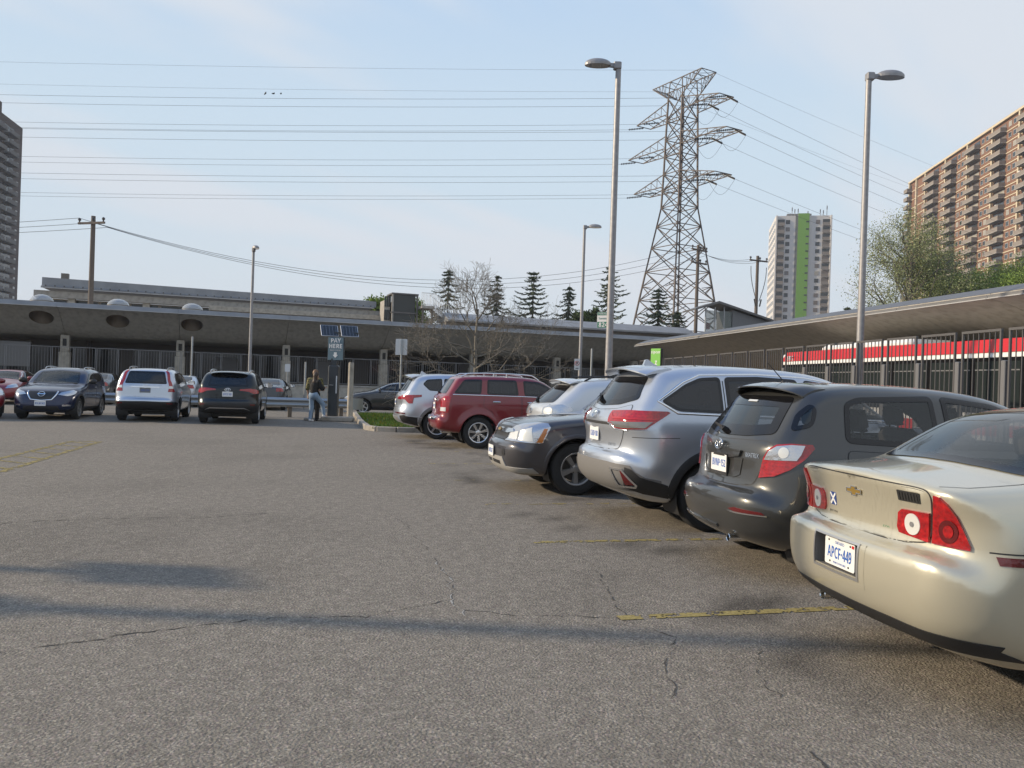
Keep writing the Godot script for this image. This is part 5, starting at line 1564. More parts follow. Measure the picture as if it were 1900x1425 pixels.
	# --- silver crossover beside the grass island ---
	s = spec("suv", {"L": 4.77, "W": 1.89, "H": 1.69, "paint": "paint_silver", "taller": 1.12, "xr": 1.08, "xf": 3.85, "r": 0.37, "belt": 1.17, "bow_r": 0.18, "k_end": 0.34, "k_top": 0.14, "lip_mat": "bumper_grey", "lip_w": 0.075, "lip_h": 0.01, "cell": 0.034,
		"prof": [0.55, 0.28, 0.25, 0.36, 0.06, 0.46, 0.0, 0.58, 0.02, 0.76, 0.08, 0.9, 0.06, 1.05, 0.08, 1.16, 0.15, 1.22, 0.34, 1.47, 0.42, 1.57, 0.6, 1.65, 1.2, 1.69, 2.0, 1.68, 2.5, 1.62, 2.9, 1.49, 3.3, 1.26, 3.55, 1.13, 4.0, 1.08, 4.4, 1.03, 4.65, 0.9, 4.77, 0.6, 4.72, 0.35, 4.5, 0.26],
		"wins": [["rear_window", "rear", [-0.6, 1.25, -0.54, 1.4, -0.5, 1.53, 0.5, 1.53, 0.54, 1.4, 0.6, 1.25], "glass_dark"],
			["quarter_window", "side", [0.68, 1.42, 0.86, 1.27, 1.2, 1.26, 1.2, 1.56, 0.8, 1.53], "glass_dark", {"border": 0.03}],
			["side_window", "side", [1.25, 1.26, 1.25, 1.56, 2.1, 1.575, 2.1, 1.24], "glass_dark"], ["side_window", "side", [2.18, 1.24, 2.18, 1.57, 2.55, 1.53, 3.15, 1.22], "glass_clear"],
			["windscreen", "front", [-0.66, 1.18, -0.54, 1.53, 0.54, 1.53, 0.66, 1.18], "glass_clear"]],
		"gates": [["tailgate", "rcyl", [[0, -0.6, 0.82], [0, -0.68, 1.15], [0, 0.0, 1.2], [0, 0.68, 1.15], [0, 0.6, 0.82]]]],
		"patches": [
			["tail_light", "rcyl", [Vector2(0.35, 1.03), Vector2(0.35, 1.07), Vector2(0.64, 1.13), Vector2(0.78, 1.145), Vector2(1.2, 1.165), Vector2(1.2, 1.11), Vector2(1.02, 1.08), Vector2(1, 0.93), Vector2(0.9, 0.93), Vector2(0.78, 1.03)], "lens_red", 0.014, {"skirt": 0.008}],
			["rear_reflector", "rcyl", [Vector2(0.3, 0.66), Vector2(0.3, 0.69), Vector2(0.82, 0.68), Vector2(0.82, 0.645)], "lens_red_deep", 0.01, {"skirt": 0.005}],
			["skid_plate", "rcyl", [[0, -0.6, 0.42], [0, -0.55, 0.58], [0, 0.55, 0.58], [0, 0.6, 0.42]], "alloy", 0.012, {"mirror": false, "skirt": 0.008}],
			["lower_valance", "rcyl", [Vector2(1.1, 0.34), Vector2(1.12, 0.56), Vector2(0.92, 0.58), Vector2(0.78, 0.62), Vector2(0.64, 0.6), Vector2(0.66, 0.42), Vector2(0.9, 0.38)], "black_plastic", 0.01, {"skirt": 0.006}]],
		"trims": [["valance_trim", "side", [0.25, 0.6, 0.66, 0.575], 0.02, "alloy", 0.012]],
		"lip": [0.26, 0.7, 0.56, 0.05, -0.03], "fin": 0.8, "doors": [[1.5, 0.5, 1.3, 0.8, 1.22, 1.2, 2.12, 1.2, 2.12, 0.5]], "wiper": [0.0, 1.24, -0.35, 1.27]})
	car = build_car(s, "crossover_car", "silver crossover with thin red tail lamps beside the grass island", "car", Vector3(2.02, 0, -22.15), 90.0, "cars parked rear end out along the fence")
	plate(car, "rear", 0.0, 0.95, "CKPN 218", 0.01)

func far_cars():
	var s: Dictionary
	var car: Node3D
	# --- dark blue small crossover, nose out ---
	s = spec("suv", {"L": 4.29, "W": 1.76, "H": 1.59, "cell": 0.036, "paint": "paint_navy", "xr": 0.78, "xf": 3.4, "r": 0.335, "belt": 1.08, "bow_f": 0.2, "lip_mat": "black_plastic", "lip_w": 0.05, "spokes": 5, "pair": true, "spoke_w": 0.04, "rim_mat": "alloy_dark",
		"prof": [0.35, 0.25, 0.08, 0.33, 0.0, 0.52, 0.03, 0.75, 0.12, 1.02, 0.3, 1.3, 0.4, 1.5, 0.75, 1.565, 1.4, 1.59, 2.0, 1.57, 2.35, 1.48, 2.75, 1.25, 3.02, 1.07, 3.4, 1.02, 3.8, 0.95, 4.08, 0.86, 4.2, 0.72, 4.26, 0.55, 4.29, 0.42, 4.22, 0.28, 4.05, 0.22],
		"wins": [["windscreen", "front", [-0.66, 1.1, -0.55, 1.45, 0.0, 1.5, 0.55, 1.45, 0.66, 1.1, 0.0, 1.07], "glass_clear"],
			["side_window", "side", [1.72, 1.12, 1.72, 1.44, 2.15, 1.41, 2.68, 1.12], "glass_clear"], ["side_window", "side", [0.75, 1.2, 0.9, 1.42, 1.65, 1.45, 1.65, 1.12], "glass_dark"], ["rear_window", "rear", [-0.55, 1.12, -0.48, 1.4, 0.48, 1.4, 0.55, 1.12], "glass_dark"]],
		"mirror": [2.6, 1.09], "mirror_mat": "black_plastic", "rails": [0.6, 2.0, 0.56, 0.05], "rail_mat": "alloy",
		"doors": [[1.1, 0.45, 0.95, 0.75, 0.9, 1.08, 1.68, 1.08, 1.68, 0.45], [1.71, 0.45, 1.71, 1.08, 2.75, 1.05, 2.8, 0.45]], "handles": [[1.05, 0.98], [1.9, 0.97]],
		"patches": [
			["roof_panel", "top", [0.6, -0.52, 0.6, 0.52, 1.95, 0.5, 2.05, 0.0, 1.95, -0.5], "paint_pale", 0.004, {"sp": 0.08}],
			["headlight", "fcyl", [[0, 0.42, 0.76], [0, 0.5, 0.83], [1, 3.75, 0.9], [1, 3.68, 0.86], [1, 3.8, 0.78], [0, 0.66, 0.72]], "lens_clear", 0.01, {"skirt": 0.006}],
			["grille", "fcyl", [[0, -0.36, 0.85], [0, 0.36, 0.85], [0, 0.26, 0.6], [0, -0.26, 0.6]], "grille_black", 0.006, {"mirror": false}],
			["air_intake", "fcyl", [[0, -0.5, 0.3], [0, -0.45, 0.42], [0, 0.45, 0.42], [0, 0.5, 0.3]], "black_plastic", 0.006, {"mirror": false}],
			["fog_light", "fcyl", [[0, 0.56, 0.42], [0, 0.56, 0.47], [0, 0.76, 0.47], [0, 0.74, 0.42]], "lens_clear", 0.01, {"skirt": 0.006}],
			["lower_valance", "side", [0.95, 0.24, 0.95, 0.36, 3.0, 0.36, 3.0, 0.24], "black_plastic", 0.006, {}]],
		"trims": [["grille_trim", "fcyl", [[0, -0.4, 0.86], [0, -0.28, 0.61], [0, 0.0, 0.585], [0, 0.28, 0.61], [0, 0.4, 0.86]], 0.035, "chrome", 0.014, {"mirror": false}]]})
	car = build_car(s, "small_crossover_car", "dark blue small crossover with a pale roof parked nose out", "car", Vector3(-7.95, 0, -30.73), 180.0, "cars parked against the guardrail")
	emblem(car, "ring_bar", surf("front", 0.0, 0.76, 0.02), 0.085)
	plate(car, "front", 0.0, 0.5, "BXLM 903", 0.01)
	# --- silver upright crossover with tall lamps beside its rear window ---
	s = spec("suv", {"L": 4.53, "W": 1.82, "H": 1.66, "cell": 0.036, "paint": "paint_silver", "xr": 0.9, "xf": 3.55, "r": 0.355, "belt": 1.14, "bow_r": 0.12, "k_top": 0.12, "k_end": 0.26,
		"prof": [0.5, 0.3, 0.2, 0.4, 0.05, 0.5, 0.0, 0.6, 0.02, 0.7, 0.1, 0.72, 0.13, 0.95, 0.16, 1.12, 0.34, 1.45, 0.42, 1.58, 0.6, 1.63, 1.2, 1.66, 2.0, 1.65, 2.5, 1.57, 2.9, 1.35, 3.2, 1.14, 3.6, 1.07, 4.1, 0.98, 4.4, 0.82, 4.53, 0.55, 4.48, 0.32, 4.3, 0.25],
		"wins": [["rear_window", "rear", [-0.6, 1.17, -0.5, 1.55, 0.5, 1.55, 0.6, 1.17], "glass_dark"], ["side_window", "side", [0.55, 1.3, 0.8, 1.5, 1.9, 1.54, 1.9, 1.18, 0.75, 1.18], "glass_dark"], ["side_window", "side", [1.98, 1.18, 1.98, 1.53, 2.4, 1.48, 2.9, 1.18], "glass_dark"], ["windscreen", "front", [-0.66, 1.14, -0.55, 1.5, 0.55, 1.5, 0.66, 1.14], "glass_clear"]],
		"mirror": [2.7, 1.14], "rails": [0.6, 2.1, 0.55, 0.06], "rail_mat": "alloy_dark",
		"gates": [["tailgate", "rcyl", [[0, -0.6, 0.76], [0, -0.62, 1.13], [0, 0.62, 1.13], [0, 0.6, 0.76]]]],
		"patches": [
			["tail_light", "rcyl", [[0, 0.64, 0.93], [0, 0.655, 1.13], [0, 0.6, 1.3], [0, 0.52, 1.56], [0, 0.57, 1.57], [0, 0.68, 1.3], [0, 0.76, 1.1], [1, 0.3, 0.93]], "lens_red", 0.012, {"skirt": 0.006}],
			["reversing_light", "rcyl", [[0, 0.65, 1.03], [0, 0.66, 1.11], [0, 0.76, 1.1], [0, 0.78, 1.03]], "lens_frost", 0.016, {"sub": "tail_light"}],
			["lower_valance", "rcyl", [Vector2(-1.3, 0.36), Vector2(-1.25, 0.56), Vector2(-0.9, 0.62), Vector2(0, 0.64), Vector2(0.9, 0.62), Vector2(1.25, 0.56), Vector2(1.3, 0.36), Vector2(0, 0.36)], "black_plastic", 0.008, {"mirror": false, "skirt": 0.005}],
			["handle_strip", "rcyl", [[0, -0.42, 1.05], [0, -0.38, 1.075], [0, 0.38, 1.075], [0, 0.42, 1.05]], "chrome", 0.02, {"mirror": false, "skirt": 0.012}],
			["rear_reflector", "rcyl", [[0, 0.62, 0.56], [0, 0.62, 0.6], [0, 0.78, 0.59], [0, 0.78, 0.55]], "lens_red_deep", 0.012, {}]]})
	car = build_car(s, "crossover_car", "silver upright crossover with tall red lamps beside its rear window", "car", Vector3(-5.12, 0, -26.5), -1.5, "cars parked against the guardrail")
	emblem(car, "letter_h", surf("rear", 0.0, 1.09, 0.02), 0.05)
	plate(car, "rear", 0.0, 0.97, "AZKE 514", 0.008, {"mat": "plate_dim"})
	# --- black crossover ---
	s = spec("suv", {"L": 4.6, "W": 1.845, "H": 1.66, "cell": 0.036, "paint": "paint_black", "xr": 0.95, "xf": 3.61, "r": 0.355, "belt": 1.12, "bow_r": 0.14, "k_top": 0.12, "lip_mat": "black_plastic",
		"prof": [0.5, 0.3, 0.2, 0.38, 0.04, 0.48, 0.0, 0.6, 0.03, 0.72, 0.1, 0.78, 0.11, 1.0, 0.15, 1.13, 0.34, 1.42, 0.46, 1.56, 0.62, 1.625, 1.2, 1.66, 2.0, 1.65, 2.5, 1.57, 2.9, 1.37, 3.25, 1.13, 3.6, 1.06, 4.1, 0.98, 4.45, 0.83, 4.6, 0.55, 4.55, 0.32, 4.35, 0.25],
		"wins": [["rear_window", "rear", [-0.6, 1.17, -0.52, 1.52, 0.52, 1.52, 0.6, 1.17], "glass_dark"], ["side_window", "side", [0.7, 1.3, 0.9, 1.5, 1.95, 1.54, 1.95, 1.17, 0.85, 1.18], "glass_dark"], ["side_window", "side", [2.02, 1.17, 2.02, 1.53, 2.4, 1.49, 2.95, 1.17], "glass_dark"], ["windscreen", "front", [-0.66, 1.14, -0.55, 1.5, 0.55, 1.5, 0.66, 1.14], "glass_clear"]],
		"lip": [0.3, 0.72, 0.55, 0.045, -0.025], "mirror": [2.75, 1.13], "rails": [0.65, 2.2, 0.58, 0.055], "rail_mat": "alloy",
		"gates": [["tailgate", "rcyl", [[0, -0.6, 0.8], [0, -0.64, 1.12], [0, 0.64, 1.12], [0, 0.6, 0.8]]]],
		"patches": [
			["tail_light", "rcyl", [[0, 0.34, 1.045], [0, 0.36, 1.085], [0, 0.66, 1.11], [0, 0.78, 1.1], [1, 0.45, 1.05], [1, 0.42, 0.97], [0, 0.76, 0.95], [0, 0.6, 1.02]], "lens_red", 0.012, {"skirt": 0.006}],
			["bumper_trim", "rcyl", [[0, -0.66, 0.44], [0, -0.5, 0.52], [0, 0.5, 0.52], [0, 0.66, 0.44], [0, 0.5, 0.495], [0, -0.5, 0.495]], "alloy", 0.014, {"mirror": false, "skirt": 0.01}],
			["lower_valance", "rcyl", [Vector2(-1.3, 0.36), Vector2(-1.25, 0.58), Vector2(-0.8, 0.66), Vector2(0, 0.67), Vector2(0.8, 0.66), Vector2(1.25, 0.58), Vector2(1.3, 0.36), Vector2(0, 0.36)], "black_plastic", 0.008, {"mirror": false, "skirt": 0.005}],
			["roof_panel", "top", [0.32, -0.55, 0.32, 0.55, 2.2, 0.5, 2.2, -0.5], "paint_black", 0.004, {"sp": 0.08}],
			["rear_reflector", "rcyl", [[0, 0.66, 0.6], [0, 0.66, 0.64], [0, 0.8, 0.63], [0, 0.8, 0.59]], "lens_red_deep", 0.012, {}]]})
	car = build_car(s, "crossover_car", "black crossover with red wing shaped lamps parked beside the pay machine", "car", Vector3(-2.68, 0, -26.0), 0.5, "cars parked against the guardrail")
	emblem(car, "three_ovals", surf("rear", 0.0, 1.06, 0.01), 0.08)
	plate(car, "rear", 0.0, 0.93, "BTCE 185", 0.008)
	# --- grey saloon in the lane beyond the guardrail, and others behind ---
	s = spec("sedan", {"L": 4.7, "W": 1.8, "H": 1.45, "cell": 0.045, "paint": "paint_grey", "xr": 1.0, "xf": 3.7, "r": 0.325, "k_end": 0.3,
		"prof": [0.5, 0.22, 0.15, 0.3, 0.02, 0.45, 0.0, 0.6, 0.05, 0.85, 0.08, 1.06, 0.4, 1.1, 0.7, 1.13, 1.1, 1.28, 1.5, 1.4, 2.0, 1.45, 2.5, 1.42, 2.85, 1.3, 3.2, 1.12, 3.5, 1.02, 3.9, 0.96, 4.3, 0.87, 4.58, 0.72, 4.7, 0.5, 4.65, 0.3, 4.45, 0.22],
		"wins": [["rear_window", "top", [0.75, -0.6, 1.45, -0.5, 1.45, 0.5, 0.75, 0.6], "glass_dark"], ["windscreen", "top", [2.65, -0.5, 3.35, -0.64, 3.35, 0.64, 2.65, 0.5], "glass_clear"],
			["side_window", "side", [1.25, 1.07, 1.62, 1.32, 2.15, 1.37, 2.15, 1.05], "glass_dark"], ["side_window", "side", [2.22, 1.05, 2.22, 1.37, 2.6, 1.31, 3.1, 1.06], "glass_clear"]],
		"mirror": [2.95, 1.03], "doors": [[1.35, 0.55, 1.2, 0.98, 2.17, 1.0, 2.17, 0.35, 1.5, 0.35], [2.2, 0.35, 2.2, 1.0, 3.15, 1.0, 3.25, 0.35]], "handles": [[1.45, 0.92], [2.4, 0.92]],
		"patches": [["headlight", "fcyl", [[0, 0.45, 0.66], [0, 0.5, 0.78], [1, 4.2, 0.85], [1, 4.1, 0.86], [1, 4.2, 0.72]], "lens_clear", 0.01, {"skirt": 0.006}], ["tail_light", "rcyl", [[0, 0.5, 0.85], [0, 0.5, 1.0], [1, 0.25, 1.0], [1, 0.25, 0.85]], "lens_red", 0.01, {"skirt": 0.006}],
			["grille", "fcyl", [[0, -0.35, 0.5], [0, -0.35, 0.68], [0, 0.35, 0.68], [0, 0.35, 0.5]], "grille_black", 0.008, {"mirror": false}]],
		"trims": [["window_trim", "side", [1.2, 1.035, 3.15, 1.035], 0.02, "chrome", 0.008], ["window_trim", "side", [1.22, 1.08, 1.6, 1.35, 2.15, 1.4, 2.6, 1.34, 3.1, 1.09], 0.03, "chrome", 0.008]]})
	var sal := build_car(s, "saloon_car", "dark grey saloon car in the lane behind the guardrail end", "car", Vector3(5.7, 0, -36.2), -84.0, "cars beyond the guardrail")
	plate(sal, "front", 0.0, 0.42, "CHNP 552", 0.01)
	# look-alikes in other paints
	var list := [["red saloon car parked nose to camera behind the dark blue crossover", "paint_red", Vector3(-13.2, 0, -41.5), 176.0], ["silver saloon car parked behind the silver upright crossover", "paint_silver", Vector3(-6.2, 0, -38.4), 2.0], ["grey saloon car parked beyond the guardrail behind the black crossover", "paint_grey", Vector3(-2.3, 0, -37.2), 3.0], ["dark grey saloon car parked between the blue and the silver crossovers beyond the guardrail", "paint_grey", Vector3(-9.9, 0, -39.0), 1.0]]
	for e in list:
		var d := copy_of(sal, "saloon_car")
		d.position = e[2]
		d.rotation.y = deg_to_rad(90.0 - e[3])
		tag(d, e[0], "car", "cars beyond the guardrail")
		repaint(d, M.paint_grey, M[e[1]])
	var red := copy_of(sal, "saloon_car")
	red.position = Vector3(-11.9, 0, -30.2)
	red.rotation.y = deg_to_rad(90.0 - 150.0)
	tag(red, "red saloon car beside the dark blue crossover", "car", "cars parked against the guardrail")
	repaint(red, M.paint_grey, M.paint_red)

func repaint(o: Node, from: Material, to: Material):
	for c in o.get_children():
		if c is MeshInstance3D and c.material_override == from: c.material_override = to
		repaint(c, from, to)

# ---------- the place: ground, terminal, canopies, fences, bus ----------

func more_materials():
	var m: StandardMaterial3D
	# asphalt: fine stone chips over coarse patches
	m = mat("asphalt", Color.WHITE, 0.92, 0.0, 0.3)
	m.albedo_texture = asphalt_texture()
	m.vertex_color_use_as_albedo = true
	m.uv1_triplanar = true
	m.uv1_world_triplanar = true
	m.uv1_scale = Vector3.ONE / 1.9
	m.normal_enabled = true
	m.normal_texture = relief(0.09, 21, 1024, 5.0)
	m.normal_scale = 0.55
	m = mat("asphalt_far", Color.WHITE, 0.92, 0.0, 0.3)
	tri_tex(m, noise_tex(0.02, 5, [[0.0, rgb(0.11, 0.105, 0.1)], [1.0, rgb(0.16, 0.155, 0.15)]]), 9.0, true)
	mat("crack_dirt_shade", rgb(0.05, 0.047, 0.044), 0.95)  # dirt and the shade down in the crack, as one colour
	mat("crack_dust", rgb(0.33, 0.32, 0.30), 0.95)
	m = mat("line_yellow", Color.WHITE, 0.8, 0.0, 0.3)
	m.vertex_color_use_as_albedo = true
	for e in [["concrete", 0.41, 0.38, 0.33, 31], ["concrete_pale", 0.36, 0.34, 0.31, 33], ["kerb_stone", 0.34, 0.31, 0.27, 34]]:
		m = mat(e[0], Color.WHITE, 0.88, 0.0, 0.3)
		tri_tex(m, noise_tex(0.012, e[4], [[0.0, rgb(e[1] * 0.72, e[2] * 0.72, e[3] * 0.7)], [0.5, rgb(e[1], e[2], e[3])], [1.0, rgb(e[1] * 1.15, e[2] * 1.15, e[3] * 1.16)]], 512, 6), 2.4, true)
		m.normal_enabled = true
		m.normal_texture = relief(0.03, e[4] + 40, 256, 3.0)
		m.normal_scale = 0.35
	m = mat("roof_metal", Color.WHITE, 0.5, 0.2)
	tri_tex(m, noise_tex(0.01, 41, [[0.0, rgb(0.20, 0.205, 0.215)], [1.0, rgb(0.29, 0.295, 0.305)]], 256, 5), 4.0, true)
	mat("slate_metal", rgb(0.105, 0.11, 0.125), 0.5, 0.2)
	mat("edge_metal", rgb(0.42, 0.42, 0.42), 0.5, 0.3)
	m = mat("steel", Color.WHITE, 0.5, 0.35)
	tri_tex(m, noise_tex(0.03, 42, [[0.0, rgb(0.24, 0.235, 0.24)], [1.0, rgb(0.34, 0.335, 0.34)]], 256, 5), 1.2, true)
	mat("fence_steel", rgb(0.13, 0.125, 0.125), 0.5, 0.5)
	mat("fence_post", rgb(0.2, 0.2, 0.205), 0.5, 0.5)
	mat("tile_wall", rgb(0.17, 0.15, 0.13), 0.7)
	mat("dark_glass", rgb(0.02, 0.026, 0.026), 0.06)
	mat("plaster", rgb(0.36, 0.34, 0.31), 0.8)
	glass("dome_plastic", rgb(0.5, 0.53, 0.56), 0.5)
	glass("pane", rgb(0.05, 0.09, 0.085), 0.45)
	mat("well_metal", rgb(0.10, 0.075, 0.05), 0.4, 0.4)
	mat("bus_red", rgb(0.50, 0.012, 0.016), 0.25)
	mat("bus_white", rgb(0.72, 0.72, 0.71), 0.3)
	mat("sign_white", rgb(0.66, 0.66, 0.66), 0.5)
	mat("sign_grey", rgb(0.35, 0.36, 0.37), 0.45, 0.5)
	mat("sign_green", rgb(0.02, 0.16, 0.11), 0.5)
	mat("lime", rgb(0.14, 0.44, 0.045), 0.5)
	mat("sign_red", rgb(0.4, 0.02, 0.025), 0.5)
	mat("print_black", rgb(0.02, 0.02, 0.02), 0.6)
	mat("galvanised", rgb(0.36, 0.38, 0.39), 0.42, 0.7)
	mat("wood_post", rgb(0.16, 0.13, 0.10), 0.85)
	mat("machine", rgb(0.03, 0.036, 0.042), 0.4)
	mat("pay_blue", rgb(0.10, 0.16, 0.20), 0.45)
	mat("solar", rgb(0.028, 0.031, 0.036), 0.3)
	mat("grass_soil", rgb(0.055, 0.06, 0.03), 0.95)
	m = mat("grass", Color.WHITE, 0.8, 0.0, 0.2)
	m.vertex_color_use_as_albedo = true
	m.backlight_enabled = true
	m.backlight = Color(0.3, 0.4, 0.15)
	m.cull_mode = BaseMaterial3D.CULL_DISABLED
	for e in [["needles", 0.2], ["leaves", 0.55]]:
		m = mat(e[0], Color.WHITE, 0.75, 0.0, 0.25)
		m.vertex_color_use_as_albedo = true
		m.backlight_enabled = true
		m.backlight = Color(e[1], e[1] * 1.05, e[1] * 0.5)
		m.cull_mode = BaseMaterial3D.CULL_DISABLED
	m = mat("bark", Color.WHITE, 0.9)
	tri_tex(m, noise_tex(0.06, 51, [[0.0, rgb(0.06, 0.05, 0.042)], [1.0, rgb(0.17, 0.15, 0.13)]], 256, 5), 0.6, true)
	m = mat("bark_pale", Color.WHITE, 0.9)
	tri_tex(m, noise_tex(0.06, 53, [[0.0, rgb(0.13, 0.115, 0.095)], [1.0, rgb(0.27, 0.24, 0.2)]], 128, 4), 0.5, true)
	m = mat("pole_wood", Color.WHITE, 0.9)
	tri_tex(m, noise_tex(0.05, 52, [[0.0, rgb(0.08, 0.065, 0.055)], [1.0, rgb(0.19, 0.155, 0.13)]], 256, 5), 0.8, true)
	mat("pylon_steel", rgb(0.085, 0.068, 0.062), 0.65, 0.2)
	mat("wire", rgb(0.09, 0.09, 0.1), 0.6, 0.3)
	mat("insulator", rgb(0.045, 0.04, 0.04), 0.3)
	m = mat("brick", Color.WHITE, 0.9)
	tri_tex(m, noise_tex(0.03, 61, [[0.0, rgb(0.13, 0.068, 0.045)], [0.5, rgb(0.2, 0.105, 0.068)], [1.0, rgb(0.25, 0.14, 0.095)]], 256, 5), 5.0)
	m = mat("brick_dark", Color.WHITE, 0.9)
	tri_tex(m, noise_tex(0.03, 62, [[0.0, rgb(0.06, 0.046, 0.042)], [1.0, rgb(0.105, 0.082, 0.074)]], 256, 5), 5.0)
	mat("cream", rgb(0.55, 0.47, 0.34), 0.8)
	mat("balcony_grey", rgb(0.23, 0.2, 0.175), 0.8)
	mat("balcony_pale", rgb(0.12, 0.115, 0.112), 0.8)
	mat("slab_grey", rgb(0.3, 0.28, 0.26), 0.85)
	mat("window_dark", rgb(0.03, 0.035, 0.04), 0.08)
	mat("window_blind", rgb(0.33, 0.31, 0.27), 0.5)
	mat("window_curtain", rgb(0.15, 0.13, 0.12), 0.4)
	mat("window_frame", rgb(0.5, 0.5, 0.48), 0.6)
	mat("cladding_white", rgb(0.58, 0.56, 0.54), 0.75)
	mat("cladding_green", rgb(0.16, 0.33, 0.06), 0.7)
	mat("cladding_grey", rgb(0.16, 0.16, 0.165), 0.7)
	mat("skin", rgb(0.45, 0.27, 0.19), 0.6)
	mat("hair", rgb(0.045, 0.024, 0.013), 0.55)
	mat("hair_light", rgb(0.16, 0.085, 0.04), 0.55)
	mat("jeans", rgb(0.22, 0.30, 0.40), 0.9)
	mat("black_cloth", rgb(0.014, 0.013, 0.013), 0.9)
	m = mat("camo_cloth", Color.WHITE, 0.9)
	tri_tex(m, noise_tex(0.05, 71, [[0.0, rgb(0.03, 0.03, 0.015)], [0.45, rgb(0.05, 0.05, 0.02)], [0.55, rgb(0.22, 0.19, 0.07)], [1.0, rgb(0.3, 0.26, 0.12)]], 128, 3), 0.5)
	mat("shoe_white", rgb(0.62, 0.62, 0.63), 0.7)
	# moulded lens facets
	for k in ["lens_red", "lens_red_deep", "lens_clear"]:
		M[k].normal_enabled = true
		M[k].normal_texture = relief(0.035, 81, 256, 6.0, FastNoiseLite.TYPE_CELLULAR)
		M[k].uv1_triplanar = true
		M[k].uv1_scale = Vector3.ONE / 0.35
		M[k].normal_scale = 0.35
	M.lens_red.albedo_color = Color.WHITE
	M.lens_red.albedo_texture = noise_tex(0.05, 82, [[0.0, rgb(0.13, 0.002, 0.003)], [0.4, rgb(0.30, 0.004, 0.006)], [0.8, rgb(0.46, 0.008, 0.01)], [1.0, rgb(0.6, 0.03, 0.02)]], 256, 2, FastNoiseLite.TYPE_CELLULAR)  # bright and dark reflector facets painted into the red lens colour

func relief(freq: float, seed_: int, size: int, depth: float, kind := FastNoiseLite.TYPE_SIMPLEX_SMOOTH) -> ImageTexture:
	var fn := FastNoiseLite.new()
	fn.noise_type = kind
	fn.seed = seed_
	fn.frequency = freq
	fn.fractal_octaves = 3
	var im := fn.get_seamless_image(size, size, false, false, 0.1, true)
	im.convert(Image.FORMAT_RGBA8)
	im.bump_map_to_normal_map(depth)
	return ImageTexture.create_from_image(im)

func asphalt_texture() -> ImageTexture:
	var size := 1024
	var fn := FastNoiseLite.new()
	fn.noise_type = FastNoiseLite.TYPE_CELLULAR
	fn.cellular_return_type = FastNoiseLite.RETURN_CELL_VALUE
	fn.seed = 3
	fn.frequency = 0.17
	fn.fractal_type = FastNoiseLite.FRACTAL_NONE
	var a := fn.get_seamless_image(size, size, false, false, 0.05, true)
	a.convert(Image.FORMAT_L8)
	fn.noise_type = FastNoiseLite.TYPE_SIMPLEX_SMOOTH
	fn.frequency = 0.012
	fn.fractal_type = FastNoiseLite.FRACTAL_FBM
	fn.fractal_octaves = 5
	var b := fn.get_seamless_image(size, size, false, false, 0.1, true)
	b.convert(Image.FORMAT_L8)
	var da := a.get_data()
	var db := b.get_data()
	var lut := []
	for k in 256:
		# mostly dull binder, some pale and some dark chips, a few pinkish ones
		var t := k / 255.0
		var g := 0.185 + 0.06 * (t - 0.5)
		if t > 0.9: g = 0.285
		elif t > 0.76: g = 0.23
		elif t < 0.15: g = 0.135
		lut.append(Vector3(g * 1.14, g * (1.035 if k % 5 > 0 else 0.97), g * (0.87 if k % 7 > 0 else 0.83)))
	var out := PackedByteArray()
	out.resize(size * size * 3)
	for k in size * size:
		var f := 0.86 + 0.28 * db[k] / 255.0
		var c: Vector3 = lut[da[k]] * f
		out[k * 3] = int(255.0 * pow(c.x, 1.0 / 2.2))
		out[k * 3 + 1] = int(255.0 * pow(c.y, 1.0 / 2.2))
		out[k * 3 + 2] = int(255.0 * pow(c.z, 1.0 / 2.2))
	return ImageTexture.create_from_image(Image.create_from_data(size, size, false, Image.FORMAT_RGB8, out))

func strip(pts: Array, w: float, y: float, mb: MB, ragged := 0.0):
	# a flat ribbon on the ground
	for k in pts.size() - 1:
		var a: Vector2 = pts[k]
		var b: Vector2 = pts[k + 1]
		var d := (b - a).normalized()
		var nrm := Vector2(-d.y, d.x)
		var w0 := w * (1.0 + ragged * rng.randf_range(-1, 1)) * 0.5
		mb.quad(Vector3(a.x + nrm.x * w0, y, a.y + nrm.y * w0), Vector3(b.x + nrm.x * w0, y, b.y + nrm.y * w0), Vector3(b.x - nrm.x * w0, y, b.y - nrm.y * w0), Vector3(a.x - nrm.x * w0, y, a.y - nrm.y * w0), Vector3.UP)

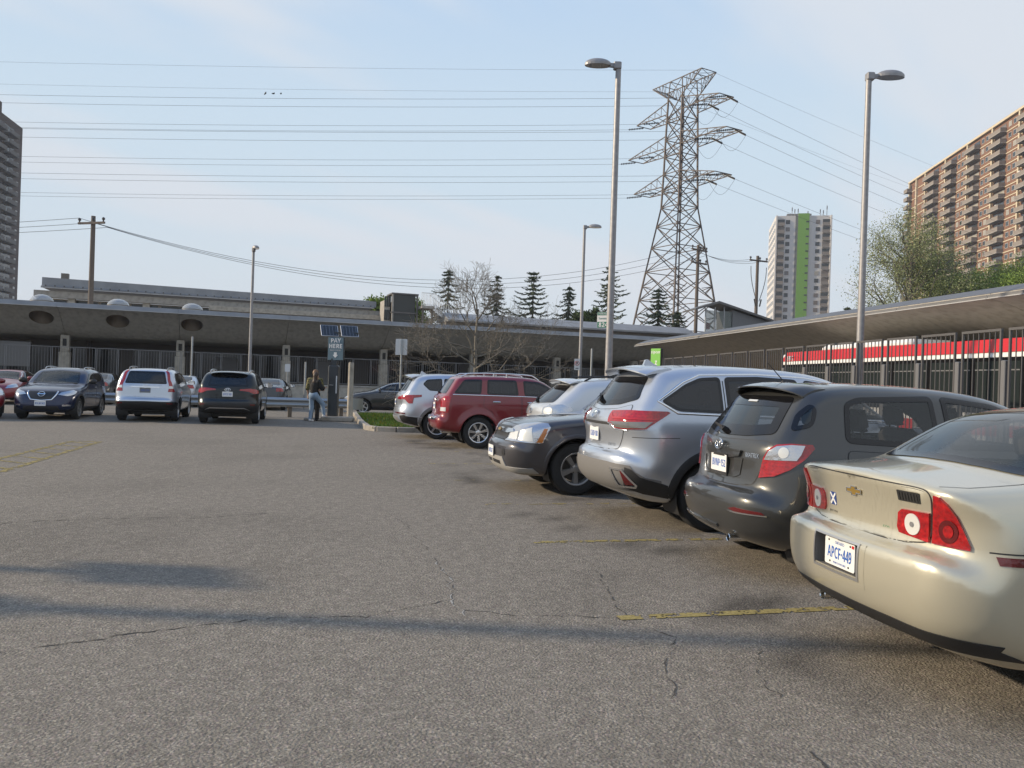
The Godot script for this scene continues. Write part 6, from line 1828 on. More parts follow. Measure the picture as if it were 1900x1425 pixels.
func crack(parent: Node, pts: Array, w: float, m := "crack_dirt_shade"):
	# wandering, branching crack line of varying width, dark with dirt and painted shade
	var line := []
	for k in pts.size() - 1:
		var a: Vector2 = pts[k]
		var b: Vector2 = pts[k + 1]
		var n := maxi(2, int(a.distance_to(b) / 0.035))
		for j in n: line.append(a.lerp(b, float(j) / n))
	line.append(pts[-1])
	var fn := FastNoiseLite.new()
	fn.seed = int(absf(pts[0].x) * 1000.0)
	fn.frequency = 1.6
	var mb := MB.new()
	var prev_l := Vector2.ZERO
	var prev_r := Vector2.ZERO
	for k in line.size():
		var p: Vector2 = line[k]
		p += Vector2(fn.get_noise_2d(p.x * 3.0, p.y * 3.0), fn.get_noise_2d(p.x * 3.0 + 50.0, p.y * 3.0)) * 0.05
		p += Vector2(rng.randf_range(-1, 1), rng.randf_range(-1, 1)) * 0.006
		var d: Vector2 = (line[mini(k + 1, line.size() - 1)] - line[maxi(k - 1, 0)]).normalized()
		var gap: float = clampf(0.5 + 1.6 * fn.get_noise_2d(p.x * 5.0 + 9.0, p.y * 5.0), 0.1, 1.3)
		var h := Vector2(-d.y, d.x) * w * 0.32 * gap
		if k > 0:
			mb.quad(Vector3(prev_l.x, 0.003, prev_l.y), Vector3((p + h).x, 0.003, (p + h).y), Vector3((p - h).x, 0.003, (p - h).y), Vector3(prev_r.x, 0.003, prev_r.y), Vector3.UP)
		prev_l = p + h
		prev_r = p - h
	put("crack", mb, M[m], parent)

func painted_line(parent: Node, a: Vector2, b: Vector2, w: float, worn: float, seed_: int):
	# worn paint: only the scraps that are left, in a dense grid
	var fn := FastNoiseLite.new()
	fn.seed = seed_
	fn.frequency = 3.0
	fn.fractal_octaves = 4
	var mb := MB.new()
	mb.use_c = true
	var d := (b - a).normalized()
	var nrm := Vector2(-d.y, d.x)
	var L := a.distance_to(b)
	var cell := 0.016
	for i in int(L / cell):
		for j in int(w / cell):
			var u := i * cell
			var v := j * cell - w * 0.5
			var p := a + d * u + nrm * v
			var t := fn.get_noise_2d(p.x * 2.0, p.y * 2.0) + 0.5 * fn.get_noise_2d(p.x * 9.0, p.y * 9.0)
			var edge := absf(v) / (w * 0.5)
			if t < worn + 0.14 + 0.12 * edge * edge: continue
			var q := p + d * cell + nrm * cell
			var o := mb.v.size()
			mb.quad(Vector3(p.x, 0.004, p.y), Vector3((p + d * cell).x, 0.004, (p + d * cell).y), Vector3(q.x, 0.004, q.y), Vector3((p + nrm * cell).x, 0.004, (p + nrm * cell).y), Vector3.UP)
			var k := 0.8 + 0.4 * fn.get_noise_2d(p.x * 30.0, p.y * 30.0)
			for z in mb.v.size() - o: mb.c.append(Color(0.37 * k, 0.30 * k, 0.12 * k))
	if mb.v.size() > 0: stuff(put("painted_line", mb, M.line_yellow, parent))

func ground():
	var mb := MB.new()
	var S := 2500.0
	mb.quad(Vector3(-S, -0.03, -S), Vector3(S, -0.03, -S), Vector3(S, -0.03, S), Vector3(-S, -0.03, S), Vector3.UP)
	structure(put("ground", mb, M.asphalt_far))
	var lot := Node3D.new()
	lot.name = "parking_lot"
	add_child(lot)
	structure(lot)
	# surface with coarse patches of wear in its vertex colours
	var fn := FastNoiseLite.new()
	fn.seed = 17
	fn.frequency = 0.22
	fn.fractal_octaves = 5
	var oil := FastNoiseLite.new()
	oil.seed = 23
	oil.frequency = 1.1
	oil.fractal_octaves = 3
	mb = MB.new()
	mb.use_c = true
	var x0 := -30.0
	var z0 := -62.0
	var step := 0.3
	var nx := int(70.0 / step) + 1
	var nz := int(72.0 / step) + 1
	for j in nz:
		for i in nx:
			var p := Vector3(x0 + i * step, 0, z0 + j * step)
			mb.v.append(p)
			mb.n.append(Vector3.UP)
			var t := 1.0 + 0.22 * fn.get_noise_2d(p.x, p.z) + 0.1 * fn.get_noise_2d(p.x * 4.0, p.z * 4.0)
			# oil drips where engines and exhausts stand in the stalls
			if p.x > 2.2 and p.x < 8.0 and p.z > -24.0: t *= 1.0 - 0.5 * smoothstep(0.15, 0.5, oil.get_noise_2d(p.x, p.z))
			mb.c.append(Color(t, t, t))
	for j in nz - 1:
		for i in nx - 1:
			var a := j * nx + i
			for q in [a, a + 1, a + nx, a + 1, a + nx + 1, a + nx]: mb.ix.append(q)
	var fixq := (mb.v[mb.ix[2]] - mb.v[mb.ix[0]]).cross(mb.v[mb.ix[1]] - mb.v[mb.ix[0]]).y
	if fixq < 0.0:
		for k in range(0, mb.ix.size(), 3):
			var t := mb.ix[k + 1]
			mb.ix[k + 1] = mb.ix[k + 2]
			mb.ix[k + 2] = t
	put("asphalt", mb, M.asphalt, lot)
	# stall lines
	var ends := [[5.03, 1.99, -0.2], [7.56, 2.08, -0.1], [9.98, 2.1, 0.22], [12.45, 2.08, 0.3], [14.95, 2.03, 0.14], [17.55, 1.98, 0.12], [20.0, 2.0, 0.15]]
	for k in ends.size():
		var e: Array = ends[k]
		painted_line(lot, Vector2(e[1], -e[0]), Vector2(7.2, -e[0] - 0.1), 0.11, e[2] - 0.16, 100 + k)
	# hatched box at the end of the opposite row
	var P := [Vector2(-4.5, -18.9), Vector2(-4.45, -13.2), Vector2(-5.15, -13.2), Vector2(-5.05, -18.9)]
	for k in 4: painted_line(lot, P[k], P[(k + 1) % 4], 0.12, -0.24, 120 + k)
	for k in 7:
		var z := -13.6 - k * 0.78
		painted_line(lot, Vector2(-4.5, z), Vector2(-5.08, z - 0.5), 0.1, -0.2, 130 + k)
	# cracks, traced on the ground
	crack(lot, [Vector2(-2.35, -4.83), Vector2(-1.62, -4.83), Vector2(-1.0, -5.1), Vector2(-0.2, -5.32), Vector2(0.35, -5.27), Vector2(0.95, -5.6)], 0.022)
	crack(lot, [Vector2(-3.2, -7.9), Vector2(-2.9, -8.9), Vector2(-2.1, -9.1), Vector2(-1.2, -9.1), Vector2(-0.4, -9.4)], 0.022)
	crack(lot, [Vector2(0.8, -9.6), Vector2(0.95, -8.6), Vector2(1.02, -7.3)], 0.009)
	crack(lot, [Vector2(1.02, -7.0), Vector2(1.04, -6.2), Vector2(0.98, -5.6)], 0.01)
	crack(lot, [Vector2(1.99, -5.05), Vector2(1.3, -5.2), Vector2(0.98, -5.35)], 0.014)
	crack(lot, [Vector2(1.99, -5.05), Vector2(2.2, -4.6), Vector2(1.95, -4.2), Vector2(1.78, -3.7)], 0.014)
	crack(lot, [Vector2(2.3, -7.1), Vector2(2.35, -6.5), Vector2(2.2, -5.9), Vector2(2.05, -5.05)], 0.013)
	crack(lot, [Vector2(1.86, -2.9), Vector2(1.55, -2.95), Vector2(1.3, -2.72), Vector2(1.25, -2.5)], 0.016)
	crack(lot, [Vector2(2.1, -3.05), Vector2(2.0, -2.6), Vector2(1.95, -2.3)], 0.018)
	crack(lot, [Vector2(2.6, -4.3), Vector2(2.35, -3.9), Vector2(2.3, -3.6)], 0.012)
	crack(lot, [Vector2(1.0, -7.0), Vector2(1.05, -6.3), Vector2(0.95, -5.5), Vector2(1.02, -5.1)], 0.02, "crack_dust")
	crack(lot, [Vector2(-6.2, -18.0), Vector2(-3.0, -17.6), Vector2(0.0, -18.4), Vector2(1.5, -18.0)], 0.03)
	# grass island at the end of the row, with a stone kerb
	var isl := Node3D.new()
	isl.name = "grass_island"
	add_child(isl)
	structure(isl)
	var kerb := [Vector2(9.0, -24.0), Vector2(2.3, -23.95), Vector2(1.75, -24.15), Vector2(1.5, -24.7), Vector2(1.45, -28.0), Vector2(1.55, -34.4), Vector2(2.0, -34.9), Vector2(9.0, -35.0)]
	for k in kerb.size() - 1:
		var a: Vector2 = kerb[k]
		var b: Vector2 = kerb[k + 1]
		var L := a.distance_to(b)
		var n := maxi(1, int(round(L / 1.2)))
		for j in n:
			mb = MB.new()
			var p := a.lerp(b, (j + 0.004) / n)
			var q := a.lerp(b, (j + 0.996) / n)
			var d := (q - p)
			mb.cbox(Vector3((p.x + q.x) * 0.5, 0.05 + rng.randf_range(-0.006, 0.006), (p.y + q.y) * 0.5), Vector3(0.17, 0.2, d.length()), 0.02, Basis(Vector3.UP, atan2(d.x, d.y)))
			put("kerb_stone", mb, M.kerb_stone, isl)
	mb = MB.new()
	mb.extrude(vec2s([9.0, 24.05, 2.3, 24.0, 1.8, 24.2, 1.58, 24.75, 1.53, 28.0, 1.63, 34.3, 2.0, 34.8, 9.0, 34.9]), 0.08, Transform3D(Basis(Vector3(1, 0, 0), Vector3(0, 0, -1), Vector3(0, 1, 0)), Vector3.ZERO))
	put("soil", mb, M.grass_soil, isl)
	var g := MB.new()
	g.use_c = true
	for k in 26000:
		var p := Vector3(rng.randf_range(1.6, 9.0), 0.075, rng.randf_range(-34.7, -24.1))
		if p.x > 5.5 and rng.randf() < 0.7: continue
		var h := rng.randf_range(0.04, 0.12)
		var an := rng.randf() * TAU
		var lean := Vector3(rng.randf_range(-0.04, 0.04), h, rng.randf_range(-0.04, 0.04))
		var w := Vector3(cos(an), 0, sin(an)) * rng.randf_range(0.006, 0.014)
		var o := g.v.size()
		g.tri(p - w, p + w, p + lean)
		var t := rng.randf_range(0.6, 1.4)
		var dry := 1.0 if rng.randf() < 0.85 else 2.2
		for z in g.v.size() - o: g.c.append(Color(0.085 * t * dry, 0.15 * t, 0.028 * t))
	stuff(put("grass", g, M.grass, isl))
	# concrete walk in front of the low wall of the terminal
	mb = MB.new()
	mb.box(Vector3(-6.0, 0.04, -46.2), Vector3(48.0, 0.12, 2.0), Basis(Vector3.UP, 0.112))
	structure(put("pavement", mb, M.concrete_pale))

func cove(z0: float, y0: float, z1: float, y1: float, n: int) -> Array:
	# quarter-like sweep from the outer edge (z0, y0) in and down to (z1, y1)
	var a := []
	for k in n + 1:
		var t := float(k) / n
		var e := 0.5 * t + 0.5 * t * t * (3.0 - 2.0 * t)
		a.append(Vector2(lerpf(z0, z1, t), lerpf(y0, y1, e)))
	return a

func shell_panel(root: Node3D, x0: float, x1: float, low: Array, top: float, wells: Array, m: Material):
	# concrete roof shell between two joints; wells are (x, z, radius) of round roof lights cut right through it
	var poly := PackedVector2Array()
	for q in low: poly.append(Vector2(-q.x, q.y))
	poly.append(Vector2(-low[-1].x, top))
	poly.append(Vector2(-low[0].x, top))
	if wells.is_empty():
		var mb := MB.new()
		var pts := []
		for q in low:
			for xx in [x0, x1]: pts.append(Vector3(xx, q.y, q.x))
		mb.grid(pts, 2, low.size(), false)
		if mb.n[2].y > 0.0:
			mb = MB.new()
			mb.grid(pts, 2, low.size(), true)
		var za: float = low[0].x
		var zb: float = low[-1].x
		mb.quad(Vector3(x0, top, za), Vector3(x1, top, za), Vector3(x1, top, zb), Vector3(x0, top, zb), Vector3.UP)
		mb.quad(Vector3(x0, top, za), Vector3(x1, top, za), Vector3(x1, low[0].y, za), Vector3(x0, low[0].y, za), Vector3(0, 0, 1))
		mb.quad(Vector3(x0, top, zb), Vector3(x1, top, zb), Vector3(x1, low[-1].y, zb), Vector3(x0, low[-1].y, zb), Vector3(0, 0, -1))
		for k in low.size() - 1:
			for xx in [x0, x1]: mb.quad(Vector3(xx, low[k].y, low[k].x), Vector3(xx, low[k + 1].y, low[k + 1].x), Vector3(xx, top, low[k + 1].x), Vector3(xx, top, low[k].x), Vector3(-1 if xx == x0 else 1, 0, 0))
		put("roof_shell", mb, m, root)
		return
	var c := CSGPolygon3D.new()
	c.name = numbered(root, "roof_shell")
	c.polygon = poly
	c.mode = CSGPolygon3D.MODE_DEPTH
	c.depth = x1 - x0
	c.material = m
	# polygon x runs to -z, depth runs to -x
	c.transform = Transform3D(Basis(Vector3(0, 0, -1), Vector3(0, 1, 0), Vector3(1, 0, 0)), Vector3(x1, 0, 0))
	root.add_child(c)
	for w in wells:
		var cy := CSGCylinder3D.new()
		cy.radius = w[2]
		cy.height = 4.0
		cy.sides = 40
		cy.operation = CSGShape3D.OPERATION_SUBTRACTION
		cy.material = m
		cy.transform = c.transform.affine_inverse() * Transform3D(Basis.IDENTITY, Vector3(w[0], top - 1.0, w[1]))
		c.add_child(cy)

func terminal():
	var t := thing("terminal_building", "long grey concrete bus terminal with a curved canopy and round roof lights", "building", Vector3(3.52, 0, -51.6), deg_to_rad(6.43))
	var mb := MB.new()
	var low := cove(0.0, 4.98, -3.2, 3.5, 14)
	var wells := [[-18.83, -1.25, 0.62], [-14.92, -1.25, 0.62], [-10.9, -1.25, 0.62]]
	var x := -36.6
	while x < 26.0:
		var mine := []
		for w in wells:
			if w[0] > x and w[0] < x + 6.25: mine.append(w)
		shell_panel(t, x + 0.012, x + 6.238, low, 5.16, mine, M.concrete)
		# gutter and bright drip edge of each bay
		mb = MB.new()
		mb.hexa([Vector3(x, 4.99, 0.003), Vector3(x + 6.24, 4.99, 0.003), Vector3(x + 6.24, 4.99, 0.16), Vector3(x, 4.99, 0.16), Vector3(x, 5.25, -0.1), Vector3(x + 6.24, 5.25, -0.1), Vector3(x + 6.24, 5.24, 0.05), Vector3(x, 5.24, 0.05)])
		var gt := put("gutter", mb, M.roof_metal, t)
		mb = MB.new()
		mb.box(Vector3(x + 3.12, 4.985, 0.17), Vector3(6.24, 0.035, 0.03))
		put("drip_edge", mb, M.edge_metal, gt)
		x += 6.25
	for w in wells:
		mb = MB.new()
		var xf := Transform3D(Basis.IDENTITY, Vector3(w[0], 0, w[1]))
		var wp := []
		for k in 33:
			var an := TAU * k / 32.0
			var q := Vector3(w[0] + cos(an) * 0.6, 0, w[1] + sin(an) * 0.6)
			var tt := -q.z / 3.2
			var ee := 0.5 * tt + 0.5 * tt * tt * (3.0 - 2.0 * tt)
			wp.append(Vector3(q.x, lerpf(4.98, 3.5, ee) - 0.02, q.z))
			wp.append(Vector3(q.x, 5.35, q.z))
		mb.grid(wp, 2, 33, false)
		if mb.n[0].x > 0.0:
			mb = MB.new()
			mb.grid(wp, 2, 33, true)
		var wl := put("roof_light_well", mb, M.well_metal, t)
		mb = MB.new()
		var pr := []
		for k in 9: pr.append(Vector2(cos(k / 8.0 * PI / 2) * 0.6, 5.3 + sin(k / 8.0 * PI / 2) * 0.42))
		mb.lathe(pr, 32, xf)
		var dm := put("roof_light_dome", mb, M.dome_plastic, wl)
		mb = MB.new()
		mb.lathe([Vector2(0.6, 5.16), Vector2(0.68, 5.16), Vector2(0.66, 5.31), Vector2(0.6, 5.31)], 32, xf, true)
		put("roof_light_curb", mb, M.edge_metal, wl)
	# ceiling, rear wall with dark shop fronts, platform
	mb = MB.new()
	mb.box(Vector3(-5, 3.62, -7.6), Vector3(62, 0.2, 8.78))
	put("ceiling", mb, M.plaster, t)
	mb = MB.new()
	mb.box(Vector3(-5, 1.85, -11.6), Vector3(62, 3.32, 0.3))
	put("rear_wall", mb, M.tile_wall, t)
	mb = MB.new()
	mb.box(Vector3(-5, 4.5, -8.0), Vector3(62, 1.3, 9.0))
	put("roof_deck", mb, M.concrete, t)
	for k in 15:
		mb = MB.new()
		mb.box(Vector3(-34.0 + k * 4.1, 2.05, -11.42), Vector3(rng.randf_range(2.6, 3.6), 1.9, 0.06))
		var w := put("shop_window", mb, M.dark_glass, t)
		mb = MB.new()
		mb.box(Vector3(-34.0 + k * 4.1, 3.08, -11.4), Vector3(3.8, 0.12, 0.08))
		put("window_frame", mb, M.fence_post, w)
	mb = MB.new()
	mb.box(Vector3(-5, 0.42, -5.2), Vector3(62, 0.84, 12.6))
	put("platform", mb, M.concrete, t)
	mb = MB.new()
	mb.box(Vector3(-5, 0.5, 1.3), Vector3(62, 1.0, 0.28))
	put("low_wall", mb, M.concrete, t)
	mb = MB.new()
	mb.box(Vector3(-5, 1.06, 1.3), Vector3(62, 0.1, 0.36))
	put("wall_coping", mb, M.concrete_pale, t)
	# columns: thick stem, narrower neck with a small plaque
	for k in 8:
		var cx := -24.05 + 6.25 * k
		mb = MB.new()
		mb.cbox(Vector3(cx, 1.7, -2.6), Vector3(0.58, 1.72, 0.58), 0.05)
		var co := put("column", mb, M.concrete, t)
		mb = MB.new()
		mb.cbox(Vector3(cx, 3.04, -2.6), Vector3(0.46, 0.98, 0.46), 0.03)
		put("column_neck", mb, M.concrete, co)
		mb = MB.new()
		mb.box(Vector3(cx, 3.1, -2.35), Vector3(0.2, 0.42, 0.03))
		var pq := put("bay_plaque", mb, M.print_black, co)
	# lit and pale fittings seen in the shade under the canopy
	for e in [[-20.6, 2.35, -4.0, 1.6, 1.5], [-8.8, 2.3, -10.9, 1.5, 0.9], [-2.2, 1.9, -9.0, 1.2, 1.6]]:
		mb = MB.new()
		mb.cbox(Vector3(e[0], e[1], e[2]), Vector3(e[3], e[4], 0.3), 0.03)
		put("notice_panel", mb, M.fence_post, t)

func wing():
	var t := thing("canopy_wing", "concrete canopy wing with a curved underside running behind the bus", "building", Vector3(20.49, 0, -50.41), deg_to_rad(-94.73))
	var low := cove(0.0, 4.3, -4.6, 2.75, 16)
	var x := 0.0
	var mb: MB
	var k := 0
	while x < 52.0:
		shell_panel(t, x + 0.01, x + 3.99, low, 4.44, [], M.concrete)
		mb = MB.new()
		mb.hexa([Vector3(x, 4.31, 0.003), Vector3(x + 3.985, 4.31, 0.003), Vector3(x + 3.985, 4.31, 0.07), Vector3(x, 4.31, 0.07), Vector3(x, 4.4, 0.003), Vector3(x + 3.985, 4.4, 0.003), Vector3(x + 3.985, 4.4, 0.11), Vector3(x, 4.4, 0.11)])
		var gt := put("gutter", mb, M.roof_metal, t)
		mb = MB.new()
		mb.box(Vector3(x + 2.0, 4.3, 0.115), Vector3(3.985, 0.028, 0.03))
		put("drip_edge", mb, M.edge_metal, gt)
		# standing seam roof rising behind the gutter
		mb = MB.new()
		mb.hexa([Vector3(x, 4.445, -0.02), Vector3(x + 3.985, 4.445, -0.02), Vector3(x + 3.985, 4.445, -0.7), Vector3(x, 4.445, -0.7), Vector3(x, 4.46, -0.02), Vector3(x + 3.985, 4.46, -0.02), Vector3(x + 3.985, 4.72, -0.7), Vector3(x, 4.72, -0.7)])
		var rs := put("roof_sheet", mb, M.slate_metal, t)
		mb = MB.new()
		mb.hexa([Vector3(x, 4.445, -0.7), Vector3(x + 3.985, 4.445, -0.7), Vector3(x + 3.985, 4.445, -4.6), Vector3(x, 4.445, -4.6), Vector3(x, 4.72, -0.7), Vector3(x + 3.985, 4.72, -0.7), Vector3(x + 3.985, 5.0, -4.6), Vector3(x, 5.0, -4.6)])
		put("upper_sheet", mb, M.slate_metal, rs)
		x += 4.0
		k += 1
	mb = MB.new()
	mb.box(Vector3(26, 2.4, -9.2), Vector3(52, 4.6, 0.3))
	put("rear_wall", mb, M.tile_wall, t)
	mb = MB.new()
	mb.box(Vector3(26, 4.2, -6.8), Vector3(52, 0.5, 4.4))
	put("roof_deck", mb, M.concrete, t)
	for j in 7:
		mb = MB.new()
		mb.cbox(Vector3(4.0 + j * 8.0, 1.5, -5.2), Vector3(0.5, 3.0, 0.5), 0.04)
		put("column", mb, M.concrete, t)
	# glazed pavilion on the upper level behind the canopies
	var p := thing("rooftop_pavilion", "small glazed pavilion with a dark tilted roof above the canopy", "building", Vector3(3.52, 0, -51.6), deg_to_rad(6.43))
	mb = MB.new()
	mb.hexa([Vector3(28.3, 8.28, -8.0), Vector3(30.64, 9.0, -8.0), Vector3(31.2, 9.0, -11.0), Vector3(28.9, 8.28, -11.0), Vector3(28.3, 8.42, -8.0), Vector3(30.64, 9.2, -8.0), Vector3(31.2, 9.2, -11.0), Vector3(28.9, 8.42, -11.0)])
	put("roof", mb, M.fence_steel, p)
	mb = MB.new()
	mb.hexa([Vector3(30.65, 9.0, -8.0), Vector3(36.3, 7.75, -8.0), Vector3(36.8, 7.75, -11.0), Vector3(31.21, 9.0, -11.0), Vector3(30.65, 9.2, -8.0), Vector3(36.3, 7.92, -8.0), Vector3(36.8, 7.92, -11.0), Vector3(31.21, 9.2, -11.0)])
	put("roof", mb, M.fence_steel, p)
	mb = MB.new()
	mb.hexa([Vector3(32.3, 4.4, -8.4), Vector3(36.0, 4.4, -8.4), Vector3(36.0, 4.4, -10.8), Vector3(32.3, 4.4, -10.8), Vector3(32.3, 8.55, -8.4), Vector3(36.0, 7.75, -8.4), Vector3(36.0, 7.75, -10.8), Vector3(32.3, 8.55, -10.8)])
	put("side_wall", mb, M.cladding_grey, p)
	for j in 3:
		mb = MB.new()
		mb.box(Vector3(30.1 + j * 0.92, 7.2, -8.5), Vector3(0.8, 2.4, 0.03))
		put("window_pane", mb, M.pane, p)
		mb = MB.new()
		mb.box(Vector3(29.64 + j * 0.92, 7.25, -8.5), Vector3(0.09, 2.6 + j * 0.3, 0.09))
		put("window_post", mb, M.sign_grey, p)
	mb = MB.new()
	mb.box(Vector3(31.0, 6.0, -9.6), Vector3(2.8, 0.2, 2.4))
	put("floor", mb, M.concrete_pale, p)
	mb = MB.new()
	mb.cbox(Vector3(30.3, 7.1, -9.2), Vector3(0.5, 0.55, 0.2), 0.06)
	put("red_poster", mb, M.bus_red, p)

func railing(root: Node3D, a: Vector3, b: Vector3, h: float, n: int, m: Material):
	var r := Node3D.new()
	r.name = numbered(root, "railing")
	root.add_child(r)
	var mb := MB.new()
	mb.bar(a + Vector3(0, h, 0), b + Vector3(0, h, 0), 0.05, 0.05)
	put("top_rail", mb, m, r)
	mb = MB.new()
	mb.bar(a + Vector3(0, 0.1, 0), b + Vector3(0, 0.1, 0), 0.04, 0.04)
	put("bottom_rail", mb, m, r)
	for k in n + 1:
		mb = MB.new()
		var p := a.lerp(b, float(k) / n)
		mb.bar(p, p + Vector3(0, h, 0), 0.03, 0.03)
		put("baluster", mb, m, r)

func station():
	var t := thing("station_hall", "long raised station hall with a sloping metal roof behind the terminal", "building", Vector3(3.52, 0, -51.6), deg_to_rad(6.43))
	var mb: MB
	# roof in sheets, with a row of snow clips along its foot
	var x := -22.0
	var k := 0
	while x < 2.9:
		mb = MB.new()
		var x1 := minf(x + 2.48, 3.2)
		mb.hexa([Vector3(x, 7.62, -18.0), Vector3(x1, 7.62, -18.0), Vector3(x1, 7.7, -23.0), Vector3(x, 7.7, -23.0), Vector3(x, 7.7, -17.98), Vector3(x1, 7.7, -17.98), Vector3(x1, 8.45, -20.5), Vector3(x, 8.45, -20.5)])
		var rs := put("roof_sheet", mb, M.roof_metal, t)
		mb = MB.new()
		mb.box(Vector3((x + x1) * 0.5, 7.6, -17.98), Vector3(x1 - x, 0.06, 0.1))
		put("eaves_trim", mb, M.edge_metal, rs)
		for j in 4:
			mb = MB.new()
			mb.box(Vector3(x + 0.31 + j * 0.62, 7.76, -18.02), Vector3(0.1, 0.1, 0.08))
			put("snow_clip", mb, M.fence_steel, rs)
		x += 2.5
		k += 1
	mb = MB.new()
	mb.hexa([Vector3(-22.0, 7.72, -18.3), Vector3(3.2, 7.72, -18.3), Vector3(3.2, 7.72, -22.0), Vector3(-22.0, 7.72, -22.0), Vector3(-22.0, 8.4, -18.35), Vector3(3.2, 8.2, -18.35), Vector3(3.2, 8.2, -22.0), Vector3(-22.0, 8.4, -22.0)])
	put("parapet", mb, M.roof_metal, t)
	mb = MB.new()
	mb.box(Vector3(-9.4, 7.15, -18.6), Vector3(26.2, 0.5, 0.8))
	put("beam", mb, M.concrete_pale, t)
	mb = MB.new()
	mb.box(Vector3(-9.4, 6.2, -19.4), Vector3(26.2, 1.4, 0.4))
	put("wall", mb, M.concrete, t)
	mb = MB.new()
	mb.box(Vector3(-3.4, 6.75, -17.6), Vector3(13.6, 0.36, 0.9))
	put("lower_beam", mb, M.concrete, t)
	for j in 12:
		mb = MB.new()
		mb.box(Vector3(-21.4 + j * 2.15, 6.45, -19.18), Vector3(1.9, 0.7, 0.05))
		put("window_pane", mb, M.dark_glass, t)
	for j in 5:
		mb = MB.new()
		mb.box(Vector3(-20.0 + j * 5.2, 5.9, -18.6), Vector3(0.5, 2.0, 0.5))
		put("pier", mb, M.concrete, t)
	mb = MB.new()
	mb.box(Vector3(-20.6, 8.55, -19.2), Vector3(0.5, 0.6, 0.5))
	put("roof_box", mb, M.tile_wall, t)
	# lift tower
	var l := thing("lift_tower", "dark glass lift tower with a pale frame above the terminal roof", "building", Vector3(3.52, 0, -51.6), deg_to_rad(6.43))
	mb = MB.new()
	mb.box(Vector3(4.95, 6.6, -16.0), Vector3(1.85, 4.0, 1.8))
	put("glass_box", mb, M.dark_glass, l)
	for e in [[3.95, -15.0], [6.0, -15.0], [3.95, -17.0], [6.0, -17.0]]:
		mb = MB.new()
		mb.box(Vector3(e[0], 6.6, e[1]), Vector3(0.14, 4.2, 0.14))
		put("corner_post", mb, M.concrete_pale if e[0] < 5 else M.fence_steel, l)
	for y in [7.1, 8.66]:
		mb = MB.new()
		mb.box(Vector3(4.97, y, -16.0), Vector3(2.24, 0.12, 2.24))
		put("frame_ring", mb, M.fence_steel, l)
	mb = MB.new()
	mb.box(Vector3(3.6, 6.3, -16.4), Vector3(0.5, 3.6, 1.8))
	var sb := put("side_bay", mb, M.concrete_pale, l)
	for j in 3:
		for y in [8.0, 6.9]:
			mb = MB.new()
			mb.box(Vector3(3.44 + j * 0.16, y, -15.48), Vector3(0.13, 0.85, 0.03))
			put("window_pane", mb, M.dark_glass, sb)
	# outside stair
	var s := thing("outside_stair", "white steel stair with railings going down from the lift tower", "stairs", Vector3(3.52, 0, -51.6), deg_to_rad(6.43))
	mb = MB.new()
	mb.box(Vector3(6.65, 7.6, -14.6), Vector3(1.1, 0.22, 1.6))
	put("landing", mb, M.concrete_pale, s)
	for e in [[6.3, -14.2], [7.1, -14.2]]:
		mb = MB.new()
		mb.box(Vector3(e[0], 6.3, e[1]), Vector3(0.14, 2.4, 0.14))
		put("post", mb, M.fence_steel, s)
	railing(s, Vector3(6.1, 7.7, -13.82), Vector3(7.2, 7.7, -13.82), 1.05, 9, M.white_paint)
	railing(s, Vector3(7.2, 7.7, -13.82), Vector3(10.4, 5.3, -13.82), 1.05, 22, M.white_paint)
	railing(s, Vector3(7.2, 7.7, -15.35), Vector3(10.4, 5.3, -15.35), 1.05, 22, M.white_paint)
	for j in 14:
		mb = MB.new()
		mb.box(Vector3(7.3 + j * 0.225, 7.56 - j * 0.17, -14.6), Vector3(0.26, 0.05, 1.45))
		put("step", mb, M.concrete_pale, s)
	for z in [-13.85, -15.32]:
		mb = MB.new()
		mb.bar(Vector3(7.15, 7.5, z), Vector3(10.4, 5.15, z), 0.06, 0.28)
		put("stringer", mb, M.white_paint, s)
	# lower hall roof to the right of the stair
	var h := thing("lower_hall", "low hall with a grey metal roof strip behind the canopy under the conifers", "building", Vector3(3.52, 0, -51.6), deg_to_rad(6.43))
	x = 7.9
	while x < 31.0:
		mb = MB.new()
		mb.hexa([Vector3(x, 6.42, -12.0), Vector3(x + 2.88, 6.42, -12.0), Vector3(x + 2.88, 6.5, -16.0), Vector3(x, 6.5, -16.0), Vector3(x, 6.56, -11.98), Vector3(x + 2.88, 6.56, -11.98), Vector3(x + 2.88, 7.25, -14.0), Vector3(x, 7.25, -14.0)])
		put("roof_sheet", mb, M.roof_metal, h)
		x += 2.9
	mb = MB.new()
	mb.box(Vector3(19.5, 5.8, -12.9), Vector3(23.2, 1.2, 0.4))
	put("wall", mb, M.tile_wall, h)
	mb = MB.new()
	mb.box(Vector3(17.0, 5.62, -9.8), Vector3(6.5, 0.42, 0.5))
	put("beam", mb, M.cream, h)

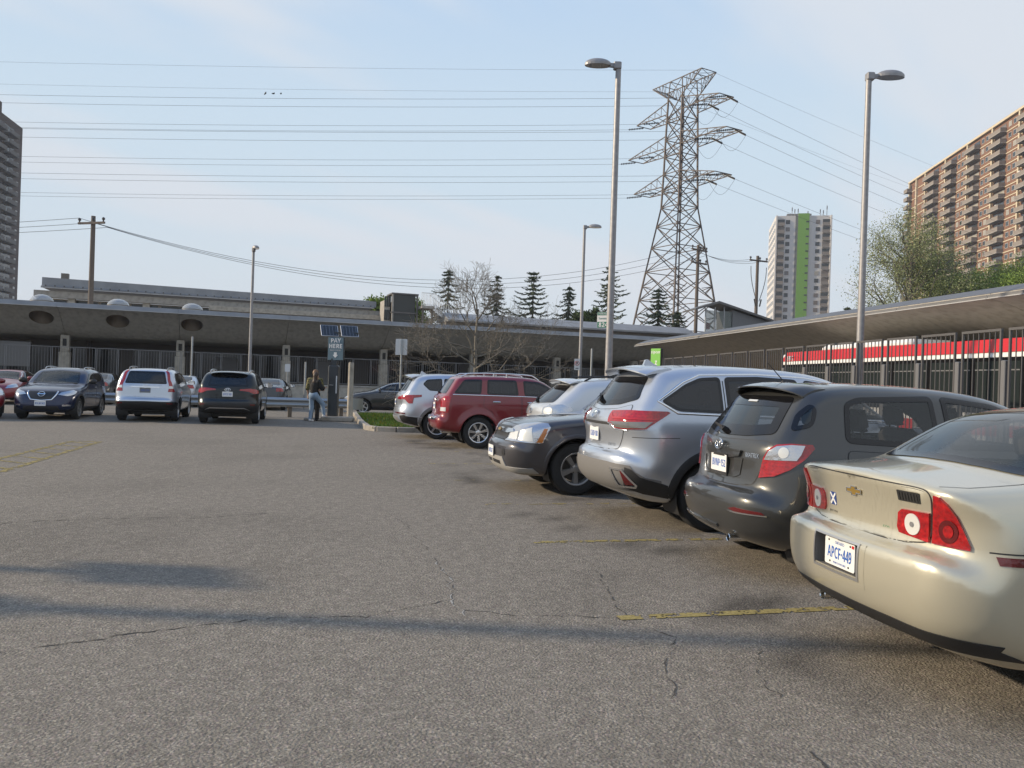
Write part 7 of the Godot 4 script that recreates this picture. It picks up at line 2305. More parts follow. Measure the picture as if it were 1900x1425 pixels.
func fences():
	# tall fence along the canopy wing: every bar is a part of its panel
	var A := Vector3(12.55, 0, -10.46)
	var dir := Vector3(15.58 - 12.78, 0, -36.88 + 12.46).normalized()
	var f := thing("tall_fence", "tall dark steel bar fence in front of the bus", "fence", A, atan2(-dir.z, dir.x))
	var pitch := 1.335
	var top := 2.92
	for k in 21:
		var x0 := -0.11 + k * pitch
		var pn := Node3D.new()
		pn.name = numbered(f, "fence_panel")
		f.add_child(pn)
		var mb := MB.new()
		mb.box(Vector3(x0 + 0.57, top - 0.025, 0), Vector3(1.14, 0.05, 0.05))
		put("top_rail", mb, M.fence_steel, pn)
		mb = MB.new()
		mb.box(Vector3(x0 + 0.57, 0.25, 0), Vector3(1.14, 0.05, 0.05))
		put("bottom_rail", mb, M.fence_steel, pn)
		for e in [0.025, 1.115]:
			mb = MB.new()
			mb.box(Vector3(x0 + e, 1.585, 0), Vector3(0.042, 2.62, 0.042))
			put("stile", mb, M.fence_steel, pn)
		for j in 6:
			mb = MB.new()
			mb.box(Vector3(x0 + 0.025 + (j + 1) * 1.09 / 7.0, 1.585, 0), Vector3(0.017, 2.62, 0.017))
			put("bar", mb, M.fence_steel, pn)
		mb = MB.new()
		mb.cbox(Vector3(x0 + 1.237, 1.15, 0), Vector3(0.12, 2.3, 0.1), 0.012)
		put("post", mb, M.fence_post, f)
	# fence on the low wall in front of the terminal
	var g := thing("wall_fence", "grey steel bar fence on the low wall of the terminal", "fence", Vector3(3.52, 0, -51.6), deg_to_rad(6.43))
	for k in 50:
		var x0 := -34.0 + k * 1.08
		var mb := MB.new()
		mb.box(Vector3(x0 + 0.52, 2.74, 1.3), Vector3(1.04, 0.035, 0.035))
		mb.box(Vector3(x0 + 0.52, 1.2, 1.3), Vector3(1.04, 0.035, 0.035))
		for j in 8: mb.box(Vector3(x0 + 0.02 + j * 0.143, 1.97, 1.3), Vector3(0.03 if j in [0, 7] else 0.012, 1.5, 0.03 if j in [0, 7] else 0.012))
		stuff(put("fence_panel", mb, M.fence_post, g))

func bus():
	var a := Vector3(17.6, 0, -28.3)
	var d := Vector3(16.87 - 17.65, 0, -16.42 + 28.16).normalized()
	# local x runs from the far end towards the camera, +z faces the lot
	var b := thing("city_bus", "white city bus with a red roof band behind the tall fence", "bus", a, atan2(-d.z, d.x))
	var L := 12.2
	var W := 2.5
	var mb := MB.new()
	var prof := vec2s([0.0, 0.35, 0.0, 2.66, -0.06, 2.98, -0.2, 3.08, -W + 0.2, 3.08, -W + 0.06, 2.98, -W, 2.66, -W, 0.35])
	mb.extrude(prof, L, Transform3D(Basis(Vector3(0, 0, 1), Vector3(0, 1, 0), Vector3(1, 0, 0)), Vector3.ZERO))
	put("body", mb, M.bus_white, b)
	mb = MB.new()
	mb.hexa([Vector3(0.0, 2.755, 0.012), Vector3(L, 2.755, 0.012), Vector3(L, 2.755, -0.3), Vector3(0.0, 2.755, -0.3), Vector3(0.3, 3.1, -0.07), Vector3(L, 3.1, -0.07), Vector3(L, 3.1, -0.5), Vector3(0.3, 3.1, -0.5)])
	put("red_band", mb, M.bus_red, b)
	mb = MB.new()
	mb.cbox(Vector3(4.6, 3.18, -W / 2), Vector3(5.0, 0.3, 1.7), 0.12)
	put("roof_pod", mb, M.bus_white, b)
	mb = MB.new()
	mb.box(Vector3(L / 2, 1.9, 0.006), Vector3(L - 0.3, 1.45, 0.02))
	put("window_band", mb, M.black_gloss, b)
	for k in 7:
		mb = MB.new()
		mb.box(Vector3(0.95 + k * 1.7, 1.95, 0.02), Vector3(1.5, 1.15, 0.012))
		var w := put("side_window", mb, M.dark_glass, b)
		mb = MB.new()
		mb.box(Vector3(0.95 + k * 1.7, 2.3, 0.03), Vector3(1.5, 0.03, 0.012))
		put("window_bar", mb, M.fence_post, w)
	mb = MB.new()
	mb.box(Vector3(L / 2, 0.75, 0.012), Vector3(L - 0.1, 0.3, 0.02))
	put("lower_band", mb, M.bus_red, b)
	for x in [2.6, 8.9]:
		var wl := Node3D.new()
		wl.name = numbered(b, "wheel")
		b.add_child(wl)
		wl.position = Vector3(x, 0.48, -0.12)
		var xf := Transform3D(Basis(Vector3(1, 0, 0), Vector3(0, 0, 1), Vector3(0, -1, 0)), Vector3.ZERO)
		mb = MB.new()
		mb.lathe([Vector2(0.3, -0.13), Vector2(0.46, -0.14), Vector2(0.48, -0.1), Vector2(0.48, 0.1), Vector2(0.46, 0.14), Vector2(0.3, 0.13)], 28, xf)
		put("tyre", mb, M.tyre, wl)
		mb = MB.new()
		mb.lathe([Vector2(0.3, 0.13), Vector2(0.26, 0.05), Vector2(0.1, 0.08), Vector2(0.0, 0.1)], 24, xf)
		put("rim", mb, M.alloy, wl)
	lettering("8812", 0.16, M.sign_white, b, Transform3D(Basis.IDENTITY, Vector3(0.7, 2.86, 0.0)), "number", 0.03)
	var pn := thing("stop_panel", "white ribbed panel standing behind the tall fence near the bus", "panel", Vector3(14.6, 0, -13.6), atan2(-d.z, d.x))
	for k in 3:
		mb = MB.new()
		mb.cbox(Vector3(-0.3 + k * 0.3, 1.0, 0), Vector3(0.26, 2.0, 0.08), 0.01)
		put("rib", mb, M.bus_white, pn)
	mb = MB.new()
	mb.box(Vector3(0, 1.0, -0.07), Vector3(0.95, 1.96, 0.03))
	put("backing", mb, M.fence_post, pn)

# ---------- lamps, signs, pay machine, people ----------

func lamp_post(label: String, at: Vector3, h: float, r: float, turn: float, head := 0.72) -> Node3D:
	var t := thing("lamp_post", label, "street lamp", at, turn, "parking lot lamp posts")
	var mb := MB.new()
	mb.tube(Vector3(0, 0, 0), Vector3(0, h, 0), r, r * 0.72, 20)
	put("pole", mb, M.steel, t)
	mb = MB.new()
	mb.tube(Vector3(0, 0, 0), Vector3(0, 0.45, 0), r * 2.6, r * 2.4, 20)
	put("footing", mb, M.concrete, t)
	mb = MB.new()
	mb.cbox(Vector3(0.03, h - 0.02, 0), Vector3(r * 2.0, 0.2, r * 1.9), 0.02)
	mb.bar(Vector3(0.02, h - 0.02, 0), Vector3(0.26, h + 0.0, 0), 0.09, 0.1)
	put("bracket", mb, M.steel, t)
	# flattened head, open lens below
	mb = MB.new()
	var pts := []
	var nu := 20
	var nv := 9
	for j in nv:
		for i in nu + 1:
			var ph := TAU * i / nu
			var th := PI * 0.5 * j / (nv - 1)
			var rr := sin(th)
			pts.append(Vector3(0.2 + head * 0.5 + cos(ph) * rr * head * 0.5, h + 0.0 + cos(th) * head * 0.2 + 0.02, sin(ph) * rr * head * 0.27))
	mb.grid(pts, nu + 1, nv, false)
	if mb.n[nu * 4].y < 0.0:
		mb = MB.new()
		mb.grid(pts, nu + 1, nv, true)
	mb.v.append_array(PackedVector3Array())
	var rim := []
	for i in nu + 1:
		var ph := TAU * i / nu
		rim.append(Vector3(0.2 + head * 0.5 + cos(ph) * head * 0.5, h + 0.02, sin(ph) * head * 0.27))
	for i in nu: mb.quad(rim[i], rim[i + 1], rim[i + 1] - Vector3(0, 0.05, 0), rim[i] - Vector3(0, 0.05, 0), rim[i] - Vector3(0.2 + head * 0.5, h, 0))
	var hd := put("lamp_head", mb, M.steel, t)
	mb = MB.new()
	for i in nu: mb.tri(Vector3(0.2 + head * 0.5, h - 0.028, 0), rim[i] - Vector3(0, 0.048, 0), rim[i + 1] - Vector3(0, 0.048, 0), Vector3.DOWN)
	put("lamp_lens", mb, M.lens_smoke, hd)
	return t

func lamps():
	# local x of a lamp points from the pole towards its head
	lamp_post("tall grey lamp post with its head to the left behind the silver sport utility car", Vector3(7.68, 0, -20.8), 10.3, 0.105, deg_to_rad(180.0 - 13.5))
	lamp_post("tall grey lamp post with its head to the right in front of the tall fence", Vector3(13.68, 0, -18.35), 9.85, 0.1, deg_to_rad(-13.5))
	lamp_post("lamp post with a no parking sign on its pole", Vector3(13.5, 0, -40.9), 10.0, 0.1, deg_to_rad(-13.5), 0.7)
	lamp_post("slim lamp post seen end on in front of the terminal wall", Vector3(-3.3, 0, -41.9), 7.75, 0.085, deg_to_rad(-75.0), 0.6)

func post(label: String, category: String, called: String, at: Vector3, h: float, r: float, m := "galvanised", group := "") -> Node3D:
	var t := thing(called, label, category, at, 0.0, group)
	var mb := MB.new()
	mb.tube(Vector3.ZERO, Vector3(0, h, 0), r, r, 10)
	put("post", mb, M[m], t)
	mb = MB.new()
	mb.tube(Vector3(0, h, 0), Vector3(0, h + 0.02, 0), r * 1.15, r * 0.6, 10)
	put("cap", mb, M[m], t)
	return t

func panel(root: Node3D, called: String, w: float, h: float, at: Vector3, turn: float, front: String, back := "sign_grey", r := 0.03) -> MeshInstance3D:
	var mb := MB.new()
	mb.extrude(rounded(w, h, r), 0.003, Transform3D(Basis.IDENTITY, Vector3(0, 0, -0.0035)))
	var o := put(called, mb, M[back], root)
	o.transform = Transform3D(Basis(Vector3.UP, turn), at)
	mb = MB.new()
	mb.extrude(rounded(w - 0.006, h - 0.006, r), 0.002)
	put("printed_face", mb, M[front], o)
	return o

func signs():
	var yaw := deg_to_rad(-13.5)
	var mb: MB
	# back of a sign on the grass island
	var t := post("back of a white rectangular sign on a steel post on the grass island", "sign", "sign_post", Vector3(3.0, 0.06, -30.4), 3.0, 0.035)
	panel(t, "sign_panel", 0.44, 0.6, Vector3(0, 2.72, -0.05), yaw + PI, "sign_white", "sign_white")
	mb = MB.new()
	mb.box(Vector3(0, 2.72, 0.045), Vector3(0.07, 0.56, 0.03), Basis(Vector3.UP, yaw))
	put("sign_channel", mb, M.galvanised, t)
	# no parking sign on the far lamp post
	var n := thing("no_parking_sign", "white no parking sign with a red ring on a lamp post", "sign", Vector3(13.5, 0, -40.9), yaw)
	var p := panel(n, "sign_panel", 0.3, 0.6, Vector3(-0.17, 2.68, 0.13), 0.0, "sign_white")
	mb = MB.new()
	ring_mesh(0.115, 0.115, 0.014, Vector3(0, 0.06, 0.004), mb)
	mb.bar(Vector3(-0.08, 0.14, 0.004), Vector3(0.08, -0.02, 0.004), 0.02, 0.008, Vector3(0, 0, 1))
	put("red_ring", mb, M.sign_red, p)
	lettering("P", 0.14, M.print_black, p, Transform3D(Basis.IDENTITY, Vector3(0, 0.06, 0.004)), "letter", 0.003, 1.0, true)
	lettering("←  →", 0.05, M.print_black, p, Transform3D(Basis.IDENTITY, Vector3(0, -0.22, 0.004)), "arrows", 0.003)
	# parking rate sign on the near lamp post
	var g := thing("parking_sign", "green and white parking number sign on the tall lamp post", "sign", Vector3(7.68, 0, -20.8), deg_to_rad(-40.0))
	p = panel(g, "sign_panel", 0.33, 0.44, Vector3(-0.2, 3.36, 0.03), 0.0, "sign_white")
	mb = MB.new()
	mb.box(Vector3(0, 0.17, 0.004), Vector3(0.31, 0.085, 0.003))
	put("green_band", mb, M.sign_green, p)
	mb = MB.new()
	mb.box(Vector3(0, -0.13, 0.004), Vector3(0.31, 0.16, 0.003))
	var gb := put("green_band", mb, M.sign_green, p)
	lettering("824", 0.12, M.sign_white, gb, Transform3D(Basis.IDENTITY, Vector3(0.02, -0.13, 0.007)), "number", 0.003, 1.0, true)
	lettering("PARKING", 0.045, M.sign_white, p, Transform3D(Basis.IDENTITY, Vector3(0, 0.17, 0.007)), "lettering", 0.003)
	lettering("Toronto", 0.05, M.sign_green, p, Transform3D(Basis.IDENTITY, Vector3(0, 0.04, 0.005)), "lettering", 0.003)
	# lime car share sign
	var z := thing("car_share_sign", "lime green box sign on a post in front of the tall fence", "sign", Vector3(11.05, 0, -25.3), deg_to_rad(-62.0))
	mb = MB.new()
	mb.cbox(Vector3(0, 2.55, 0), Vector3(0.42, 0.68, 0.13), 0.015)
	var bx := put("sign_box", mb, M.print_black, z)
	mb = MB.new()
	mb.box(Vector3(0, 2.55, 0.068), Vector3(0.4, 0.66, 0.008))
	var fc := put("sign_face", mb, M.lime, bx)
	lettering("zipcar", 0.09, M.sign_white, fc, Transform3D(Basis.IDENTITY, Vector3(0, 2.76, 0.074)), "lettering", 0.004, 1.1, true)
	lettering("z", 0.17, M.sign_white, fc, Transform3D(Basis.IDENTITY, Vector3(0.03, 2.42, 0.074)), "letter", 0.004, 1.0, true)
	mb = MB.new()
	mb.tube(Vector3(0, 0, -0.02), Vector3(0, 2.3, -0.02), 0.03, 0.03, 10)
	put("post", mb, M.fence_steel, z)
	# slim posts standing in front of the terminal
	for e in [[Vector3(-15.2, 0, -43.6), 3.0, "slim grey steel post in front of the terminal near the red saloon"], [Vector3(-6.3, 0, -44.0), 3.4, "slim grey steel post between the silver and black crossovers by the terminal"], [Vector3(-0.6, 0, -40.3), 2.25, "slim grey steel post beyond the guardrail near the people"], [Vector3(13.2, 0, -38.2), 3.4, "slim pale post beside the lamp post with the no parking sign"]]:
		post(e[2], "post", "steel_post", e[0], e[1], 0.05, "galvanised")
	t = post("small white notice on a short post beyond the guardrail", "sign", "notice_post", Vector3(-1.45, 0, -40.6), 2.15, 0.03)
	panel(t, "sign_panel", 0.26, 0.38, Vector3(0, 1.95, 0.05), yaw, "sign_white")
	# guardrail behind the opposite row
	var gr := thing("guardrail", "galvanised steel guardrail with wooden posts behind the pay machine", "guardrail", Vector3(0, 0, -31.6))
	for k in 6:
		mb = MB.new()
		mb.cbox(Vector3(0.9 - k * 1.9, 0.4, -0.13), Vector3(0.15, 0.8, 0.15), 0.015)
		put("post", mb, M.wood_post, gr)
	var prof := [Vector2(0.0, 0.74), Vector2(0.03, 0.70), Vector2(0.075, 0.67), Vector2(0.075, 0.63), Vector2(0.01, 0.58), Vector2(0.01, 0.54), Vector2(0.075, 0.49), Vector2(0.075, 0.45), Vector2(0.03, 0.42), Vector2(0.0, 0.38)]
	for k in 3:
		var pts := []
		var x0 := 1.25 - k * 3.8
		for q in prof:
			for x in [x0, x0 - 3.81]: pts.append(Vector3(x, q.y, q.x))
		mb = MB.new()
		mb.grid(pts, 2, prof.size(), false)
		if mb.n[6].z < 0.0:
			mb = MB.new()
			mb.grid(pts, 2, prof.size(), true)
		put("rail_beam", mb, M.galvanised, gr)
	mb = MB.new()
	var fl := []
	for k in 9:
		var an := k / 8.0 * PI * 0.42
		for y in [0.78, 0.34]: fl.append(Vector3(1.25 + sin(an) * 0.5, y, 0.04 - (1 - cos(an)) * 0.4))
	mb.grid(fl, 2, 9, false)
	if mb.n[4].z < 0.0:
		mb = MB.new()
		mb.grid(fl, 2, 9, true)
	put("rail_end", mb, M.galvanised, gr)

func pay_point():
	var yaw := deg_to_rad(-13.5)
	var mb: MB
	var b := thing("concrete_block", "low concrete block in front of the pay machine", "kerb", Vector3(0.72, 0, -29.35), yaw)
	mb = MB.new()
	mb.cbox(Vector3(0, 0.085, 0), Vector3(1.1, 0.17, 0.5), 0.03)
	put("block", mb, M.kerb_stone, b)
	mb = MB.new()
	mb.cbox(Vector3(-0.85, 0.05, 0.02), Vector3(0.6, 0.1, 0.44), 0.03)
	put("ramp", mb, M.kerb_stone, b)
	var t := thing("pay_machine", "dark solar pay station with a PAY HERE sign and two panels", "pay machine", Vector3(0.55, 0, -29.6), yaw)
	mb = MB.new()
	mb.cbox(Vector3(0, 1.03, 0), Vector3(0.36, 1.9, 0.3), 0.03)
	var cab := put("cabinet", mb, M.machine, t)
	mb = MB.new()
	mb.box(Vector3(0.13, 1.3, 0.152), Vector3(0.04, 0.62, 0.01))
	put("light_strip", mb, M.sign_white, cab)
	mb = MB.new()
	mb.box(Vector3(-0.05, 1.5, 0.152), Vector3(0.2, 0.16, 0.01))
	put("display", mb, M.solar, cab)
	mb = MB.new()
	for k in 4: mb.cbox(Vector3(-0.1 + k * 0.035, 1.28, 0.153), Vector3(0.025, 0.03, 0.012), 0.004)
	stuff(put("keypad", mb, M.sign_grey, cab))
	mb = MB.new()
	mb.box(Vector3(0, 2.08, 0), Vector3(0.2, 0.3, 0.16))
	put("neck", mb, M.machine, t)
	var xf := Transform3D(Basis(Vector3.UP, deg_to_rad(-10.0)), Vector3(0.06, 2.58, 0.02))
	mb = MB.new()
	mb.cbox(Vector3.ZERO, Vector3(0.6, 0.84, 0.14), 0.02)
	var bx := put("sign_box", mb, M.machine, t)
	bx.transform = xf
	mb = MB.new()
	mb.box(Vector3(0, 0, 0.072), Vector3(0.57, 0.81, 0.01))
	var fc := put("sign_face", mb, M.pay_blue, bx)
	lettering("PAY", 0.15, M.sign_white, fc, Transform3D(Basis.IDENTITY, Vector3(0, 0.29, 0.08)), "lettering", 0.004, 1.0, true)
	lettering("HERE", 0.15, M.sign_white, fc, Transform3D(Basis.IDENTITY, Vector3(0, 0.09, 0.08)), "lettering", 0.004, 1.0, true)
	lettering("PAYEZ ICI ICI ICI", 0.04, M.sign_white, fc, Transform3D(Basis.IDENTITY, Vector3(0, -0.06, 0.08)), "lettering", 0.004)
	mb = MB.new()
	mb.extrude(vec2s([-0.05, -0.13, -0.05, -0.22, -0.1, -0.22, 0.0, -0.33, 0.1, -0.22, 0.05, -0.22, 0.05, -0.13]), 0.005, Transform3D(Basis.IDENTITY, Vector3(0, 0, 0.078)))
	put("arrow", mb, M.sign_white, fc)
	for k in 2:
		var tilt := Basis(Vector3(1, 0, 0), deg_to_rad(-42.0))
		var sx := Transform3D(Basis(Vector3.UP, deg_to_rad(22.0)) * tilt, Vector3(-0.24 + k * 0.72, 3.22, -0.12))
		mb = MB.new()
		mb.cbox(Vector3.ZERO, Vector3(0.62, 0.55, 0.04), 0.008)
		var sp := put("solar_panel", mb, M.alloy, t)
		sp.transform = sx
		mb = MB.new()
		mb.box(Vector3(0, 0, 0.022), Vector3(0.57, 0.5, 0.006))
		var gl := put("solar_glass", mb, M.solar, sp)
		for j in 5:
			mb = MB.new()
			mb.box(Vector3(-0.23 + j * 0.115, 0, 0.026), Vector3(0.005, 0.49, 0.002))
			put("cell_line", mb, M.alloy, gl)
	mb = MB.new()
	mb.bar(Vector3(-0.5, 3.16, -0.12), Vector3(0.8, 3.16, -0.12), 0.05, 0.05)
	mb.bar(Vector3(0.05, 2.1, -0.1), Vector3(0.05, 3.16, -0.12), 0.06, 0.06)
	put("panel_bracket", mb, M.machine, t)
	# thick bollard behind the machine
	var bo := thing("bollard_post", "thick grey concrete post beside the pay machine", "post", Vector3(1.18, 0, -30.4))
	mb = MB.new()
	mb.tube(Vector3.ZERO, Vector3(0, 2.1, 0), 0.11, 0.1, 18)
	put("shaft", mb, M.concrete, bo)
	mb = MB.new()
	mb.tube(Vector3(0, 2.1, 0), Vector3(0, 2.14, 0), 0.1, 0.07, 18)
	put("cap", mb, M.concrete_pale, bo)

# people: joints joined by tapered capsules, meshed as one surface for each garment
func capsules(list: Array, cell: float, grow: float, blend: float) -> MB:
	var lo := Vector3.ONE * 99.0
	var hi := -lo
	for c in list:
		for k in 2:
			var r: float = c[2 + k] + grow + 0.06
			lo = lo.min(c[k] - Vector3.ONE * r)
			hi = hi.max(c[k] + Vector3.ONE * r)
	var fd := Field.new()
	fd.setup(lo, hi, cell, false)
	fd.f.fill(0.2)
	for c in list:
		var a: Vector3 = c[0]
		var b: Vector3 = c[1]
		var ab := b - a
		var l2 := maxf(ab.length_squared(), 1e-8)
		var rm: float = maxf(c[2], c[3]) + grow + 0.07
		var l := (a.min(b) - Vector3.ONE * rm - lo) / cell
		var h := (a.max(b) + Vector3.ONE * rm - lo) / cell
		for i in range(maxi(0, int(l.x)), mini(fd.nx - 1, int(h.x)) + 1):
			for j in range(maxi(0, int(l.y)), mini(fd.ny - 1, int(h.y)) + 1):
				for k in range(maxi(0, int(l.z)), mini(fd.nz - 1, int(h.z)) + 1):
					var p := lo + Vector3(i, j, k) * cell - a
					var t := clampf(p.dot(ab) / l2, 0.0, 1.0)
					var q := p - ab * t
					if c.size() > 4: q *= c[4]
					var d: float = q.length() - lerpf(c[2], c[3], t) - grow
					var n := (i * fd.ny + j) * fd.nz + k
					var o := fd.f[n]
					var s := maxf(blend - absf(o - d), 0.0) / blend
					fd.f[n] = minf(o, d) - s * s * blend * 0.25
	var mb := MB.new()
	fd.nets(mb, null, false)
	return mb

func hand(base: Vector3, dir: Vector3, across: Vector3) -> Array:
	# palm and five bent fingers
	var out := []
	var down := dir.cross(across).normalized()
	out.append([base, base + dir * 0.085, 0.03, 0.034, Vector3.ONE])
	for k in 4:
		var s: float = [-0.03, -0.01, 0.01, 0.03][k]
		var ln: float = [0.07, 0.08, 0.075, 0.058][k]
		var a := base + dir * 0.085 + across * s
		var m := a + dir * ln * 0.55
		out.append([a, m, 0.0095, 0.009, Vector3.ONE])
		out.append([m, m + (dir * 0.7 + down * 0.7) * ln * 0.45, 0.009, 0.008, Vector3.ONE])
	var th := base + dir * 0.03 + across * -0.035
	out.append([th, th + dir * 0.035 - across * 0.03, 0.012, 0.01, Vector3.ONE])
	out.append([th + dir * 0.035 - across * 0.03, th + dir * 0.07 - across * 0.028, 0.01, 0.009, Vector3.ONE])
	return out

func people():
	var mb: MB
	# the person at the machine: seen from behind, weight on the left leg, right foot up on the block
	var t := thing("person", "person in a black top and light blue jeans with one foot on the concrete block", "person", Vector3(-0.12, 0, -28.85), deg_to_rad(-40.0))
	# local: facing -z, x to the right
	var hipL := Vector3(-0.09, 0.93, 0.0)
	var hipR := Vector3(0.09, 0.93, -0.02)
	var kneeL := Vector3(-0.11, 0.5, -0.02)
	var ankL := Vector3(-0.11, 0.09, 0.04)
	var kneeR := Vector3(0.16, 0.62, -0.34)
	var ankR := Vector3(0.2, 0.24, -0.38)
	var chest := Vector3(0.0, 1.28, -0.05)
	var neck := Vector3(0.0, 1.46, -0.06)
	var head := Vector3(0.01, 1.6, -0.09)
	var shL := Vector3(-0.17, 1.4, -0.05)
	var shR := Vector3(0.17, 1.4, -0.05)
	var elL := Vector3(-0.24, 1.16, -0.14)
	var wrL := Vector3(-0.1, 1.1, -0.34)
	var elR := Vector3(0.26, 1.18, -0.16)
	var wrR := Vector3(0.14, 1.2, -0.42)
	var O := Vector3.ONE
	var body := [[Vector3(0, 0.98, -0.01), chest, 0.13, 0.13, O], [chest, neck, 0.1, 0.05, O], [neck, head + Vector3(0, -0.04, 0), 0.05, 0.055, O], [head, head + Vector3(0, 0.06, 0.0), 0.088, 0.09, O], [head + Vector3(0, -0.03, -0.05), head + Vector3(0, -0.06, -0.06), 0.055, 0.05, O],
		[head + Vector3(0, 0.0, -0.095), head + Vector3(0, -0.02, -0.11), 0.012, 0.014, O], [head + Vector3(-0.085, 0.0, 0.0), head + Vector3(-0.09, -0.03, 0.0), 0.014, 0.012, O], [head + Vector3(0.085, 0.0, 0.0), head + Vector3(0.09, -0.03, 0.0), 0.014, 0.012, O],
		[hipL, kneeL, 0.085, 0.055, O], [kneeL, ankL, 0.055, 0.038, O], [hipR, kneeR, 0.085, 0.055, O], [kneeR, ankR, 0.055, 0.038, O], [ankL, ankL + Vector3(0, -0.05, -0.14), 0.035, 0.03, O], [ankR, ankR + Vector3(0.02, -0.05, -0.14), 0.035, 0.03, O],
		[shL, elL, 0.05, 0.04, O], [elL, wrL, 0.04, 0.027, O], [shR, elR, 0.05, 0.04, O], [elR, wrR, 0.04, 0.027, O], [shL, shR, 0.05, 0.05, O]]
	mb = capsules(body, 0.016, 0.0, 0.05)
	var hl := hand(wrL, Vector3(0.4, 0.1, -0.9).normalized(), Vector3(0.9, 0, 0.4).normalized())
	var hr := hand(wrR, Vector3(-0.1, 0.15, -0.98).normalized(), Vector3(0.98, 0, -0.1).normalized())
	for hh in [hl, hr]:
		var m2 := capsules(hh, 0.006, 0.0, 0.012)
		var o := mb.v.size()
		mb.v.append_array(m2.v)
		mb.n.append_array(m2.n)
		for q in m2.ix: mb.ix.append(o + q)
	put("body", mb, M.skin, t)
	put("jeans", capsules([[Vector3(0, 1.0, 0.0), Vector3(0, 0.93, 0.02), 0.125, 0.135, O], [hipL + Vector3(0, 0, 0.03), kneeL, 0.1, 0.07, O], [kneeL, ankL + Vector3(0, 0.02, 0), 0.068, 0.052, O], [hipR + Vector3(0, 0, 0.03), kneeR, 0.1, 0.07, O], [kneeR, ankR + Vector3(0, 0.02, 0), 0.068, 0.052, O]], 0.018, 0.012, 0.06), M.jeans, t)
	put("black_top", capsules([[Vector3(0, 1.03, 0.0), chest, 0.135, 0.15, O], [chest, neck + Vector3(0, -0.05, 0), 0.14, 0.07, O], [shL, shR, 0.065, 0.065, O], [shL, elL, 0.065, 0.055, O], [elL, wrL.lerp(elL, 0.1), 0.055, 0.04, O], [shR, elR, 0.065, 0.055, O], [elR, wrR.lerp(elR, 0.1), 0.055, 0.04, O]], 0.018, 0.012, 0.07), M.black_cloth, t)
	put("hair", capsules([[head + Vector3(0, 0.05, 0.025), head + Vector3(0, 0.06, 0.02), 0.1, 0.1, O], [head + Vector3(0, 0.0, 0.05), head + Vector3(0.01, -0.2, 0.09), 0.085, 0.075, O], [head + Vector3(0.01, -0.2, 0.09), head + Vector3(0.01, -0.36, 0.11), 0.075, 0.04, O]], 0.016, 0.0, 0.05), M.hair, t)
	for e in [ankL, ankR]:
		put("shoe", capsules([[e + Vector3(0, -0.04, 0.03), e + Vector3(0, -0.06, -0.16), 0.042, 0.036, O], [e + Vector3(0, 0.0, 0.01), e + Vector3(0, -0.03, 0.01), 0.045, 0.045, O]], 0.016, 0.004, 0.03), M.shoe_white, t)
	t.scale = Vector3(0.9, 0.98, 0.9)
	# a second person, mostly hidden behind the first
	var s := thing("person", "person in a patterned shirt and black trousers partly hidden behind the other", "person", Vector3(-0.1, 0, -29.35), deg_to_rad(-20.0))
	head = Vector3(0.0, 1.66, -0.06)
	neck = Vector3(0, 1.5, -0.03)
	chest = Vector3(0, 1.3, -0.02)
	shL = Vector3(-0.19, 1.43, 0)
	shR = Vector3(0.19, 1.43, 0)
	elL = Vector3(-0.26, 1.14, 0.02)
	wrL = Vector3(-0.25, 0.9, -0.06)
	elR = Vector3(0.27, 1.15, -0.06)
	wrR = Vector3(0.2, 1.08, -0.3)
	hipL = Vector3(-0.09, 0.94, 0)
	hipR = Vector3(0.09, 0.94, 0)
	kneeL = Vector3(-0.1, 0.5, -0.03)
	kneeR = Vector3(0.1, 0.5, -0.03)
	ankL = Vector3(-0.11, 0.09, 0.02)
	ankR = Vector3(0.12, 0.09, 0.02)
	body = [[Vector3(0, 0.98, 0), chest, 0.13, 0.14, O], [chest, neck, 0.1, 0.055, O], [neck, head + Vector3(0, -0.04, 0), 0.055, 0.055, O], [head, head + Vector3(0, 0.06, 0), 0.09, 0.092, O], [head + Vector3(0, -0.03, -0.05), head + Vector3(0, -0.06, -0.06), 0.055, 0.05, O], [head + Vector3(0, 0.0, -0.095), head + Vector3(0, -0.02, -0.11), 0.012, 0.014, O],
		[hipL, kneeL, 0.085, 0.055, O], [kneeL, ankL, 0.055, 0.04, O], [hipR, kneeR, 0.085, 0.055, O], [kneeR, ankR, 0.055, 0.04, O], [shL, elL, 0.05, 0.04, O], [elL, wrL, 0.04, 0.028, O], [shR, elR, 0.05, 0.04, O], [elR, wrR, 0.04, 0.028, O], [shL, shR, 0.055, 0.055, O]]
	mb = capsules(body, 0.018, 0.0, 0.05)
	for hh in [hand(wrL, Vector3(0, -1, -0.1).normalized(), Vector3(0, 0, 1)), hand(wrR, Vector3(-0.2, 0.1, -0.97).normalized(), Vector3(0.97, 0, -0.2).normalized())]:
		var m2 := capsules(hh, 0.006, 0.0, 0.012)
		var o := mb.v.size()
		mb.v.append_array(m2.v)
		mb.n.append_array(m2.n)
		for q in m2.ix: mb.ix.append(o + q)
	put("body", mb, M.skin, s)
	put("trousers", capsules([[Vector3(0, 1.0, 0.0), Vector3(0, 0.93, 0.02), 0.125, 0.135, O], [hipL, kneeL, 0.1, 0.075, O], [kneeL, ankL, 0.072, 0.06, O], [hipR, kneeR, 0.1, 0.075, O], [kneeR, ankR, 0.072, 0.06, O]], 0.02, 0.012, 0.06), M.black_cloth, s)
	put("shirt", capsules([[Vector3(0, 1.0, 0.0), chest, 0.145, 0.155, O], [chest, neck + Vector3(0, -0.05, 0), 0.14, 0.07, O], [shL, shR, 0.07, 0.07, O], [shL, elL, 0.07, 0.065, O], [shR, elR, 0.07, 0.065, O]], 0.02, 0.012, 0.07), M.camo_cloth, s)
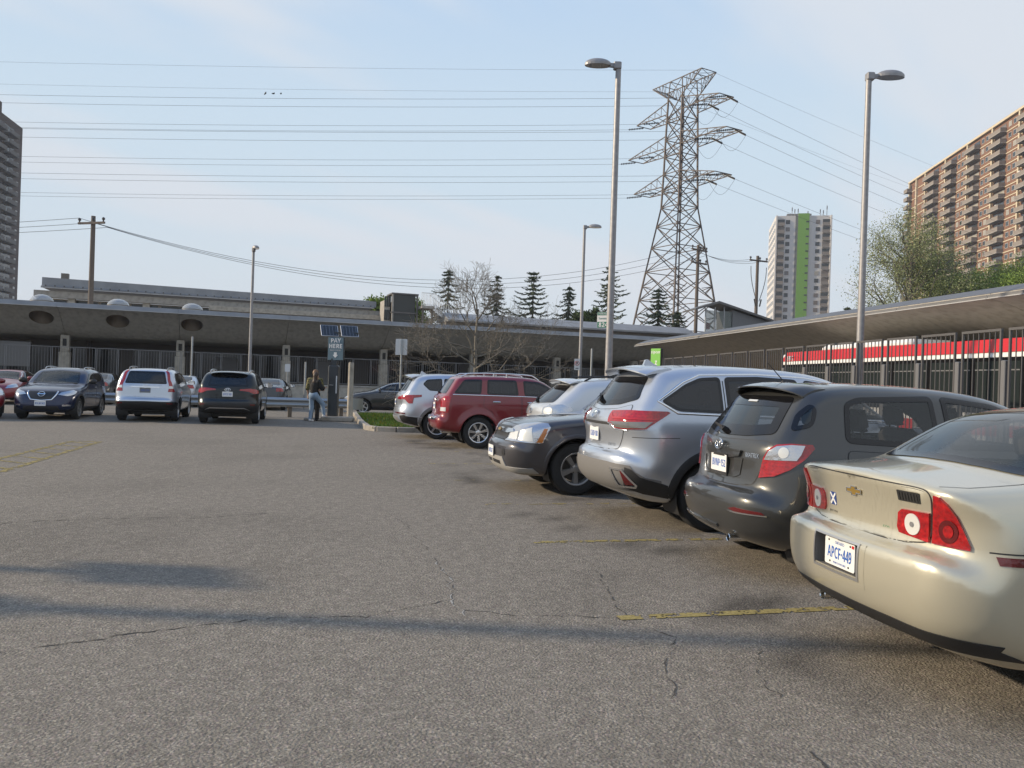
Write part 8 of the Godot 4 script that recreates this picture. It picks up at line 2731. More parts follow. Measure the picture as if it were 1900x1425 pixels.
	put("hair", capsules([[head + Vector3(0, 0.05, 0.03), head + Vector3(0, 0.06, 0.02), 0.098, 0.1, O], [head + Vector3(0, 0.0, 0.05), head + Vector3(0, -0.1, 0.06), 0.08, 0.06, O]], 0.016, 0.0, 0.05), M.hair_light, s)
	for e in [ankL, ankR]:
		put("shoe", capsules([[e + Vector3(0, -0.04, 0.03), e + Vector3(0, -0.055, -0.16), 0.042, 0.036, O]], 0.016, 0.004, 0.03), M.black_cloth, s)

func off_frame():
	# the two poles to the left of the camera whose shadows cross the asphalt
	var t := thing("lamp_post", "lamp post with a small sign left of the camera that casts the long shadow", "street lamp", Vector3(-9.4, 0, -7.92), 0.0, "parking lot lamp posts")
	var mb := MB.new()
	mb.tube(Vector3.ZERO, Vector3(0, 8.5, 0), 0.13, 0.09, 16)
	put("pole", mb, M.steel, t)
	mb = MB.new()
	mb.cbox(Vector3(0, 2.95, 0.0), Vector3(0.03, 0.5, 0.5), 0.004)
	put("sign_panel", mb, M.sign_white, t)
	var s := thing("sign_post", "sign post left of the camera with a wide panel", "sign", Vector3(-9.2, 0, -8.85))
	mb = MB.new()
	mb.tube(Vector3.ZERO, Vector3(0, 3.6, 0), 0.09, 0.09, 12)
	put("post", mb, M.galvanised, s)
	mb = MB.new()
	mb.cbox(Vector3(0.06, 3.36, 0.0), Vector3(0.04, 0.53, 0.74), 0.005, Basis(Vector3.UP, 0.28))
	put("sign_panel", mb, M.sign_white, s)

# ---------- towers, pylon, wires, trees ----------

func pane_kind() -> Material:
	var r := rng.randf()
	return M.window_dark if r < 0.6 else (M.window_curtain if r < 0.85 else M.window_blind)

func clutter(root: Node, x0: float, x1: float, y: float, z: float):
	# things people keep on their balconies
	if rng.randf() < 0.6: return
	var mb := MB.new()
	var w := rng.randf_range(0.4, 1.1)
	var h := rng.randf_range(1.05, 1.6)
	mb.cbox(Vector3(rng.randf_range(x0 + 0.7, x1 - 0.7), y + h * 0.5 + 0.12, z), Vector3(w, h, 0.5), 0.05)
	put("balcony_furniture", mb, [M.cladding_white, M.tile_wall, M.pay_blue, M.cream][rng.randi() % 4], root)

func far_buildings():
	rng.seed = 5150
	var mb: MB
	# --- long brick slab with balconies: face runs from its near corner to its far corner ---
	var near := Vector3(166.4, 0, -161.0)
	var far := Vector3(193.84, 0, -236.28)
	var d := (far - near).normalized()
	var L := near.distance_to(far)
	# local x runs from the far corner to the near one, +z looks out over the lot
	var t := thing("brick_apartment_block", "long brick apartment block with grey balconies and cream fins", "building", far, atan2(d.z, -d.x))
	var H := 74.0
	mb = MB.new()
	mb.box(Vector3(L * 0.5, H * 0.5, -9.0), Vector3(L, H, 18.0))
	put("wall", mb, M.brick, t)
	# cream fins, placed where the picture shows them along the face
	var fins := [0.0, 6.2, 20.5, 35.5, 50.5, 66.0, 73.6, 80.0]
	for x in fins:
		if x > L: continue
		mb = MB.new()
		mb.box(Vector3(L - minf(x, L - 0.3) - 0.15, H * 0.5, 0.3), Vector3(0.7, H, 0.6))
		put("fin", mb, M.cream, t)
	mb = MB.new()
	mb.box(Vector3(L * 0.5, H + 0.3, -8.7), Vector3(L + 0.8, 0.6, 18.8))
	put("parapet", mb, M.cream, t)
	var st := 2.85
	var slab := BoxMesh.new()
	slab.size = Vector3(1, 0.22, 0.12)
	var n := int(H / st)
	for f in n:
		var y := H - 0.2 - (f + 1) * st
		if y < 18.0: break
		mb = MB.new()
		mb.box(Vector3(L * 0.5, y, 0.06), Vector3(L, 0.26, 0.14))
		put("floor_band", mb, M.cream, t)
		for b in [[L - 5.2, 4.6], [L - 20.0, 6.4], [L - 35.0, 6.6], [L - 50.0, 6.6], [L - 65.2, 9.0], [-1.5, 3.2]]:
			mb = MB.new()
			mb.box(Vector3(b[0] + b[1] * 0.5, y + 0.02, 0.85), Vector3(b[1], 0.2, 1.7))
			var bl := put("balcony", mb, M.slab_grey, t)
			mb = MB.new()
			mb.box(Vector3(b[0] + b[1] * 0.5, y + 0.62, 1.66), Vector3(b[1], 1.0, 0.08))
			for q in [0.04, b[1] - 0.04]: mb.box(Vector3(b[0] + q, y + 0.62, 0.85), Vector3(0.08, 1.0, 1.54))
			put("balcony_panel", mb, M.balcony_grey, bl)
			mb = MB.new()
			mb.box(Vector3(b[0] + b[1] * 0.5, y + 1.25, 0.03), Vector3(b[1] - 1.0, 2.1, 0.06))
			put("balcony_door", mb, pane_kind(), bl)
			clutter(bl, b[0], b[0] + b[1], y, 1.0)
		for x in [L - 9.4, L - 11.9, L - 24.4, L - 26.9, L - 39.4, L - 41.9, L - 54.0, 5.0]:
			mb = MB.new()
			mb.box(Vector3(x, y + 1.55, 0.05), Vector3(1.5, 1.3, 0.1))
			var w := put("window", mb, M.window_frame, t)
			mb = MB.new()
			mb.box(Vector3(x, y + 1.55, 0.11), Vector3(1.3, 1.1, 0.03))
			put("pane", mb, pane_kind(), w)
	mb = MB.new()
	mb.box(Vector3(L - 24.0, H + 2.4, -9.0), Vector3(20.0, 4.0, 9.0))
	put("roof_house", mb, M.cladding_grey, t)
	for k in 5:
		mb = MB.new()
		mb.box(Vector3(L - 1.5 - k * 2.6, H + 1.4, -4.0), Vector3(0.9, 1.8, 0.9))
		put("roof_vent", mb, M.cladding_white, t)
	# --- white and green tower ---
	var q := thing("green_white_tower", "white apartment tower with a bright green vertical stripe", "building", Vector3(169.2, 0, -279.2), 0.0)
	q.rotation.y = deg_to_rad(-26.0)
	H = 69.5
	var W := 20.4
	mb = MB.new()
	mb.box(Vector3(W * 0.5, H * 0.5, -14.0), Vector3(W, H, 28.0))
	put("wall", mb, M.cladding_white, q)
	mb = MB.new()
	mb.box(Vector3(10.2, H * 0.5 + 0.4, 0.25), Vector3(4.0, H + 0.8, 0.5))
	put("green_stripe", mb, M.cladding_green, q)
	mb = MB.new()
	mb.box(Vector3(7.7, H * 0.5, 0.1), Vector3(0.9, H, 0.2))
	put("dark_slot", mb, M.cladding_grey, q)
	for x in [0.3, 20.1]:
		mb = MB.new()
		mb.box(Vector3(x, H * 0.5, 0.55), Vector3(0.5, H, 1.1))
		put("corner_fin", mb, M.cladding_white, q)
	n = int(H / 2.8)
	for f in n:
		var y := H - 1.0 - (f + 1) * 2.8
		if y < 18.0: break
		for b in [0.7, 17.1]:
			mb = MB.new()
			mb.box(Vector3(b + 1.3, y, 0.5), Vector3(2.6, 0.24, 1.0))
			var bl := put("balcony", mb, M.slab_grey, q)
			mb = MB.new()
			mb.box(Vector3(b + 1.3, y + 1.35, 0.06), Vector3(2.6, 2.1, 0.1))
			put("balcony_door", mb, pane_kind(), bl)
			mb = MB.new()
			mb.box(Vector3(b + 1.3, y + 0.6, 0.98), Vector3(2.6, 0.95, 0.06))
			put("balcony_rail", mb, M.balcony_grey, bl)
		for x in [4.5, 15.4]:
			mb = MB.new()
			mb.box(Vector3(x, y + 1.4, 0.05), Vector3(1.5, 1.5, 0.1))
			put("window", mb, pane_kind(), q)
		mb = MB.new()
		mb.box(Vector3(11.6, y + 1.4, 0.55), Vector3(1.1, 0.5, 0.12))
		put("stripe_window", mb, M.window_dark, q)
		for k in 6:
			mb = MB.new()
			mb.box(Vector3(-0.05, y + 1.4, -2.5 - k * 4.4), Vector3(0.1, 1.4, 2.0))
			put("side_window", mb, M.window_dark, q)
	mb = MB.new()
	mb.box(Vector3(9.0, H + 0.8, -8.0), Vector3(9.0, 1.6, 8.0))
	put("roof_house", mb, M.cladding_grey, q)
	for e in [[6.2, 4.0], [7.2, 3.2], [8.4, 3.4], [16.5, 3.0], [17.6, 2.6], [18.9, 4.6], [12.0, 2.2]]:
		mb = MB.new()
		mb.tube(Vector3(e[0], H, -3.0), Vector3(e[0], H + e[1], -3.0), 0.14, 0.1, 6)
		mb.box(Vector3(e[0], H + e[1] * 0.75, -2.8), Vector3(0.35, 1.3, 0.2))
		put("roof_antenna", mb, M.fence_post, q)
	# --- dark tower at the left ---
	var l := thing("dark_apartment_tower", "dark brown apartment tower with rows of balconies in shade", "building", Vector3(-89.42, 0, -273.43), 0.0)
	l.rotation.y = deg_to_rad(88.0)
	H = 74.0
	# local x runs to the left along the face that looks at the camera
	mb = MB.new()
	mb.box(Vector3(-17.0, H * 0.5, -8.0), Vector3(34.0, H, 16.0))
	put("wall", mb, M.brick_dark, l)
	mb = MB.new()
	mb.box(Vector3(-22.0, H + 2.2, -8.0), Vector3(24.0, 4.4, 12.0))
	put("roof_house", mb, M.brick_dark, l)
	for f in int(H / 2.85):
		var y := H - 2.0 - (f + 1) * 2.85
		if y < 12.0: break
		for b in [[-9.8, 7.0], [-18.6, 8.0], [-28.0, 8.0]]:
			mb = MB.new()
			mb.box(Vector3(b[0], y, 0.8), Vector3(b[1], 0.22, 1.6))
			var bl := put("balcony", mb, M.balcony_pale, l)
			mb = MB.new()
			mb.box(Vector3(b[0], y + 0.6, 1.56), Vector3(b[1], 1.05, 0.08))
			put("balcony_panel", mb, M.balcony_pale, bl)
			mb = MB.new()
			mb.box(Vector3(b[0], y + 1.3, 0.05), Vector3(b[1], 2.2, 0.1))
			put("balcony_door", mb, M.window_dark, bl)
		mb = MB.new()
		mb.box(Vector3(-3.0, y + 1.5, 0.06), Vector3(1.2, 1.3, 0.12))
		put("window", mb, M.window_frame, l)

func member(mb: MB, a: Vector3, b: Vector3, w: float):
	mb.bar(a, b, w, w)

func pylon():
	var c := Vector3(54.6, 0, -118.2)
	var turn := deg_to_rad(-72.8)
	var t := thing("transmission_tower", "tall brown steel lattice transmission tower with six cross arms", "tower", c, turn)
	# legs: half width against height
	var prof := [[0.0, 6.0], [10.0, 4.9], [20.0, 3.5], [30.2, 2.0], [35.5, 1.85], [41.0, 1.75], [47.5, 1.6]]
	var cor := [[1, 1], [-1, 1], [-1, -1], [1, -1]]
	for q in cor:
		var mb := MB.new()
		for k in prof.size() - 1:
			member(mb, Vector3(q[0] * prof[k][1], prof[k][0], q[1] * prof[k][1]), Vector3(q[0] * prof[k + 1][1], prof[k + 1][0], q[1] * prof[k + 1][1]), 0.22)
		put("leg", mb, M.pylon_steel, t)
	# face bracing, one mesh for each face and storey
	var lev := [0.0, 5.5, 10.5, 15.5, 20.0, 23.8, 27.2, 30.2, 32.9, 35.5, 38.3, 41.0, 44.0, 47.5]
	var hw := func(y: float) -> float:
		for k in prof.size() - 1:
			if y <= prof[k + 1][0]: return lerpf(prof[k][1], prof[k + 1][1], (y - prof[k][0]) / (prof[k + 1][0] - prof[k][0]))
		return prof[-1][1]
	for s in 4:
		var q: Array = cor[s]
		var r: Array = cor[(s + 1) % 4]
		for k in lev.size() - 1:
			var y0: float = lev[k]
			var y1: float = lev[k + 1]
			var w0: float = hw.call(y0)
			var w1: float = hw.call(y1)
			var a := Vector3(q[0] * w0, y0, q[1] * w0)
			var b := Vector3(r[0] * w0, y0, r[1] * w0)
			var e := Vector3(q[0] * w1, y1, q[1] * w1)
			var f := Vector3(r[0] * w1, y1, r[1] * w1)
			var mb := MB.new()
			var wd := 0.115
			member(mb, a, f, wd)
			member(mb, b, e, wd)
			if k > 0: member(mb, a, b, wd)
			if y0 < 20.0:
				# secondary bracing of the wide lower storeys
				var mid := (a + b + e + f) / 4.0
				member(mb, (a + e) * 0.5, mid.lerp((a + e) * 0.5, 0.45) + Vector3(0, -0.4, 0), 0.1)
				member(mb, (b + f) * 0.5, mid.lerp((b + f) * 0.5, 0.45) + Vector3(0, -0.4, 0), 0.1)
				member(mb, (a + e) * 0.5, a.lerp(f, 0.25), 0.1)
				member(mb, (b + f) * 0.5, b.lerp(e, 0.25), 0.1)
				member(mb, (a + e) * 0.5, e.lerp(b, 0.25), 0.1)
				member(mb, (b + f) * 0.5, f.lerp(a, 0.25), 0.1)
			stuff(put("bracing", mb, M.pylon_steel, t))
	# cross arms along local x
	var arms := [[45.3, 9.4, 43.4], [39.9, 11.2, 38.4], [33.8, 9.3, 31.6]]
	tips.clear()
	for a in arms:
		for sx in [-1, 1]:
			var w: float = hw.call(a[0])
			var mb := MB.new()
			for sz in [-1, 1]:
				var tip := Vector3(sx * a[1], a[0], sz * w * 0.9)
				member(mb, Vector3(sx * w, a[0] + 1.7, sz * w), tip, 0.12)
				member(mb, Vector3(sx * w, a[0] - 0.2, sz * w), tip, 0.13)
				var prev := Vector3(sx * w, a[0] - 0.2, sz * w)
				for k in range(1, 5):
					var up := Vector3(sx * w, a[0] + 1.7, sz * w).lerp(tip, k / 5.0)
					var dn := Vector3(sx * w, a[0] - 0.2, sz * w).lerp(tip, k / 5.0)
					member(mb, prev, up, 0.065)
					member(mb, up, dn, 0.065)
					prev = dn
			member(mb, Vector3(sx * a[1], a[0], -w * 0.9), Vector3(sx * a[1], a[0], w * 0.9), 0.11)
			for k in 4:
				var p0 := Vector3(sx * w, a[0] - 0.2, w).lerp(Vector3(sx * a[1], a[0], w * 0.9), (k + 0.5) / 5.0)
				var p1 := Vector3(sx * w, a[0] - 0.2, -w).lerp(Vector3(sx * a[1], a[0], -w * 0.9), (k + 1.3) / 5.0)
				member(mb, p0, p1, 0.065)
			stuff(put("cross_arm", mb, M.pylon_steel, t))
			tips.append([Vector3(sx * a[1], a[0] - 0.1, 0), sx])
			tips.append([Vector3(sx * lerpf(w, a[1], 0.5), a[0] - 0.2, 0), sx])
	# earth-wire peak: a flat truss with wide ends
	var pk := MB.new()
	for sz in [-1, 1]:
		for sx in [-1, 1]:
			var tip := Vector3(sx * 5.6, 50.2, sz * 1.5)
			member(pk, Vector3(sx * 1.6, 47.5, sz * 1.6), tip, 0.12)
			member(pk, Vector3(sx * 1.6, 47.5, sz * 1.6), Vector3(sx * 1.4, 50.2, sz * 1.5), 0.12)
			for k in 4:
				var u := (k + 1) / 5.0
				var lo := Vector3(sx * 1.6, 47.5, sz * 1.6).lerp(tip, u)
				member(pk, lo, Vector3(lo.x, 50.2, sz * 1.5), 0.065)
				member(pk, lo, Vector3(sx * lerpf(1.4, 5.6, u + 0.2), 50.2, sz * 1.5), 0.065)
				member(pk, lo, Vector3(lo.x + sx * 0.8, lo.y + 0.5, -sz * 1.55), 0.055)
			member(pk, Vector3(sx * 1.4, 50.2, sz * 1.5), Vector3(-sx * 1.6, 47.5, sz * 1.6), 0.075)
		member(pk, Vector3(-5.6, 50.2, sz * 1.5), Vector3(5.6, 50.2, sz * 1.5), 0.12)
	for x in [-5.6, -3.5, -1.4, 1.4, 3.5, 5.6]: member(pk, Vector3(x, 50.2, -1.5), Vector3(x, 50.2, 1.5), 0.09)
	stuff(put("peak", pk, M.pylon_steel, t))
	# conductors: to the left they pass over the lot's far side, to the right they run off behind the brick block
	var xf := t.transform
	var nl := 0
	for e in tips:
		var p: Vector3 = xf * e[0]
		nl += 1
		# left span
		var far_l := p + Vector3(-321.0, 1.0, -77.0)
		strung(t, p, Vector3(-0.972, 0, -0.233), far_l, 4.0)
		var far_r := p + Vector3(279.0, -3.0, -109.0)
		if e[1] < 0: continue
		strung(t, p, Vector3(0.93, 0, -0.363), far_r, 7.0)
		# slack jumper hanging below the arm
		var lp := MB.new()
		var loop := []
		var qa := p + Vector3(0.93, 0, -0.363) * 2.6 + Vector3(0, -0.35, 0)
		var qb := p + Vector3(-0.972, 0, -0.233) * 2.6 + Vector3(0, -0.35, 0)
		for k in 13: loop.append(qa.lerp(qb, k / 12.0) - Vector3(0, 2.6 * sin(k / 12.0 * PI), 0))
		lp.path(loop, 0.02, 5)
		var jo := put("jumper", lp, M.wire, t)
		jo.transform = t.transform.affine_inverse()
	for sx in [-1, 1]:
		var p: Vector3 = xf * Vector3(sx * 5.6, 50.2, 0)
		wire_line("overhead_wire", "thin earth wire strung from the peak of the transmission tower", p, p + Vector3(-321.0, 1, -77.0), 3.0, 0.014, "earth wires of the transmission tower")
		wire_line("overhead_wire", "thin earth wire strung from the peak of the transmission tower", p, p + Vector3(279.0, 0, -109.0), 4.0, 0.014, "earth wires of the transmission tower")

var tips := []

func strung(t: Node3D, p: Vector3, dir: Vector3, end: Vector3, sag: float):
	# insulator string and the conductor beyond it
	var mb := MB.new()
	var q := p + dir * 2.6 + Vector3(0, -0.35, 0)
	for k in 9:
		var a := p.lerp(q, (k + 0.6) / 9.6)
		mb.tube(a, a + (q - p).normalized() * 0.12, 0.16, 0.16, 8)
	mb.tube(p, q, 0.05, 0.05, 6)
	var o := put("insulator", mb, M.insulator, t)
	o.transform = t.transform.affine_inverse()
	wire_line("power_line", "power line conductor strung from a cross arm of the transmission tower", q, end, sag, 0.021, "conductors of the transmission tower")

func wire_line(called: String, label: String, a: Vector3, b: Vector3, sag: float, r: float, group: String):
	var mb := MB.new()
	var pts := []
	for k in 31:
		var u := k / 30.0
		pts.append(a.lerp(b, u) - Vector3(0, sag * 4.0 * u * (1.0 - u), 0))
	mb.path(pts, r, 5)
	tag(put(called, mb, M.wire), label, "wire", group)

func utility_pole(label: String, at: Vector3, h: float, turn: float, lean := 0.0, arms := 1) -> Node3D:
	var t := thing("utility_pole", label, "utility pole", at, turn)
	var mb := MB.new()
	mb.tube(Vector3.ZERO, Vector3(lean, h, 0), 0.2, 0.14, 14)
	put("pole", mb, M.pole_wood, t)
	for k in arms:
		var y := h - 0.5 - k * 1.2
		mb = MB.new()
		mb.bar(Vector3(-1.1, y, 0.16), Vector3(1.1, y, 0.16), 0.12, 0.14)
		var ar := put("cross_arm", mb, M.pole_wood, t)
		for x in [-1.0, 0.15, 1.0]:
			mb = MB.new()
			mb.lathe([Vector2(0.05, 0.0), Vector2(0.05, 0.12), Vector2(0.1, 0.14), Vector2(0.1, 0.24), Vector2(0.05, 0.3), Vector2(0.0, 0.32)], 10, Transform3D(Basis.IDENTITY, Vector3(x, y + 0.06, 0.16)))
			put("insulator", mb, M.insulator, ar)
	return t

func utility_poles():
	var A := Vector3(-15.2, 0, -60.2)
	utility_pole("weathered wooden utility pole with a tilted cross arm rising behind the terminal roof", A, 12.0, deg_to_rad(-30.0))
	var B := Vector3(33.9, 0, -69.0)
	utility_pole("wooden utility pole standing in front of the transmission tower", B, 15.0, deg_to_rad(25.0), 0.0, 2)
	var C := Vector3(41.9, 0, -72.2)
	var p := utility_pole("wooden utility pole with drooping cables right of the transmission tower", C, 15.0, deg_to_rad(10.0))
	for s in [-1, 1]:
		var mb := MB.new()
		var pts := []
		for k in 9:
			var u := k / 8.0
			pts.append(Vector3(s * (0.15 + 0.9 * sin(u * PI * 0.5) * (1 - 0.1 * u)), 10.5 + 3.4 * u, 0.2))
		mb.path(pts, 0.035, 6)
		put("drop_cable", mb, M.wire, p)
		mb = MB.new()
		mb.tube(Vector3(s * 0.25, 10.0, 0.2), Vector3(s * 0.42, 10.7, 0.2), 0.07, 0.07, 8)
		put("cable_end", mb, M.insulator, p)
	for k in 3:
		var off := Vector3(-0.9 + k * 0.9, 0, 0)
		var grp := "wires between the utility poles"
		wire_line("overhead_wire", "wire strung between wooden utility poles over the terminal", A + off + Vector3(0, 11.8 - 0.25 * k, 0), B + off + Vector3(0, 14.7 - 0.3 * k, 0), 3.6, 0.016, grp)
		wire_line("overhead_wire", "wire strung between wooden utility poles over the terminal", A + off + Vector3(0, 11.8 - 0.25 * k, 0), A + off + Vector3(-60, 11.0, -12), 1.6, 0.016, grp)
		wire_line("overhead_wire", "wire strung between wooden utility poles over the terminal", B + off + Vector3(0, 14.7 - 0.3 * k, 0), C + off + Vector3(0, 14.6, 0), 0.5, 0.016, grp)
	# three small birds sitting on a conductor
	for x in [492, 507, 521]: bird(x)

func bird(px: float):
	var cam := Basis.from_euler(Vector3(0, deg_to_rad(-13.5), deg_to_rad(1.9)))
	var dirv := cam * Vector3((px - 950.0) / 1500.0, (712.5 - 174.0) / 1500.0, -1.0)
	var p := Vector3(0, 1.53, 0) + dirv * 105.0
	var t := thing("bird", "small dark bird sitting on a high wire", "bird", p, rng.randf() * 3.0, "birds on the wire")
	put("body", capsules([[Vector3(0, 0.0, -0.1), Vector3(0, 0.06, 0.1), 0.08, 0.1, Vector3.ONE], [Vector3(0, 0.16, 0.16), Vector3(0, 0.18, 0.18), 0.06, 0.06, Vector3.ONE], [Vector3(0, -0.02, -0.12), Vector3(0, -0.08, -0.32), 0.05, 0.02, Vector3.ONE], [Vector3(0, 0.17, 0.22), Vector3(0, 0.16, 0.28), 0.02, 0.01, Vector3.ONE]], 0.03, 0.0, 0.05), M.print_black, t)

# ---------- trees ----------

func leaf(mb: MB, p: Vector3, s: float, col: Color):
	var a := Vector3(rng.randf_range(-1, 1), rng.randf_range(-1, 1), rng.randf_range(-1, 1)).normalized()
	var b := a.cross(Vector3(rng.randf_range(-1, 1), rng.randf_range(-1, 1), rng.randf_range(-1, 1))).normalized()
	var o := mb.v.size()
	mb.quad(p - a * s * 0.5, p + b * s * 0.3, p + a * s * 0.5, p - b * s * 0.3)
	for k in mb.v.size() - o: mb.c.append(col)

func needle(mb: MB, p: Vector3, d: Vector3, s: float, w: float, col: Color):
	var side := d.cross(Vector3(rng.randf_range(-1, 1), rng.randf_range(-0.3, 1), rng.randf_range(-1, 1))).normalized() * w
	var o := mb.v.size()
	mb.quad(p - d * s * 0.5, p + side, p + d * s * 0.5, p - side)
	for k in mb.v.size() - o: mb.c.append(col)

func limb(mb: MB, a: Vector3, b: Vector3, r0: float, r1: float, seg := 6):
	mb.tube(a, b, r0, r1, seg, false)

func conifer(label: String, at: Vector3, h: float, spread: float, seed_: int, dense_ := 1.0):
	rng.seed = seed_
	var t := thing("conifer_tree", label, "tree", at, 0.0, "conifers behind the terminal")
	var mb := MB.new()
	mb.tube(Vector3.ZERO, Vector3(0, h * 0.97, 0), h * 0.018, 0.02, 8)
	put("trunk", mb, M.bark, t)
	var wood := MB.new()
	var lf := MB.new()
	lf.use_c = true
	var y := h * 0.22
	var sag := rng.randf_range(0.12, 0.42)
	var bare_an := rng.randf() * TAU
	var hue := rng.randf_range(0.8, 1.3)
	while y < h * 0.97:
		var k := (y / h - 0.22) / 0.78
		var reach := spread * pow(1.0 - k, 0.82) * rng.randf_range(0.8, 1.12)
		var n := int((6.0 + 3.0 * (1 - k)) * dense_)
		for j in n:
			var an := TAU * (j + rng.randf() * 0.8) / n + y * 3.1
			var r := reach * rng.randf_range(0.5, 1.15) * (0.82 + 0.18 * cos(an - bare_an)) + 0.12
			if rng.randf() < 0.14: continue
			var d := Vector3(cos(an), 0, sin(an))
			var prev := Vector3(0, y, 0)
			var steps := maxi(4, int(r / 0.28))
			for s in range(1, steps + 1):
				var u := float(s) / steps
				# boughs sag and turn up at the tip
				var p := Vector3(0, y, 0) + d * r * u + Vector3(0, r * (-sag * u - 0.12 * sin(u * PI) + 0.14 * u * u), 0)
				wood.tube(prev, p, 0.035 * (1 - u) + 0.01, 0.035 * (1 - u) + 0.006, 4, false)
				var bd := (p - prev).normalized()
				for q in int(10.0 - 3.0 * u):
					var c := prev.lerp(p, rng.randf()) + Vector3(rng.randf_range(-1, 1), rng.randf_range(-1.0, 0.25), rng.randf_range(-1, 1)) * 0.17 * (1.2 - u * 0.7)
					var v := rng.randf_range(0.6, 1.35) * hue
					var nd := (bd + Vector3(rng.randf_range(-0.7, 0.7), rng.randf_range(-0.8, 0.1), rng.randf_range(-0.7, 0.7))).normalized()
					needle(lf, c, nd, rng.randf_range(0.2, 0.46), rng.randf_range(0.03, 0.07), Color(0.075 * v, 0.095 * v, 0.055 * v))
				prev = p
		y += rng.randf_range(0.42, 0.8) * (1.0 - 0.45 * k) * h / 13.0
	stuff(put("boughs", wood, M.bark, t))
	stuff(put("crown", lf, M.needles, t))

func branch_tree(t: Node3D, h: float, spread: float, depth: int, wood: MB, ends: Array, p: Vector3, d: Vector3, len_: float, r: float):
	var segs := 4
	var q := p
	for k in segs:
		var nd := (d + Vector3(rng.randf_range(-1, 1), rng.randf_range(-0.6, 0.8), rng.randf_range(-1, 1)) * 0.22).normalized()
		var e := q + nd * len_ / segs
		var ra := r * (1.0 - 0.42 * k / segs)
		var rb := maxf(r * (1.0 - 0.42 * (k + 1) / segs), 0.005)
		limb(wood, q, e, ra, rb, 6 if r > 0.03 else 4)
		q = e
		d = nd
		ends.append([q, depth, d])
		if depth > 0 and k >= 1:
			for j in (2 if k == segs - 1 else 1):
				var side := d.cross(Vector3(rng.randf_range(-1, 1), rng.randf_range(-1, 1), rng.randf_range(-1, 1))).normalized()
				var bd := (d * rng.randf_range(0.45, 0.8) + side * rng.randf_range(0.5, 0.9) * spread + Vector3(0, 0.12, 0)).normalized()
				branch_tree(t, h, spread, depth - 1, wood, ends, q, bd, len_ * rng.randf_range(0.55, 0.78), rb * 0.66)

func bare_tree(at: Vector3):
	rng.seed = 404
	var t := thing("bare_tree", "leafless spreading tree on the grass island behind the red car", "tree", at)
	var mb := MB.new()
	mb.tube(Vector3(0, 0, 0), Vector3(0.02, 1.75, 0), 0.085, 0.065, 10)
	mb.tube(Vector3(0.02, 1.75, 0), Vector3(-0.02, 3.2, 0.02), 0.065, 0.05, 10)
	mb.tube(Vector3(-0.02, 3.2, 0.02), Vector3(0.05, 4.4, 0.0), 0.05, 0.035, 8)
	put("trunk", mb, M.bark_pale, t)
	var wood := MB.new()
	var ends := []
	for e in [[1.75, -1.0, 0.02, 2.3], [1.8, 1.0, 0.08, 2.7], [1.95, 0.75, 0.5, 1.9], [2.1, -0.8, 0.55, 1.9], [2.5, 1.0, 0.35, 1.6], [2.7, -0.9, 0.5, 1.6], [3.1, 0.6, 0.8, 1.4], [3.3, -0.7, 0.8, 1.4], [3.9, 0.5, 1.0, 1.1], [4.2, -0.4, 1.0, 1.0], [4.3, 0.1, 1.2, 1.2], [2.0, 0.2, 0.3, 1.6], [2.4, -0.2, 0.4, 1.6]]:
		var zz := rng.randf_range(-0.6, 0.6)
		branch_tree(t, 5.0, 0.9, 4, wood, ends, Vector3(0, e[0], 0), Vector3(e[1], e[2], zz).normalized(), e[3] * 0.8, 0.036)
	stuff(put("branches", wood, M.bark_pale, t))

func leafy_tree(label: String, at: Vector3, h: float, spread: float, seed_: int, tint: Color, per: int, size: float, low := 0.25, reach := 0.5):
	rng.seed = seed_
	var t := thing("leafy_tree", label, "tree", at, 0.0, "spring trees behind the canopies")
	var mb := MB.new()
	mb.tube(Vector3.ZERO, Vector3(rng.randf_range(-0.3, 0.3), h * 0.8, 0), h * 0.02, h * 0.006, 10)
	put("trunk", mb, M.bark, t)
	var wood := MB.new()
	var ends := []
	var n := 15
	for k in n:
		var y := h * lerpf(low, 0.82, (k + rng.randf()) / n)
		var an := k * 2.4 + rng.randf()
		var up := lerpf(0.5, 1.4, y / h)
		var ln := h * reach * lerpf(0.92, 0.16, y / h)
		branch_tree(t, h, spread, 2, wood, ends, Vector3(0, y, 0), Vector3(cos(an), up, sin(an)).normalized(), ln, h * 0.006)
	stuff(put("branches", wood, M.bark, t))
	var lf := MB.new()
	lf.use_c = true
	for e in ends:
		if e[1] > 1: continue
		for j in per:
			var p: Vector3 = e[0] + Vector3(rng.randfn(), rng.randfn(), rng.randfn()) * h * 0.024
			var v := rng.randf_range(0.6, 1.4)
			leaf(lf, p, size * rng.randf_range(0.6, 1.3), Color(tint.r * v, tint.g * v, tint.b * v))
	stuff(put("crown", lf, M.leaves, t))

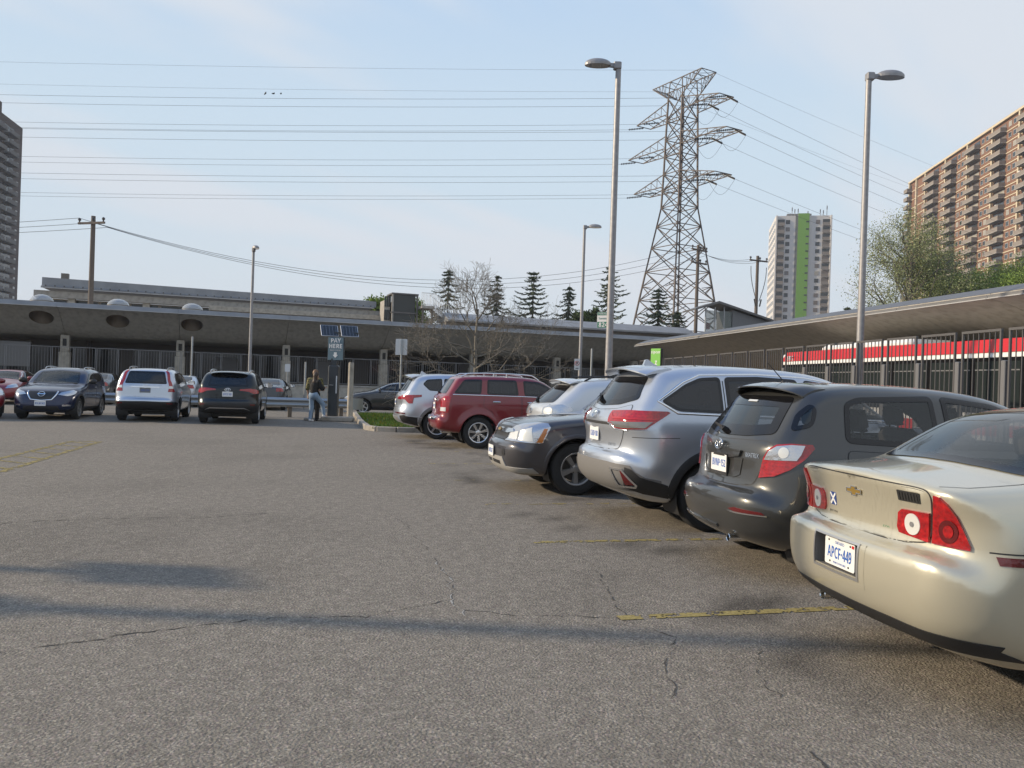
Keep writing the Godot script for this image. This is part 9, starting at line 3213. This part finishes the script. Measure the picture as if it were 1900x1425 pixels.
func trees():
	conifer("conifer right of the white stair with wide sagging boughs", Vector3(14.1, 0, -91.3), 14.9, 5.6, 11, 0.8)
	conifer("conifer behind the upper twigs of the bare tree", Vector3(19.5, 0, -90.0), 14.2, 5.8, 12, 0.9)
	conifer("full pointed conifer between the bare tree and the smallest conifer", Vector3(23.5, 0, -89.0), 14.9, 6.4, 13, 1.1)
	conifer("smallest conifer of the row behind the terminal", Vector3(27.5, 0, -88.0), 13.6, 5.6, 14, 0.95)
	conifer("tall conifer half hidden by the tall lamp post", Vector3(31.8, 0, -87.0), 15.7, 6.4, 15, 0.8)
	conifer("dark conifer seen through the legs of the transmission tower", Vector3(37.4, 0, -85.7), 13.6, 6.2, 16, 1.2)
	conifer("low conifer top beside the rooftop pavilion seen through the tower", Vector3(40.2, 0, -86.5), 10.8, 4.6, 17, 1.2)
	conifer("small lone conifer tip above the canopy wing", Vector3(58.3, 0, -80.6), 12.0, 3.2, 18)
	bare_tree(Vector3(6.05, 0.06, -31.6))
	leafy_tree("tall sparse pale green tree left of the brick block", Vector3(65.0, 0, -79.0), 22.0, 0.8, 21, Color(0.26, 0.28, 0.15), 20, 0.17, 0.22, 0.42)
	leafy_tree("bright green tree below the middle of the brick block", Vector3(71.5, 0, -77.4), 15.2, 0.8, 22, Color(0.22, 0.29, 0.08), 30, 0.2, 0.35, 0.46)
	leafy_tree("bright green tree below the near end of the brick block", Vector3(73.0, 0, -70.0), 14.6, 0.8, 23, Color(0.20, 0.28, 0.07), 30, 0.2, 0.35, 0.46)
	leafy_tree("round green tree at the right below the brick block", Vector3(69.5, 0, -61.0), 14.4, 0.85, 24, Color(0.19, 0.27, 0.065), 30, 0.2, 0.35, 0.48)
	leafy_tree("pale bushy tree between the sparse tree and the green ones", Vector3(68.6, 0, -80.5), 18.6, 0.8, 26, Color(0.22, 0.25, 0.10), 24, 0.18, 0.3, 0.4)
	leafy_tree("soft green tree behind the others at the foot of the brick block", Vector3(78.0, 0, -76.0), 17.6, 0.85, 27, Color(0.21, 0.27, 0.09), 26, 0.2, 0.35, 0.44)
	leafy_tree("green tree top left of the lift tower", Vector3(6.2, 0, -87.0), 10.6, 0.9, 31, Color(0.17, 0.24, 0.05), 12, 0.28, 0.5, 0.3)
	leafy_tree("green tree top right behind the lift tower", Vector3(9.7, 0, -88.2), 10.4, 0.9, 32, Color(0.17, 0.24, 0.05), 12, 0.28, 0.5, 0.3)
	leafy_tree("dark round bush tree between two conifers behind the lamp posts", Vector3(27.9, 0, -82.0), 9.4, 0.9, 33, Color(0.05, 0.075, 0.03), 16, 0.3, 0.3, 0.42)
	leafy_tree("distant dark tree top above the station hall roof", Vector3(-8.0, 0, -96.5), 10.6, 0.9, 34, Color(0.06, 0.075, 0.035), 14, 0.3, 0.5, 0.28)
